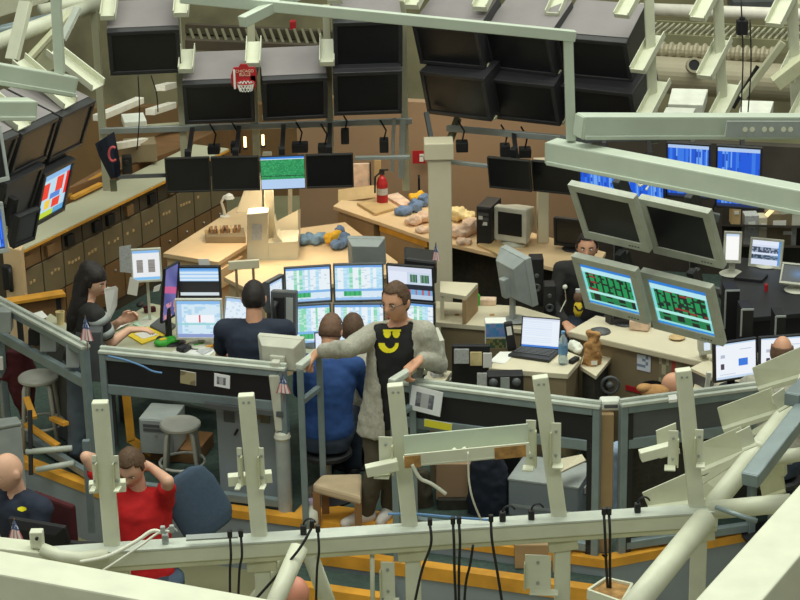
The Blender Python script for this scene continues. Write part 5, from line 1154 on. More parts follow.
simple('console_shelf', MB().prism(flat([(487, 374), (492, 370), (524, 372), (522, 377)], .8), (0, 0, -.025)), 'desk_cream', 'thin cream shelf over the black keypad console', 'shelf', bevel=.003)
r = thing('cream_tray', 'cream tray with paper and mouse beside the gripping hand', 'tray', W(440, 378, z=.78)); q = flat([(426, 380), (428, 368), (452, 371), (442, 385)], .8); MB().prism(q, (0, 0, -.03)).build('tray', 'desk_cream', r, bevel=.004); MB().box(sum(q, Vector()) / 4 + Z3(.012), (.08, .06, .02), frame(20)).build('paper_stack', 'paper_grey', r)
MB().prism([p + (sum(q, Vector()) / 4 - p) * .25 - Z3(.03) for p in q], (0, 0, -.77)).build('pedestal', 'cabinet_olive', r)
# pinned photo and yellow sticker on the railing
def on_rail(label, x, y, w_px, h_px, fn, name, cat, yaw=-19, d=None, spin=0):
    c = W(x, y, d=d); k = mpp(c); M3 = frame(yaw, 0, spin); r = thing(name, label, cat, c - Z3(h_px * k / 2)); MB(Matrix.Translation(c) @ M3.to_4x4()).box((0, .002, 0), (w_px * k, .003, h_px * k)).build('card', 'paper', r)
    grid('print', c + M3 @ Vector((0, -.002, 0)), M3 @ Vector((w_px * k * .98, 0, 0)), M3 @ Vector((0, 0, h_px * k * .98)), 24, 20, fn, 'flat_print', r)
def photo(u, v):
    if .15 < u < .75 and .2 < v < .78: return (.35 + .2 * H(int(u * 9), int(v * 9), 1), .36 + .2 * H(int(u * 9), int(v * 9), 1), .4 + .2 * H(int(u * 9), int(v * 9), 1)) if abs(u - .45) > .12 else (.72, .72, .74)
    return (.92, .93, .95)
on_rail('white sheet with a grey portrait photo pinned to the railing', 426, 401, 33, 27, photo, 'pinned_photo', 'photo', d=12.45, spin=8)
on_rail('yellow sticker strip on the railing middle rail', 438, 425, 29, 8, lambda u, v: (.85, .82, .2), 'yellow_sticker', 'sticker', d=12.38, spin=4)
for x, y, lb in ((180, 378, 'tan'), (214, 381, 'grey')):
    on_rail(lb + ' small photo stuck on the black railing band', x + 8, y, 17, 14, photo if lb == 'grey' else (lambda u, v: (.66, .62, .48) if (u - .5) * (v - .5) > -.05 else (.5, .46, .36)), 'band_photo', 'photo', d=12.9, spin=4)
cable('blue network cable inside the black railing band', [(108, 356, 12.95), (125, 360, 12.93), (142, 366, 12.92), (152, 371, 12.92), (162, 373, 12.92)], .007, 'cable_blue', None, False)
# grey locker with photos behind the left railing
d0 = 12.95; r = thing('grey_locker', 'grey locker door with taped photos behind the left railing', 'locker', W(250, 515, z=0))
a, b = W(216, 520, z=.0), W(283, 524, z=.0); a.y = 13.2; b.y = 13.04; z1 = .9
MB().prism([a, b, b + Vector((0, .12, 0)), a + Vector((0, .12, 0))], (0, 0, z1)).build('body', 'fascia_grey', r, bevel=.006)
t = (b - a).normalized(); n = Vector((t.y, -t.x, 0))
for i, (f, z, w_, h_, mm) in enumerate(((.12, .77, .09, .12, 'paper_grey'), (.2, .64, .08, .14, 'mid_plastic'), (.62, .7, .09, .16, 'cabinet_olive'), (.75, .66, .07, .13, 'dark_olive'), (.42, .74, .07, .1, 'paper_grey'))):
    MB().box(a + (b - a) * f + n * .006 + Z3(z), (w_, .006, h_), frame(math.degrees(math.atan2(t.y, t.x)))).build('taped_photo', mm, r)
MB().box(a + (b - a) * .3 + n * .008 + Z3(.5), (.015, .012, .05), frame(0, 0, 30)).build('latch', 'black', r)
simple('wire_shelf', MB().prism([W(205, 403, d=13.0), W(283, 412, d=12.85), W(283, 418, d=12.85), W(205, 408, d=13.0)], (0, .15, 0)), 'mid_plastic', 'narrow shelf clutter under the railing band', 'shelf', bevel=.004)

# ------------------------------------------------------------------ right hand counters
a0, a1 = W(568, 331, z=.95), W(705, 362, z=.95); n = offs(a0, a1, 1)
r = thing('long_counter', 'long beige counter with posters on its front behind the paper bag', 'counter', (a0 + a1) / 2 - Z3(.95))
MB().prism([a0, a1, a1 + n * .4, a0 + n * .4], (0, 0, -.05)).build('counter_top', 'desk_cream', r, bevel=.01); MB().prism([a0 + n * .04 - Z3(.95), a1 + n * .04 - Z3(.95), a1 + n * .36 - Z3(.95), a0 + n * .36 - Z3(.95)], (0, 0, .9)).build('front', 'cabinet_olive', r)
def on_front(f0, f1, z0, z1, m, name, fn=None):
    p = [a0 + (a1 - a0) * f0 + n * .035 + Z3(z0 - .95), a0 + (a1 - a0) * f1 + n * .035 + Z3(z0 - .95)]
    if fn: grid(name, (p[0] + p[1]) / 2 + Z3((z1 - z0) / 2) - n * .002, p[1] - p[0], Z3(z1 - z0), 16, 18, fn, 'flat_print', r)
    else: MB().prism([p[0], p[1], p[1] + Z3(z1 - z0), p[0] + Z3(z1 - z0)], n * -.004).build(name, m, r)
on_front(.50, .60, .76, .88, None, 'pinned_drawing', lambda u, v: (.9, .92, .97) if H(int(u * 5), int(v * 5), 4) > .35 else (.55, .6, .72))
on_front(.66, .82, .62, .89, None, 'wall_poster', lambda u, v: (.72, .32, .28) if (.55 < u < .75 and v > .3) else ((.55, .52, .42) if H(int(u * 7), int(v * 7), 5) > .45 else (.75, .72, .6)))
on_front(.42, .76, .58, .62, 'red', 'red_strip')
simple('loose_box', MB().box(W(640, 329, z=.95) + Z3(.04), (.14, .1, .07), frame(-20)), 'cloth_pink', 'pale pink box on the long beige counter', 'box', bevel=.006)
monitor('desk_monitor', 'dark monitor foot and back on the long beige counter', None, 0, body='dark_plastic', stand=.95, at=(W(626, 312, d=14.0), .3, .24, 170, 0))
simple('cable_nest', MB().tube([W(575 + 3 * i, 306 + 5 * math.sin(i), d=14.1) for i in range(12)], .008, 6), 'cable_black', 'tangle of black cable behind the lower cream monitors', 'cable')
r = thing('tan_dish', 'small tan dish at the end of the long beige counter', 'dish', W(677, 338, z=.95)); MB().lathe(W(677, 339, z=.95), [(.03, 0), (.06, .015), (.055, .02), (.02, .008)], 16).build('bowl', 'board_tan', r)
# headphones and small plush on the desk behind the laptop
p = W(578, 316, z=.95); r = thing('toy_figure', 'small grey toy figure with yellow collar behind the laptop', 'toy', p)
MB().lathe(p, [(.02, 0), (.035, .04), (.03, .09), (.015, .12)], 14).build('body', 'yellow', r, smooth=True); MB().ball(p + Z3(.15), (.035, .03, .045), 14, 10).build('head', 'hair_thin', r, smooth=True); MB().box(p + Z3(.2), (.04, .03, .03)).build('top', 'paper_grey', r, bevel=.006)
simple('round_cushion', MB().lathe(W(600, 332, z=.95), [(.08, 0), (.075, .012), (.03, .03), (.0, .035)], 18), 'mid_plastic', 'dark flat round cushion behind the brown paper bag', 'cushion', smooth=True)
p = W(616, 379, z=.55); r = thing('yellow_flowers', 'bunch of yellow flowers by the black bin under the counter', 'flowers', p - Z3(.1)); 
for i in range(7): MB().ball(p + Vector((.05 * math.cos(i * 2.1) * H(i), .03 * math.sin(i), .03 + .05 * H(i, 3))), .022, 8, 6).build('bloom', 'yellow', r)
MB().lathe(p - Z3(.14), [(.03, 0), (.04, .14), (.035, .14)], 12).build('vase', 'cable_blue', r)
simple('waste_bin', MB().lathe(W(652, 424, d=13.3), [(.07, 0), (.09, .3), (.08, .3), (.06, .02)], 18), 'black', 'black bin below the red strip', 'bin')
simple('fan', MB().tube([W(610, 385, d=13.4) + Vector((.06 * math.cos(a), 0, .06 * math.sin(a))) for a in [i * math.pi / 10 for i in range(21)]], .012, 8).ball(W(610, 385, d=13.4), .03), 'mid_plastic', 'small grey round fan under the corner shelf', 'fan')
simple('tan_sack', MB().ball(W(655, 392, d=12.75), (.1, .08, .05), 14, 8).ball(W(645, 388, d=12.75), (.06, .05, .03), 12, 8), 'tan_bag', 'tan folded sack behind the railing cap, beside a bare arm', 'sack', smooth=True)
sheet('white slip on the cap rail left of the tall post', [(668, 398), (676, 397), (677, 402), (669, 403)], 1.13, h_=.02)
# right desks
r, P_ = table('corner_desk', 'cream corner desk with two white page monitors by the bracket plates', [(690, 398), (702, 360), (760, 352), (815, 360), (815, 395), (760, 405)], .85, 'carpet_dark', top='desk_cream')
monitor('desk_monitor', 'black framed monitor with blue picture page on the corner desk', [(713, 344), (757, 337), (757, 376), (715, 383)], 12.9, 8, 3, 'dark_plastic', s_web, bez=.012, stand=.85, asp=1.25)
monitor('desk_monitor', 'black framed monitor with white page right beside the balding head', [(759, 337), (806, 334), (806, 372), (759, 376)], 12.95, 4, 3, 'dark_plastic', s_web, bez=.012, stand=.85, asp=1.25)
q = flat([(713, 396), (716, 391), (753, 388), (754, 393)], .852); r = thing('keyboard', 'grey keyboard below the blue picture page monitor', 'keyboard', q[0]); o = MB().prism(q, (0, 0, .02)).build('body', 'mid_plastic', r, bevel=.003)
for i in range(3):
    for j in range(12): p = q[0] + (q[3] - q[0]) * ((j + .8) / 13) + (q[1] - q[0]) * ((i + .7) / 3.6); MB().box(p + Z3(.023), (.018, .02, .006), frame(6)).build('key', 'dark_plastic', r)
monitor('desk_monitor', 'pale blue grey monitor edge left of the corner desk', [(700, 340), (713, 338), (713, 356), (701, 352)], 13.2, 30, 0, 'beige_plastic', s_pale, stand=.85, asp=1)
simple('white_stand', MB().bar(W(709, 372, d=12.7), W(706, 396, d=12.7), .03, .03).box(W(704, 398, d=12.7), (.12, .1, .015)), 'white_box', 'thin white stand before the black framed monitor', 'stand', bevel=.004)
q = flat([(690, 368), (708, 359), (716, 366), (712, 378)], .95); r = thing('cream_box', 'cream topped dark box beside the tall post', 'box', q[0] - Z3(.2)); MB().prism(q, (0, 0, -.02)).build('lid', 'desk_cream', r); MB().prism([p - Z3(.02) for p in q], (0, 0, -.18)).build('box', 'mid_plastic', r)
# dark desks and monitors far right
r, P_ = table('black_desk', 'black desk rows in front of the beige monitors', [(718, 292), (726, 256), (815, 264), (815, 312), (745, 318)], .8, 'black', top='dark_plastic')
for x, y, w_, h_, d, lb in ((745, 318, 12, 28, 13.9, 'grey edged black cabinet below the black desk'), (778, 322, 10, 22, 13.9, 'second grey edged black cabinet below the black desk'), (730, 305, 14, 40, 14.2, 'black tall cabinet at the cream monitor cluster')):
    c = W(x, y, d=d); k = mpp(c); r = thing('black_cabinet', lb, 'cabinet', c - Z3(h_ * k / 2)); MB().prism([(c.x - w_ * k / 2, c.y - .1, 0), (c.x + w_ * k / 2, c.y - .1, 0), (c.x + w_ * k / 2, c.y + .1, 0), (c.x - w_ * k / 2, c.y + .1, 0)], (0, 0, c.z + h_ * k / 2)).build('body', 'black', r, bevel=.004); MB().box(c + Vector((-w_ * k / 2, -.1, 0)), (.012, .012, h_ * k)).box(c + Vector((0, -.1, h_ * k / 2)), (w_ * k, .012, .012)).build('edge_trim', 'grey_plastic', r)
monitor('desk_monitor', 'beige monitor with grey bar pages behind the black desk', [(752, 237), (784, 240), (781, 270), (747, 266)], 15.6, -8, -10, 'beige_plastic', s_bars, bez=.02, stand=.8, asp=1.2)
monitor('desk_monitor', 'beige monitor with blank white screen next to the cream cluster', [(724, 231), (742, 232), (741, 264), (723, 262)], 15.4, -8, -6, 'beige_plastic', s_white, bez=.02, stand=.8, asp=.8)
monitor('desk_monitor', 'dark tablet screen with blue globe at the black desk', [(784, 262), (816, 266), (812, 288), (778, 282)], 15.0, -8, -25, 'beige_plastic', s_globe, bez=.015, stand=.8, asp=1.3)
q = flat([(734, 280), (742, 274), (768, 277), (762, 283)], .8); simple('keyboard', MB().prism(q, (0, 0, .025)), 'dark_plastic', 'black keyboard before the bar page monitor', 'keyboard', bevel=.004)
simple('red_light', MB().lathe(W(766, 291, z=.8), [(.015, 0), (.015, .05), (.01, .06)], 10), 'red', 'tiny red tipped marker on the black desk', 'marker')
sh_ = thing('wall_shelf', 'dark wall shelf holding binder boxes at the far right wall', 'shelf', W(765, 260, d=16.6))
for yy in (244, 224): MB().prism([W(722, yy, d=16.3), W(815, yy + 2, d=16.1), W(815, yy + 2, d=16.75), W(722, yy, d=16.85)], (0, 0, -.02)).build('board', 'wall_dark', sh_)
MB().prism([W(722, 290, d=16.85), W(815, 290, d=16.75), W(815, 200, d=16.75), W(722, 200, d=16.85)], (0, .02, 0)).build('back_panel', 'wall_dark', sh_)
for i, (x, y, w_, h_, m_, lb) in enumerate(((750, 228, 14, 32, 'paper_grey', 'grey upright binder box behind the beige monitors'), (735, 214, 9, 20, 'board_tan', 'tan binder next to the blue monitor'), (762, 227, 10, 30, 'desk_cream', 'cream binder box behind the bar page monitor'), (778, 220, 26, 34, 'cabinet_olive', 'olive shelf unit at the far right wall'), (790, 205, 20, 22, 'beige_plastic', 'beige box with vents on the olive shelf'), (786, 232, 18, 20, 'paper_grey', 'grey carton beside the bar page monitor'))):
    c = W(x, y, d=16.45); k = mpp(c); zc = W(x, 224 if i in (1, 4) else 244, d=16.45).z + h_ * k / 2 + .004; c.z = zc
    r = thing('storage_box', lb, 'box', Vector((c.x, c.y, zc - h_ * k / 2))); MB().box(c, (w_ * k, .14, h_ * k)).build('body', m_, r, bevel=.006); MB().box(c + Vector((0, -.072, h_ * k * .2)), (w_ * k * .5, .004, h_ * k * .18)).build('label_patch', 'paper', r)
rod('wall_bracket_light', 'small warm lit bracket beside the tall blue monitor', W(766, 216, d=15.6), W(776, 206, d=15.6), .03, .03, mat('warm_glow', 'ffd9a0', .5, 0, .02, 5, 0, .5, 1.2), 'light')
simple('cable_bundle', MB().tube([W(630, 176, d=12.3), W(640, 186, d=12.25), W(652, 180, d=12.3), (W(646, 190, d=12.25))], .008, 6), 'cable_white', 'loose white cable above the upper cream monitors', 'cable')
simple('cable_bundle', MB().tube([W(690, 196, d=12.3), W(705, 190, d=12.3), W(716, 200, d=12.3), W(712, 214, d=12.3), W(698, 206, d=12.28)], .009, 6), 'cable_black', 'knot of black cable above the outer cream monitor', 'cable')
simple('cable_bundle', MB().tube([W(600 + 9 * i, 262 + 3 * i + 5 * math.sin(i * 1.7), d=12.25) for i in range(12)], .01, 6), 'cable_black', 'black cable run between the two rows of cream monitors', 'cable')

# ------------------------------------------------------------------ things on the stage floor
def stool(label, x, y, z, legs=4, rr=.15):
    c = W(x, y, z=z); r = thing('round_stool', label, 'stool', Vector((c.x, c.y, 0)), 'round grey stools')
    MB().lathe(c - Z3(.035), [(rr * .9, 0), (rr, .012), (rr, .03), (rr * .93, .04), (0.01, .045)], 28).build('seat', 'stool_grey', r, smooth=False)
    for i in range(4):
        a = rad(45 + 90 * i); p = Vector((math.cos(a), math.sin(a), 0)); MB().tube([c + p * rr * .75 - Z3(.03), c + p * rr * .9 - Z3(.08), Vector((c.x, c.y, .0)) + p * rr * 1.25], .016, 10).build('leg', 'stool_grey', r, smooth=True)
    rg = [Vector((c.x + rr * 1.1 * math.cos(a), c.y + rr * 1.1 * math.sin(a), c.z * .35)) for a in [i * math.pi / 10 for i in range(21)]]; MB().tube(rg, .011, 8).build('foot_ring', 'stool_grey', r, smooth=True)
    return r
stool('round grey stool behind the diagonal railing', 38, 376, .58, rr=.15); stool('round grey stool behind the black band railing', 180, 423, .47, rr=.148)
_, M = tower('grey computer tower on a wooden box behind the round stool', W(164, 446, z=.12), .26, .3, .28, -12, 'grey_plastic')
simple('wooden_box', MB().box(W(175, 452, z=.0) + Z3(.055), (.5, .35, .11), frame(-15)), 'wood_brown', 'low brown wooden box under the grey computer tower', 'box', bevel=.006)
for i, pts in enumerate(([(122, 395), (130, 396), (135, 440), (127, 443)], [(127, 442), (135, 439), (152, 450), (150, 457)])):
    simple('timber_strip', MB().prism([W(x, y, d=13.75) for x, y in pts], (0, .03, 0)), 'wood_orange', ('upright' if i == 0 else 'slanting') + ' orange timber strip left of the computer tower', 'timber')
for i, (x0, y0, x1, y1) in enumerate(((26, 424, 58, 446), (52, 418, 66, 424), (26, 398, 34, 418))):
    rod('timber_strip', ('long', 'short', 'upright')[i] + ' orange timber edge below the diagonal railing', W(x0, y0, d=13.9), W(x1, y1, d=13.7), .05, .03, 'wood_orange', 'timber')
r = thing('grey_bin', 'grey lidded bin outside the diagonal railing', 'bin', W(6, 452, d=12.9)); q = [W(-14, 424, d=12.9), W(18, 420, d=12.9), W(22, 426, d=12.7), (W(-12, 432, d=12.7))]
MB().prism(q, (0, 0, .03)).build('lid', 'steel', r, bevel=.01); MB().prism([p + (sum(q, Vector()) / 4 - p) * .06 for p in q], (0, 0, -.75)).build('body', 'grey_plastic', r, bevel=.01)
for i, (x0, y0, x1, y1, d) in enumerate(((26, 452, 72, 448, 13.5), (36, 470, 74, 463, 13.3))):
    pipe(('upper' if i == 0 else 'lower') + ' short grey step rail beside the seated men', [W(x0, y0, d=d), W(x1, y1, d=d)], .022, 'rail_light', 'step_rail')
rod('slim_post', 'slim dark post carrying the short grey step rails', W(30, 410, d=13.6), W(31, 475, d=13.45), .03, .03, 'dark_plastic', 'post')
rod('side_post', 'slim grey post between the step and the red shirt man', W(86, 440, d=12.7), W(92, 532, d=12.7), .05, .04, 'rail_grey', 'post')
# bench
b0 = flat([(312, 484), (322, 474), (362, 473), (361, 497)], .3); r = thing('padded_bench', 'beige padded bench behind the handrail', 'bench', sum(b0, Vector()) / 4 - Z3(.3))
MB().prism([p - Z3(.07) for p in b0], (0, 0, .07)).build('seat_pad', 'bench_beige', r, bevel=.02)
for p in b0: q = p + (sum(b0, Vector()) / 4 - p) * .15; MB().bar(q - Z3(.06), Vector((q.x, q.y, 0)), .05, .05).build('leg', 'wood_brown', r)
r = thing('water_jug', 'white plastic jug on the step by the handrail', 'jug', W(312, 524, z=0)); MB().lathe(W(312, 523, z=0), [(.05, 0), (.055, .02), (.05, .1), (.02, .13), (.02, .15)], 16).build('body', 'white_box', r, smooth=True); MB().lathe(W(312, 523, z=0) + Z3(.15), [(.025, 0), (.025, .03)], 12).build('cap', mat('cap_lilac', 'c9b8d8', .5), r)
# silver cases behind the right railing
def case(label, x0, x1, y0, d, w3, h_, m, yaw=-15):
    a = W((x0 + x1) / 2, y0, d=d); p = Vector((a.x, a.y, 0)); r = thing('equipment_case', label, 'case', p); M = Matrix.Translation(p) @ frame(yaw).to_4x4(); zt = a.z
    MB(M).box((0, 0, zt / 2), (w3, .4, zt)).build('body', m, r, bevel=.01); MB(M).box((0, 0, zt), (w3 + .01, .41, .02)).build('lid', 'grey_plastic', r, bevel=.006); MB(M).box((w3 / 2 + .006, .0, zt * .7), (.012, .12, .05)).build('handle', 'paper_grey', r, bevel=.004); MB(M).box((0, -.203, zt * .3), (w3 * .9, .008, .02)).build('ridge', 'grey_plastic', r)
case('silver grey equipment case with side handle behind the right railing', 512, 590, 472, 12.85, .5, .4, 'fascia_grey', -20)
simple('dark_case_stack', MB().box(W(560, 468, d=13.0), (.34, .2, .1), frame(-25)), 'dark_plastic', 'flat dark box on the silver grey case', 'box', bevel=.006)
simple('tray_shelf', MB().prism([W(552, 462, d=12.6), W(582, 456, d=12.8), W(586, 462, d=12.7), W(560, 474, d=12.5)], (0, 0, .015)), 'desk_cream', 'small cream tray shelf left of the railing post', 'tray', bevel=.003)
panel_box('taupe cabinet behind the channel shelf', 436, 478, 464, 500, 12.9, 'wall_warm', 'floor_cabinet', .3); panel_box('dark cabinet below the taupe one', 438, 480, 500, 545, 12.85, 'carpet_dark', 'floor_cabinet', .3)
panel_box('brown carton on the step below the ring beam', 515, 552, 545, 569, 12.15, 'wood_side', 'carton', .2); panel_box('light timber block beside the brown carton', 553, 571, 542, 576, 12.1, 'board_tan', 'timber_block', .1)
p = W(488, 455, d=12.8); r = thing('hanging_jacket', 'dark navy jacket hanging behind the right railing', 'jacket', p - Z3(.5)); 
soft('cloth', MB().loft([(p + Z3(.0), (.1, 0, 0), (0, .05, 0)), (p - Z3(.15), (.14, 0, 0), (0, .07, 0)), (p - Z3(.35), (.15, 0, 0), (0, .08, 0)), (p - Z3(.55), (.13, 0, 0), (0, .06, 0))], 14), 'navy_cloth', r, .014, 2, crumple=.02); MB().tube([p + Z3(.02), p + Z3(.06), p + Vector((.02, 0, .08))], .006, 6).build('hook', 'steel', r)
p = W(419, 480, d=12.95); r = thing('olive_coat', 'olive coat hanging beside the standing man legs', 'coat', p - Z3(.3)); soft('cloth', MB().loft([(p + Z3(.08), (.06, 0, 0), (0, .05, 0)), (p - Z3(.1), (.1, 0, 0), (0, .07, 0)), (p - Z3(.33), (.1, 0, 0), (0, .07, 0))], 14), 'trouser_olive', r, .014, 2, crumple=.02); MB().tube([p + Z3(.08), p + Z3(.13)], .006, 6).build('hook', 'steel', r)
# maroon jacket on the left stool, dark trousers hanging at the corner
p = W(18, 352, d=14.45); r = thing('maroon_jacket', 'maroon jacket draped behind the diagonal railing', 'jacket', p - Z3(.55)); soft('cloth', MB().loft([(p + Vector((.0, 0, .02)), (.08, 0, 0), (0, .06, 0)), (p - Z3(.15), (.13, 0, 0), (0, .08, 0)), (p - Z3(.3), (.11, 0, 0), (0, .08, 0)), (p + Vector((.03, 0, -.55)), (.05, 0, 0), (0, .05, 0))], 14).cap(p + Vector((.05, 0, -.1)), p + Vector((-.14, -.05, -.2)), .05, .04), 'maroon', r, .014, 2, crumple=.02)
MB().box(p + Vector((-.13, -.1, -.05)), (.06, .03, .1)).build('pocket_paper', 'paper', r)
# dark net behind the far right railing
simple('black_net', MB().prism([W(628, 428, d=12.33), W(700, 420, d=12.42), W(700, 548, d=12.42), W(628, 548, d=12.33)], (0, .02, 0)), 'carpet_dark', 'dark curtain cloth behind the railing of bracket plates', 'curtain')
# red shirt man's chair, bald man's monitors
cc = W(197, 503, d=12.3); r = thing('swivel_chair', 'blue fabric swivel chair behind the man in red', 'chair', Vector((cc.x - .12, cc.y - .1, HZ)))
M = Matrix.Translation(cc) @ frame(25, -12, -24).to_4x4()
soft('backrest', MB(M).loft([((0, 0, -.24), (.15, 0, 0), (0, .035, 0)), ((0, 0, -.16), (.2, 0, 0), (0, .045, 0)), ((0, .0, .1), (.2, 0, 0), (0, .045, 0)), ((0, 0, .2), (.17, 0, 0), (0, .04, 0)), ((0, 0, .24), (.1, 0, 0), (0, .03, 0))], 22), 'blue_fabric', r, .014, 3)
sx = Vector((cc.x - .3, cc.y - .2, HZ + .33)); MB().lathe(sx - Z3(.04), [(.18, 0), (.21, .03), (.21, .07), (.18, .09)], 24).build('seat', 'blue_fabric', r, smooth=True)
MB().tube([sx - Z3(.04), Vector((sx.x, sx.y, HZ + .08))], .03, 12).build('gas_column', 'dark_plastic', r)
MB().bar(sx + Vector((.1, .12, -.02)), cc + Vector((.02, .03, -.12)), .06, .02).build('back_bar', 'dark_plastic', r)
for i in range(5):
    a = 2 * math.pi * i / 5; e_ = Vector((sx.x + .28 * math.cos(a), sx.y + .28 * math.sin(a), HZ + .06)); o = MB().bar(Vector((sx.x, sx.y, HZ + .09)), e_, .05, .03).build('base_leg', 'dark_plastic', r); MB().ball(e_ - Z3(.03), .03, 10, 8).build('caster', 'black', o)
table('floor_desk', 'low dark desk of the seated men below the ring beam', [(-30, 620), (-30, 560), (120, 590), (200, 640)], HZ + .72, 'carpet_dark', top='mid_plastic', zb=HZ)
monitor('desk_monitor', 'black monitor back turned to the bald man', None, 0, body='black', stand=HZ + .72, depth=.03, at=(W(42, 538, d=11.3), .40, .27, 158, -16))
monitor('desk_monitor', 'black monitor back turned to the man in red', None, 0, body='black', stand=HZ + .72, depth=.03, at=(W(92, 558, d=11.25), .40, .26, 170, -16))

# dark equipment clipped above the hanging monitor row, small warm lamps behind it
for x, y, w_, h_, lb in ((300, 147, 16, 9, 'flat black junction box over the green lit monitor'), (325, 149, 14, 10, 'black power supply over the last hanging monitor'), (214, 149, 12, 8, 'small black junction box over the hanging row'), (236, 147, 10, 10, 'black adapter over the hanging row'), (345, 136, 8, 14, 'black spotlight can near the pin board'), (384, 145, 9, 13, 'black speaker can beside the galvanised uprights'), (462, 146, 12, 10, 'black clamp box under the angled televisions'), (505, 150, 10, 12, 'black bracket box over the hanging pair'), (525, 152, 12, 9, 'flat black box over the hanging pair')):
    c = W(x, y, d=16.32 if x < 420 else 16.1); k = mpp(c); r = thing('junction_box', lb, 'box', c - Z3(h_ * k / 2), 'dark boxes clipped under the far ring')
    MB().box(c, (w_ * k, .12, h_ * k)).build('body', 'black', r, bevel=.008); MB().tube([c + Z3(h_ * k * .4), c + Vector((.02, .02, .12)), c + Vector((-.03, .06, .2))], .008, 6).build('lead', 'cable_black', r)
for x, y, lb in ((245, 142, 'first'), (258, 140, 'second'), (263, 140, 'third')):
    c = W(x, y, d=18.6); r = thing('wall_lamp', lb + ' small warm tube lamp glowing behind the hanging row', 'lamp', c - Z3(.06), 'warm tube lamps behind the hanging row'); MB().tube([c - Z3(.05), c + Z3(.05)], .014, 10).build('tube', mat('lamp_glow', 'ffd7a0', .5, 0, .02, 5, 0, .5, 3.0), r); MB().box(c + Vector((0, .02, -.06)), (.04, .04, .03)).build('holder', 'dark_plastic', r)
# cream bracket end with rusty inside below the ring beam
q = [W(588, 594, d=8.3), W(606, 582, d=8.45), W(632, 588, d=8.4), W(622, 606, d=8.2)]
r = thing('bracket_tray', 'cream bracket tray with rusty bed below the ring beam', 'bracket', q[0] - Z3(.05)); MB().prism(q, (0, 0, .012)).build('bed', 'rust', r)
for i in range(4): MB().bar(q[i], q[(i + 1) % 4], .012, .05).build('rim', 'cream', r)

# ================================================================== people
from mathutils.bvhtree import BVHTree
def head_shape(mb, M, s=1.0, grow=0.0, keep=None):
    nu, nv = 40, 30; pts = []; loc = []
    for i in range(nv + 1):
        for j in range(nu):
            a = math.pi * i / nv; b = 2 * math.pi * j / nu
            x = .077 * math.sin(a) * math.cos(b); y = .098 * math.sin(a) * math.sin(b); z = .122 * math.cos(a)
            bx, by, bz = x, y, z
            if z < 0:
                k = -z / .122; x *= 1 - .26 * k * k; y *= (1 - .42 * k) if y > 0 else (1 - .05 * k)
            if by < 0:
                g = lambda cx, cz, sx, sz: math.exp(-((x - cx) / sx) ** 2 - ((z - cz) / sz) ** 2)
                y -= .026 * g(0, -.02, .013, .026) + .006 * g(0, -.062, .024, .01) + .011 * g(0, -.1, .026, .018) + .004 * g(0, .03, .05, .012)
                y += .010 * (g(.031, .008, .014, .012) + g(-.031, .008, .014, .012)) + .004 * g(0, -.08, .03, .006)
            n = Vector((bx / .077, by / .098, bz / .122))
            p = Vector((x, y, z)) * s + n * grow
            pts.append(p); loc.append((bx, by, bz))
    fs = []
    for i in range(nv):
        for j in range(nu):
            f = (i * nu + j, (i + 1) * nu + j, (i + 1) * nu + (j + 1) % nu, i * nu + (j + 1) % nu)
            if keep:
                c = [sum(loc[q][k] for q in f) / 4 for k in range(3)]
                if not keep(*c): continue
            fs.append(f)
    old = mb.M; mb.M = M; mb.add(pts, fs); mb.M = old
    return mb
def hand(mb, wrist, dv, pn, curl=(35, 45, 35), side=1, s=1.0):
    dv = dv.normalized(); pn = (pn - dv * pn.dot(dv)).normalized(); sd = dv.cross(pn).normalized() * side
    mb.cap(wrist - dv * .02, wrist + dv * .02, .024 * s, .026 * s)
    for k, (off, ln) in enumerate(((-.03, .8), (-.01, .98), (.011, 1.05), (.031, .95))):
        kn = wrist + dv * (.085 * s) + sd * (off * s) - dv * (abs(off - .005) * .25 * s)
        mb.cap(wrist + sd * (off * .6 * s), kn, .017 * s, .0135 * s)
        d = dv.copy(); p = kn; rr = (.0115, .0105, .0095, .0085)
        for q, (sl, cv) in enumerate(zip((.042, .028, .022), curl)):
            d = (Matrix.Rotation(rad(cv), 3, dv.cross(pn)) @ d).normalized(); e2 = p + d * (sl * ln * s)
            mb.cap(p, e2, rr[q] * s, rr[q + 1] * s, 8); p = e2
    t0 = wrist + dv * .025 * s + sd * .022 * s; t1 = t0 + (dv * .55 + sd * .75 + pn * .25).normalized() * .042 * s; t2 = t1 + (dv * .8 + sd * .2 + pn * .5).normalized() * .032 * s; t3 = t2 + (dv * .8 + pn * .6).normalized() * .022 * s
    mb.cap(t0, t1, .015 * s, .012 * s, 8); mb.cap(t1, t2, .012 * s, .0105 * s, 8); mb.cap(t2, t3, .0105 * s, .009 * s, 8)
HAIR = {'short': lambda x, y, z: (z > .083 if y < -.045 else z > .05 if y < 0 else z > -.045) or (abs(x) > .06 and y > -.03 and z > .0),
        'full': lambda x, y, z: z > .055 or (y > .0 and z > -.06) or (abs(x) > .055 and y > -.035 and z > -.03),
        'balding': lambda x, y, z: (z < .05 and y > -.01 and z > -.045 and (abs(x) > .03 or y > .05)),
        'crop': lambda x, y, z: (z > .06 and y > -.06) or (y > .01 and z > -.04)}
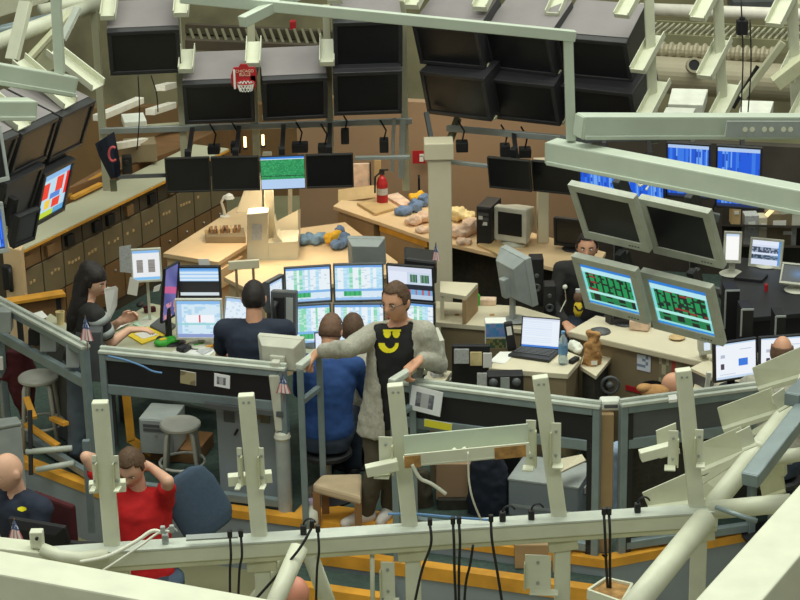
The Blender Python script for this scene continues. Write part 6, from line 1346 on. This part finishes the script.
def person(label, head, neck, chest, pelvis, sh, el, wr, kn=None, an=None, yaw=0, shirt='shirt_navy', sleeve='long', trousers='jeans_dark', shoe='black', hair=('short', 'hair_brown'), skin='skin',
           hands=((None, None, None), (None, None, None)), girth=1.0, base_z=0.0, toe=None, hs=1.0, hand_s=1.0, voxel=.0085, cloth_voxel=.013, extra=None, name='person'):
    hc, hy, hp = head; fw = Vector((math.sin(rad(yaw)), -math.cos(rad(yaw)), 0)); ux = (sh[1] - sh[0]).normalized()
    root = thing(name, label, 'person', Vector((pelvis.x, pelvis.y, base_z)))
    HM_ = Matrix.Translation(hc) @ frame(hy, hp).to_4x4()
    b = MB(); head_shape(b, HM_, hs)
    for s in (-1, 1): b.ball(HM_ @ Vector((s * .079 * hs, .012, -.006)), (.012 * hs, .022 * hs, .033 * hs), 10, 8, HM_.to_3x3())
    b.cap(HM_ @ Vector((0, .022, -.055)), neck, .056, .062)
    up = (neck - pelvis).normalized(); sx = ux; g = girth
    def torso(m, k, z0=0.0, z1=1.0):
        secs = []
        for f, rx, ry in ((0, .155, .115), (.12, .165, .12), (.32, .148, .112), (.55, .16, .122), (.75, .178, .125), (.88, .172, .105), (.96, .11, .08), (1.0, .065, .06)):
            if f < z0 or f > z1: continue
            c = pelvis + (chest - pelvis) * (f / .72) if f <= .72 else chest + (neck - chest) * ((f - .72) / .28)
            secs.append((c, sx * (rx * g + k), fw * (ry * g + k)))
        m.loft(secs, 22)
        for s in (0, 1): m.cap(chest + (neck - chest) * .55, sh[s], .07 * g + k, .058 * g + k)
    torso(b, 0)
    for s in (0, 1):
        b.cap(sh[s], el[s], .05, .041); b.cap(el[s], wr[s], .041, .028)
        dv, pn, cu_ = hands[s]
        dv = dv if dv is not None else (wr[s] - el[s]); pn = pn if pn is not None else Vector((0, 0, -1))
        if abs(dv.normalized().dot(pn.normalized())) > .95: pn = fw
        hand(b, wr[s] + dv.normalized() * .015, dv, pn, cu_ or (25, 30, 25), 1 if s == 0 else -1, hand_s)
    hips = [pelvis + sx * (-.09 * g), pelvis + sx * (.09 * g)]
    if kn:
        for s in (0, 1):
            b.cap(hips[s], kn[s], .082, .055); b.cap(kn[s], an[s], .055, .038)
            td = (toe[s] if toe else fw).normalized(); b.cap(an[s] - Z3(.03), an[s] + td * .13 - Z3(.05), .04, .03)
    else: b.ball(pelvis - Z3(.03), (.15, .12, .12))
    soft('body', b, skin, root, voxel, 3)
    # shirt
    m = MB(); torso(m, .018, 0, .965)
    for s in (0, 1):
        if sleeve == 'long': m.cap(sh[s], el[s], .068, .057); m.cap(el[s], el[s] + (wr[s] - el[s]) * .93, .057, .042)
        else: m.cap(sh[s], sh[s] + (el[s] - sh[s]) * .62, .07, .064)
    so = soft('shirt', m, shirt, root, cloth_voxel, 3, crumple=.008)
    if kn:
        m = MB()
        m.loft([(pelvis + up * .06, sx * .165 * g, fw * .125 * g), (pelvis - up * .02, sx * .172 * g, fw * .132 * g), (pelvis - up * .1, sx * .155 * g, fw * .11 * g)], 20)
        for s in (0, 1): m.cap(hips[s], kn[s], .098, .072); m.cap(kn[s], an[s] + (kn[s] - an[s]) * .04, .072, .062)
        soft('trousers', m, trousers, root, cloth_voxel, 3, crumple=.008)
        for s in (0, 1):
            td = (toe[s] if toe else fw).normalized(); m = MB(); z0 = an[s] - Z3(.04)
            m.cap(z0 - td * .03, z0 + td * .05, .05, .048).cap(z0 + td * .05, z0 + td * .16 - Z3(.015), .048, .038); soft('shoe', m, shoe, root, .012, 2)
    # hair and face
    if hair:
        hm = MB(); head_shape(hm, HM_, hs, .009, HAIR[hair[0]]); o = hm.build('hair', hair[1], root, smooth=True); sd_ = o.modifiers.new('s', 'SOLIDIFY'); sd_.thickness = .012; sd_.offset = -1
        tx = bpy.data.textures.new('hair', 'CLOUDS'); tx.noise_scale = .03; dm = o.modifiers.new('d', 'DISPLACE'); dm.texture = tx; dm.strength = .012; dm.texture_coords = 'GLOBAL'
        for s in (-1, 1): MB(HM_).tube([(s * .018 * hs, -.098 * hs, .029 * hs), (s * .032 * hs, -.097 * hs, .034 * hs), (s * .046 * hs, -.086 * hs, .029 * hs)], .004, 6).build('eyebrow', hair[1], root)
    for s in (-1, 1):
        e_ = MB(HM_).ball((s * .031 * hs, -.079 * hs, .008 * hs), .0105 * hs, 12, 8).build('eye', 'eye_white', root, smooth=True); MB(HM_).ball((s * .031 * hs, -.0865 * hs, .008 * hs), .005 * hs, 8, 6).build('iris', 'hair_dark', e_, smooth=True)
    MB(HM_).ball((0, -.0985 * hs, -.062 * hs), (.022 * hs, .006 * hs, .006 * hs), 14, 8).build('mouth', 'lip', root, smooth=True)
    return root, HM_, so
V = Vector
# --- man in the grey cardigan
d0 = 12.72
J = lambda x, y, dd=0.0: W(x, y, d=d0 + dd)
feet = [V((W(366, 516, z=.08).x, d0 - .02, .08)), V((W(389, 518, z=.08).x, d0 + .06, .08))]
cn, cc_, cpv = J(399, 319, .05), J(398, 350, .03), J(387, 424, .03)
csh = [J(374, 335, .06), J(424, 333, -.03)]; cel = [J(348, 349, -.1), J(438, 364, -.02)]
cwr = [HL1 * .6 + HL0 * .4 + V((.065, -.01, .075)), HR1 + V((.055, .0, .075))]
root, HM_, tee = person('man in open grey cardigan and black tee standing between the handrails', (J(396, 301, -.04), -34, 8), cn, cc_, cpv, csh, cel, cwr,
    kn=[J(376, 470, -.05), J(393, 470, .0)], an=feet, yaw=-14, shirt='tee_black', sleeve='short', trousers='trouser_olive', shoe='shoe_white', hair=('short', 'hair_brown'), girth=1.02,
    hands=((V((-.8, .1, -.55)), V((.1, 0, -1)), (40, 60, 40)), (V((-.75, -.35, -.55)), V((0, 0, -1)), (40, 60, 40))), toe=[V((-1, -.5, 0)), V((-.4, -1, 0))], hs=1.1, hand_s=1.22)
# cardigan: open shell over the tee
fwv = V((math.sin(rad(-14)), -math.cos(rad(-14)), 0)); sx = (csh[1] - csh[0]).normalized(); up = (cn - cpv).normalized()
m = MB(); secs = []
for f, rx, ry in ((-.06, .205, .165), (.1, .205, .165), (.32, .195, .155), (.55, .2, .16), (.75, .212, .16), (.88, .2, .14), (.965, .12, .1)):
    c = cpv + (cc_ - cpv) * (f / .72) if f <= .72 else cc_ + (cn - cc_) * ((f - .72) / .28)
    secs.append((c, sx * rx, fwv * ry))
m.loft(secs, 24)
for s in (0, 1):
    m.cap(cc_ + (cn - cc_) * .55, csh[s], .09, .082); m.cap(csh[s], cel[s], .08, .063); m.cap(cel[s], cel[s] + (cwr[s] - cel[s]) * .86, .063, .048)
def seg(p, a, b):
    t = max(0, min(1, (p - a).dot(b - a) / (b - a).length_squared)); return (p - a - (b - a) * t).length
def cut(p):
    q = p - cc_; lat = q.dot(sx); f = q.dot(fwv); h_ = q.dot(up)
    lo, hi = (-.12, .13) if h_ > -.02 else (-.115, .105) if h_ > -.2 else (-.1, .07)
    if seg(p, csh[0], cel[0]) < .085 or seg(p, cel[0], cwr[0]) < .08 or seg(p, cel[1], cwr[1]) < .08: return False
    return f > .03 and lo < lat < hi
cg = soft('cardigan', m, 'cardigan_grey', root, .012, 3, cut=cut, crumple=.012)
so_ = cg.modifiers.new('t', 'SOLIDIFY'); so_.thickness = .012; so_.offset = 0
# collar band of the cardigan and the glasses
gl = MB(HM_)
for s in (-1, 1): gl.tube([(s * .033 + .022 * math.cos(a), -.104, .005 + .016 * math.sin(a)) for a in [i * math.pi / 8 for i in range(17)]], .0022, 6); gl.tube([(s * .055, -.1, .008), (s * .08, -.04, .01), (s * .082, .01, .008)], .002, 6)
gl.tube([(-.012, -.106, .008), (.012, -.106, .008)], .002, 6); gl.build('glasses', 'mid_plastic', root)
def stubble(o): pass
# plain yellow two-part print on the tee
def decal(target, parent, name, material, inside, x0, x1, y0, y1, step=.5, lift=.006):
    MW = ROOTM[target.name]; bv = BVHTree.FromPolygons([MW @ v.co for v in target.data.vertices], [tuple(p.vertices) for p in target.data.polygons])
    nx = int((x1 - x0) / step); ny = int((y1 - y0) / step); P_ = {}; m = MB(); idx = {}
    for j in range(ny + 1):
        for i in range(nx + 1):
            d = ray(x0 + i * step, y0 + j * step).normalized(); h_ = bv.ray_cast(CAM, d)
            if h_[0] is not None: P_[(i, j)] = h_[0] - d * lift
    vs = []; fs = []
    for j in range(ny):
        for i in range(nx):
            if inside(x0 + (i + .5) * step, y0 + (j + .5) * step) and all(k in P_ for k in ((i, j), (i + 1, j), (i + 1, j + 1), (i, j + 1))):
                f = []
                for k in ((i, j), (i + 1, j), (i + 1, j + 1), (i, j + 1)):
                    if k not in idx: idx[k] = len(vs); vs.append(P_[k])
                    f.append(idx[k])
                fs.append(tuple(f))
    m.add(vs, fs); return m.build(name, material, parent)
mat('print_yellow', 'f0e21e', .7)
def p_up(x, y):
    for cx in (387.2, 396.2):
        if ((x - cx) / 3.6) ** 2 + ((y - 333.5) / 4.6) ** 2 < 1 and y > 330: return True
    return 383 < x < 401 and 329.3 < y < 331.5
def p_lo(x, y):
    return ((x - 388.5) / 10) ** 2 + ((y - 344) / 9) ** 2 < 1 and ((x - 390) / 5.5) ** 2 + ((y - 341.5) / 7) ** 2 > 1 and y > 343
decal(tee, root, 'shirt_print', 'print_yellow', p_up, 380, 404, 327, 341)
decal(tee, root, 'shirt_print', 'print_yellow', p_lo, 376, 402, 340, 356)

def seated(label, hx, hy, d, yaw, hyaw, hpitch, seat_drop=.62, zfoot=0.0, side=1, shx=.2, reach=(.38, -.30), lean=0.06, spread=.1, **k):
    """seated figure built down from its head; reach = (forward, down) of the hands from the shoulders"""
    hc = W(hx, hy, d=d); fw = V((math.sin(rad(yaw)), -math.cos(rad(yaw)), 0)); rt = V((math.cos(rad(yaw)), math.sin(rad(yaw)), 0))
    neck = hc - Z3(.165) - fw * (.03 + lean); pel = neck - Z3(.52) - fw * lean * 2; chest = neck + (pel - neck) * .28
    sh = [neck - Z3(.06) - rt * shx, neck - Z3(.06) + rt * shx]
    hd = hc + fw * .0
    el = [s_ + fw * reach[0] * .35 + V((0, 0, -.26)) + rt * (.06 * (-1 if i == 0 else 1)) for i, s_ in enumerate(sh)]
    wr = [s_ + fw * reach[0] + Z3(reach[1]) - rt * (.05 * (-1 if i == 0 else 1)) for i, s_ in enumerate(sh)]
    kn = [pel + fw * .42 - Z3(.02) - rt * spread, pel + fw * .42 - Z3(.02) + rt * spread]
    zf = max(zfoot + .08, kn[0].z - .46)
    an = [V((p.x, p.y, zf)) - fw * .05 for p in kn]
    out = dict(head=(hd, hyaw, hpitch), neck=neck, chest=chest, pelvis=pel, sh=sh, el=el, wr=wr, kn=kn, an=an, yaw=yaw, base_z=zfoot); out.update(k)
    return person(label, **out), out['pelvis']
def seat_for(pel, label, zf=0.0):
    r = thing('work_stool', label, 'stool', V((pel.x, pel.y, zf))); zt = pel.z - .12
    MB().lathe((pel.x, pel.y, zt - .05), [(.16, 0), (.18, .015), (.18, .04), (.15, .05)], 20).build('seat', 'dark_plastic', r)
    MB().tube([(pel.x, pel.y, zt - .05), (pel.x, pel.y, zf + .03)], .03, 10).build('column', 'steel', r); MB().lathe((pel.x, pel.y, zf), [(.2, 0), (.2, .015), (.05, .04)], 20).build('base', 'dark_plastic', r)
_, pl = seated('man in navy tee sitting with his back turned at the beige monitor', 254, 298, 13.5, 176, 178, 8, shirt='shirt_navy', sleeve='short', trousers='jeans_dark', hair=('short', 'hair_dark'), girth=1.12, shx=.215, lean=.02, hs=1.02)
seat_for(pl, 'black work stool under the man in navy tee')
_, pl = seated('man in royal blue shirt with thinning hair bending over a laptop', 331, 331, 13.35, 168, 165, 22, shirt='shirt_blue', trousers='jeans_dark', hair=('crop', 'hair_thin'), girth=1.1, shx=.19, lean=.07, hs=1.0)
seat_for(pl, 'black work stool under the man in royal blue')
_, pl = seated('brown haired person hidden behind the blue shirt man', 353, 330, 13.8, 172, 175, 10, shirt='cardigan_grey', trousers='jeans_dark', hair=('short', 'hair_brown'), voxel=.011, lean=.02)
seat_for(pl, 'black work stool of the hidden brown haired person')
# --- woman with long dark hair
dw = 13.9
Jw = lambda x, y, dd=0.0: W(x, y, d=dw + dd)
nk = Jw(87, 300, .0); pel = Jw(77, 368, .02); ch = Jw(85, 320, 0)
root, HMw, so = person('woman with long dark hair and striped knit top reading at the desk', (Jw(94, 281), 62, 18), nk, ch, pel, [Jw(97, 316, -.16), Jw(82, 310, .18)], [Jw(111, 343, -.12), Jw(108, 330, .2)], [Jw(129, 330, .0), Jw(119, 322, .15)],
    kn=[V((pel.x - .01, pel.y - .1, .42)), V((pel.x + .03, pel.y + .08, .42))], an=[V((pel.x - .04, pel.y - .1, .08)), V((pel.x - .02, pel.y + .08, .08))], yaw=65, shirt='knit_dark', sleeve='short', trousers='trouser_slate', hair=('full', 'hair_dark'), skin='skin_pale', girth=.92, hs=.96,
    hands=((V((1, .15, .0)), V((0, 0, -1)), (15, 20, 15)), (V((.8, .2, .3)), V((.2, -.9, 0)), (30, 40, 30))))
m = MB(); m.cap(HMw @ V((0, .05, .06)), HMw @ V((0, .07, -.04)), .085, .085).cap(HMw @ V((0, .075, -.04)), Jw(82, 300, .0), .085, .08).cap(Jw(82, 300, 0), Jw(76, 318, .02), .08, .075).cap(Jw(76, 318, .02), Jw(73, 330, .03), .075, .05)
for s in (-1, 1): m.cap(HMw @ V((s * .07, .02, .03)), HMw @ V((s * .075, .03, -.09)), .03, .035)
m.ball(HMw @ V((0, .012, .05)), (.086, .1, .085), 18, 12, HMw.to_3x3())
soft('long_hair', m, 'hair_dark', root, .010, 3, crumple=.006)
# light bands of the knit: sleeve and body stripes
for p0, p1, r0, r1 in ((Jw(97.5, 317, -.16), Jw(100.5, 323, -.155), .074, .075), (Jw(103.5, 329, -.145), Jw(106, 335, -.135), .0735, .071)):
    MB().tube([p0, p1], [r0, r1], 20).build('sleeve_stripe', 'grey_plastic', root, smooth=True)
sx_ = (Jw(82, 310, .18) - Jw(97, 316, -.16)).normalized(); fw_ = V((math.sin(rad(65)), -math.cos(rad(65)), 0))
for f in (.25, .6):
    c = pel + (ch - pel) * f; c2 = pel + (ch - pel) * (f + .16); MB().loft([(c, sx_ * .166, fw_ * .131), (c2, sx_ * .166, fw_ * .131)], 24).build('body_stripe', 'mid_plastic', root, smooth=True)
r = thing('held_papers', 'white papers held upright by the woman', 'papers', Jw(112, 312, .05))
for k in range(3): MB().prism([Jw(104 + k * 1.5, 289 - k, -.1 + .02 * k), Jw(116 + k, 286 + k, -.08 + .02 * k), Jw(115 + k, 306, -.06 + .02 * k), Jw(108 + k, 320, -.1 + .02 * k)], (0, .004, 0)).build('sheet', 'paper', r)
sheet('white sheet under the hands of the woman', [(108, 327), (122, 320), (130, 323), (114, 331)], WD + .02)
# --- man in the red shirt, hands behind his head
dr = 12.15
Jr = lambda x, y, dd=0.0: W(x, y, d=dr + dd)
hcR = Jr(131, 466); nk = Jr(138, 489, .06); pel = Jr(147, 582, -.02); ch = Jr(142, 512, .04)
person('man in red polo shirt with hands clasped behind his bowed head', (hcR, -12, 32), nk, ch, pel, [Jr(114, 497, .02), Jr(164, 500, .04)], [Jr(86, 457, -.05), Jr(168, 481, -.12)], [Jr(116, 464, .2), Jr(151, 467, .16)],
    kn=[pel + V((-.12, -.42, 0)), pel + V((.14, -.42, 0))], an=[pel + V((-.12, -.4, -.42)), pel + V((.14, -.4, -.42))], yaw=-8, shirt='shirt_red', sleeve='short', trousers='jeans_dark', hair=('short', 'hair_brown'), skin='skin_pale', girth=1.06, base_z=HZ, hs=1.14,
    hands=((V((.8, .3, .1)), V((0, -1, 0)), (20, 25, 20)), (V((-.8, .3, .15)), V((0, -1, 0)), (20, 25, 20))))
# --- bald man
db = 12.0
hcB = W(10, 470, d=db)
_, pl = seated('bald man in dark navy polo seated at the black monitor', 8, 472, db, -38, -48, 12, zfoot=HZ, shirt='shirt_navy', sleeve='short', trousers='jeans_dark', hair=None, skin='skin_pale', girth=1.12, shx=.225, lean=.03, hs=1.09)
decal(_[2], _[0], 'shirt_emblem', 'print_yellow', lambda x, y: ((x - 22) / 4.5) ** 2 + ((y - 509) / 2.4) ** 2 < 1, 15, 29, 505, 513)
r = thing('office_chair', 'maroon backed office chair of the bald man', 'chair', V((pl.x, pl.y, HZ))); fwb = V((math.sin(rad(-38)), -math.cos(rad(-38)), 0))
MB().lathe((pl.x, pl.y, pl.z - .17), [(.2, 0), (.23, .02), (.23, .05), (.2, .07)], 20).build('seat', 'maroon', r); MB(Matrix.Translation(pl - fwb * .24 + Z3(.18)) @ frame(-38).to_4x4()).box((0, 0, 0), (.4, .05, .36)).build('backrest', 'maroon', r, bevel=.02)
MB().bar(pl - fwb * .1 - Z3(.14), pl - fwb * .26 + Z3(.05), .05, .02).build('back_bar', 'dark_plastic', r); MB().tube([(pl.x, pl.y, pl.z - .17), (pl.x, pl.y, HZ + .03)], .03, 10).build('column', 'dark_plastic', r); MB().lathe((pl.x, pl.y, HZ), [(.26, 0), (.26, .02), (.05, .05)], 20).build('base', 'dark_plastic', r)
# --- bald head seen beneath the ring beam
_, pl = seated('person with bald reddish head below the cream strut tubes', 296, 594, 10.3, 10, 20, 25, zfoot=HZ, shirt='shirt_navy', trousers='jeans_dark', hair=None, skin=mat('skin_red', 'd8917a', .55), voxel=.011, lean=.02, hs=.95)
seat_for(pl, 'black work stool of the bald reddish headed person', HZ)
# --- person behind the cream cluster
_, pl = seated('dark haired person looking out between the cream monitors', 587, 247, 15.0, -8, -6, 4, shirt='knit_dark', trousers='jeans_dark', hair=('short', 'hair_dark'), voxel=.011)
seat_for(pl, 'black work stool behind the cream monitor cluster')
# --- balding head at the white page monitor
_, pl = seated('balding man with his back turned at the white page monitor', 782, 352, 12.55, 165, 165, 5, shirt='cardigan_grey', trousers='jeans_dark', hair=('balding', 'hair_thin'), voxel=.011, hs=.9)
seat_for(pl, 'black work stool of the balding man')
# --- person in pale jeans behind the timber post
_, pl = seated('seated person in pale jeans behind the tall cream post', 676, 388, 12.95, -78, -80, 35, shirt='cabinet_olive', trousers='jeans_light', hair=None, skin='skin', voxel=.011, reach=(.3, -.35), pelvis=W(690, 436, d=13.0), chest=W(684, 410, d=12.97), kn=[W(617, 452, d=12.8), W(618, 468, d=12.98)], an=[W(622, 530, d=12.85), W(624, 536, d=13.0)])
seat_for(pl, 'black work stool of the person in pale jeans')
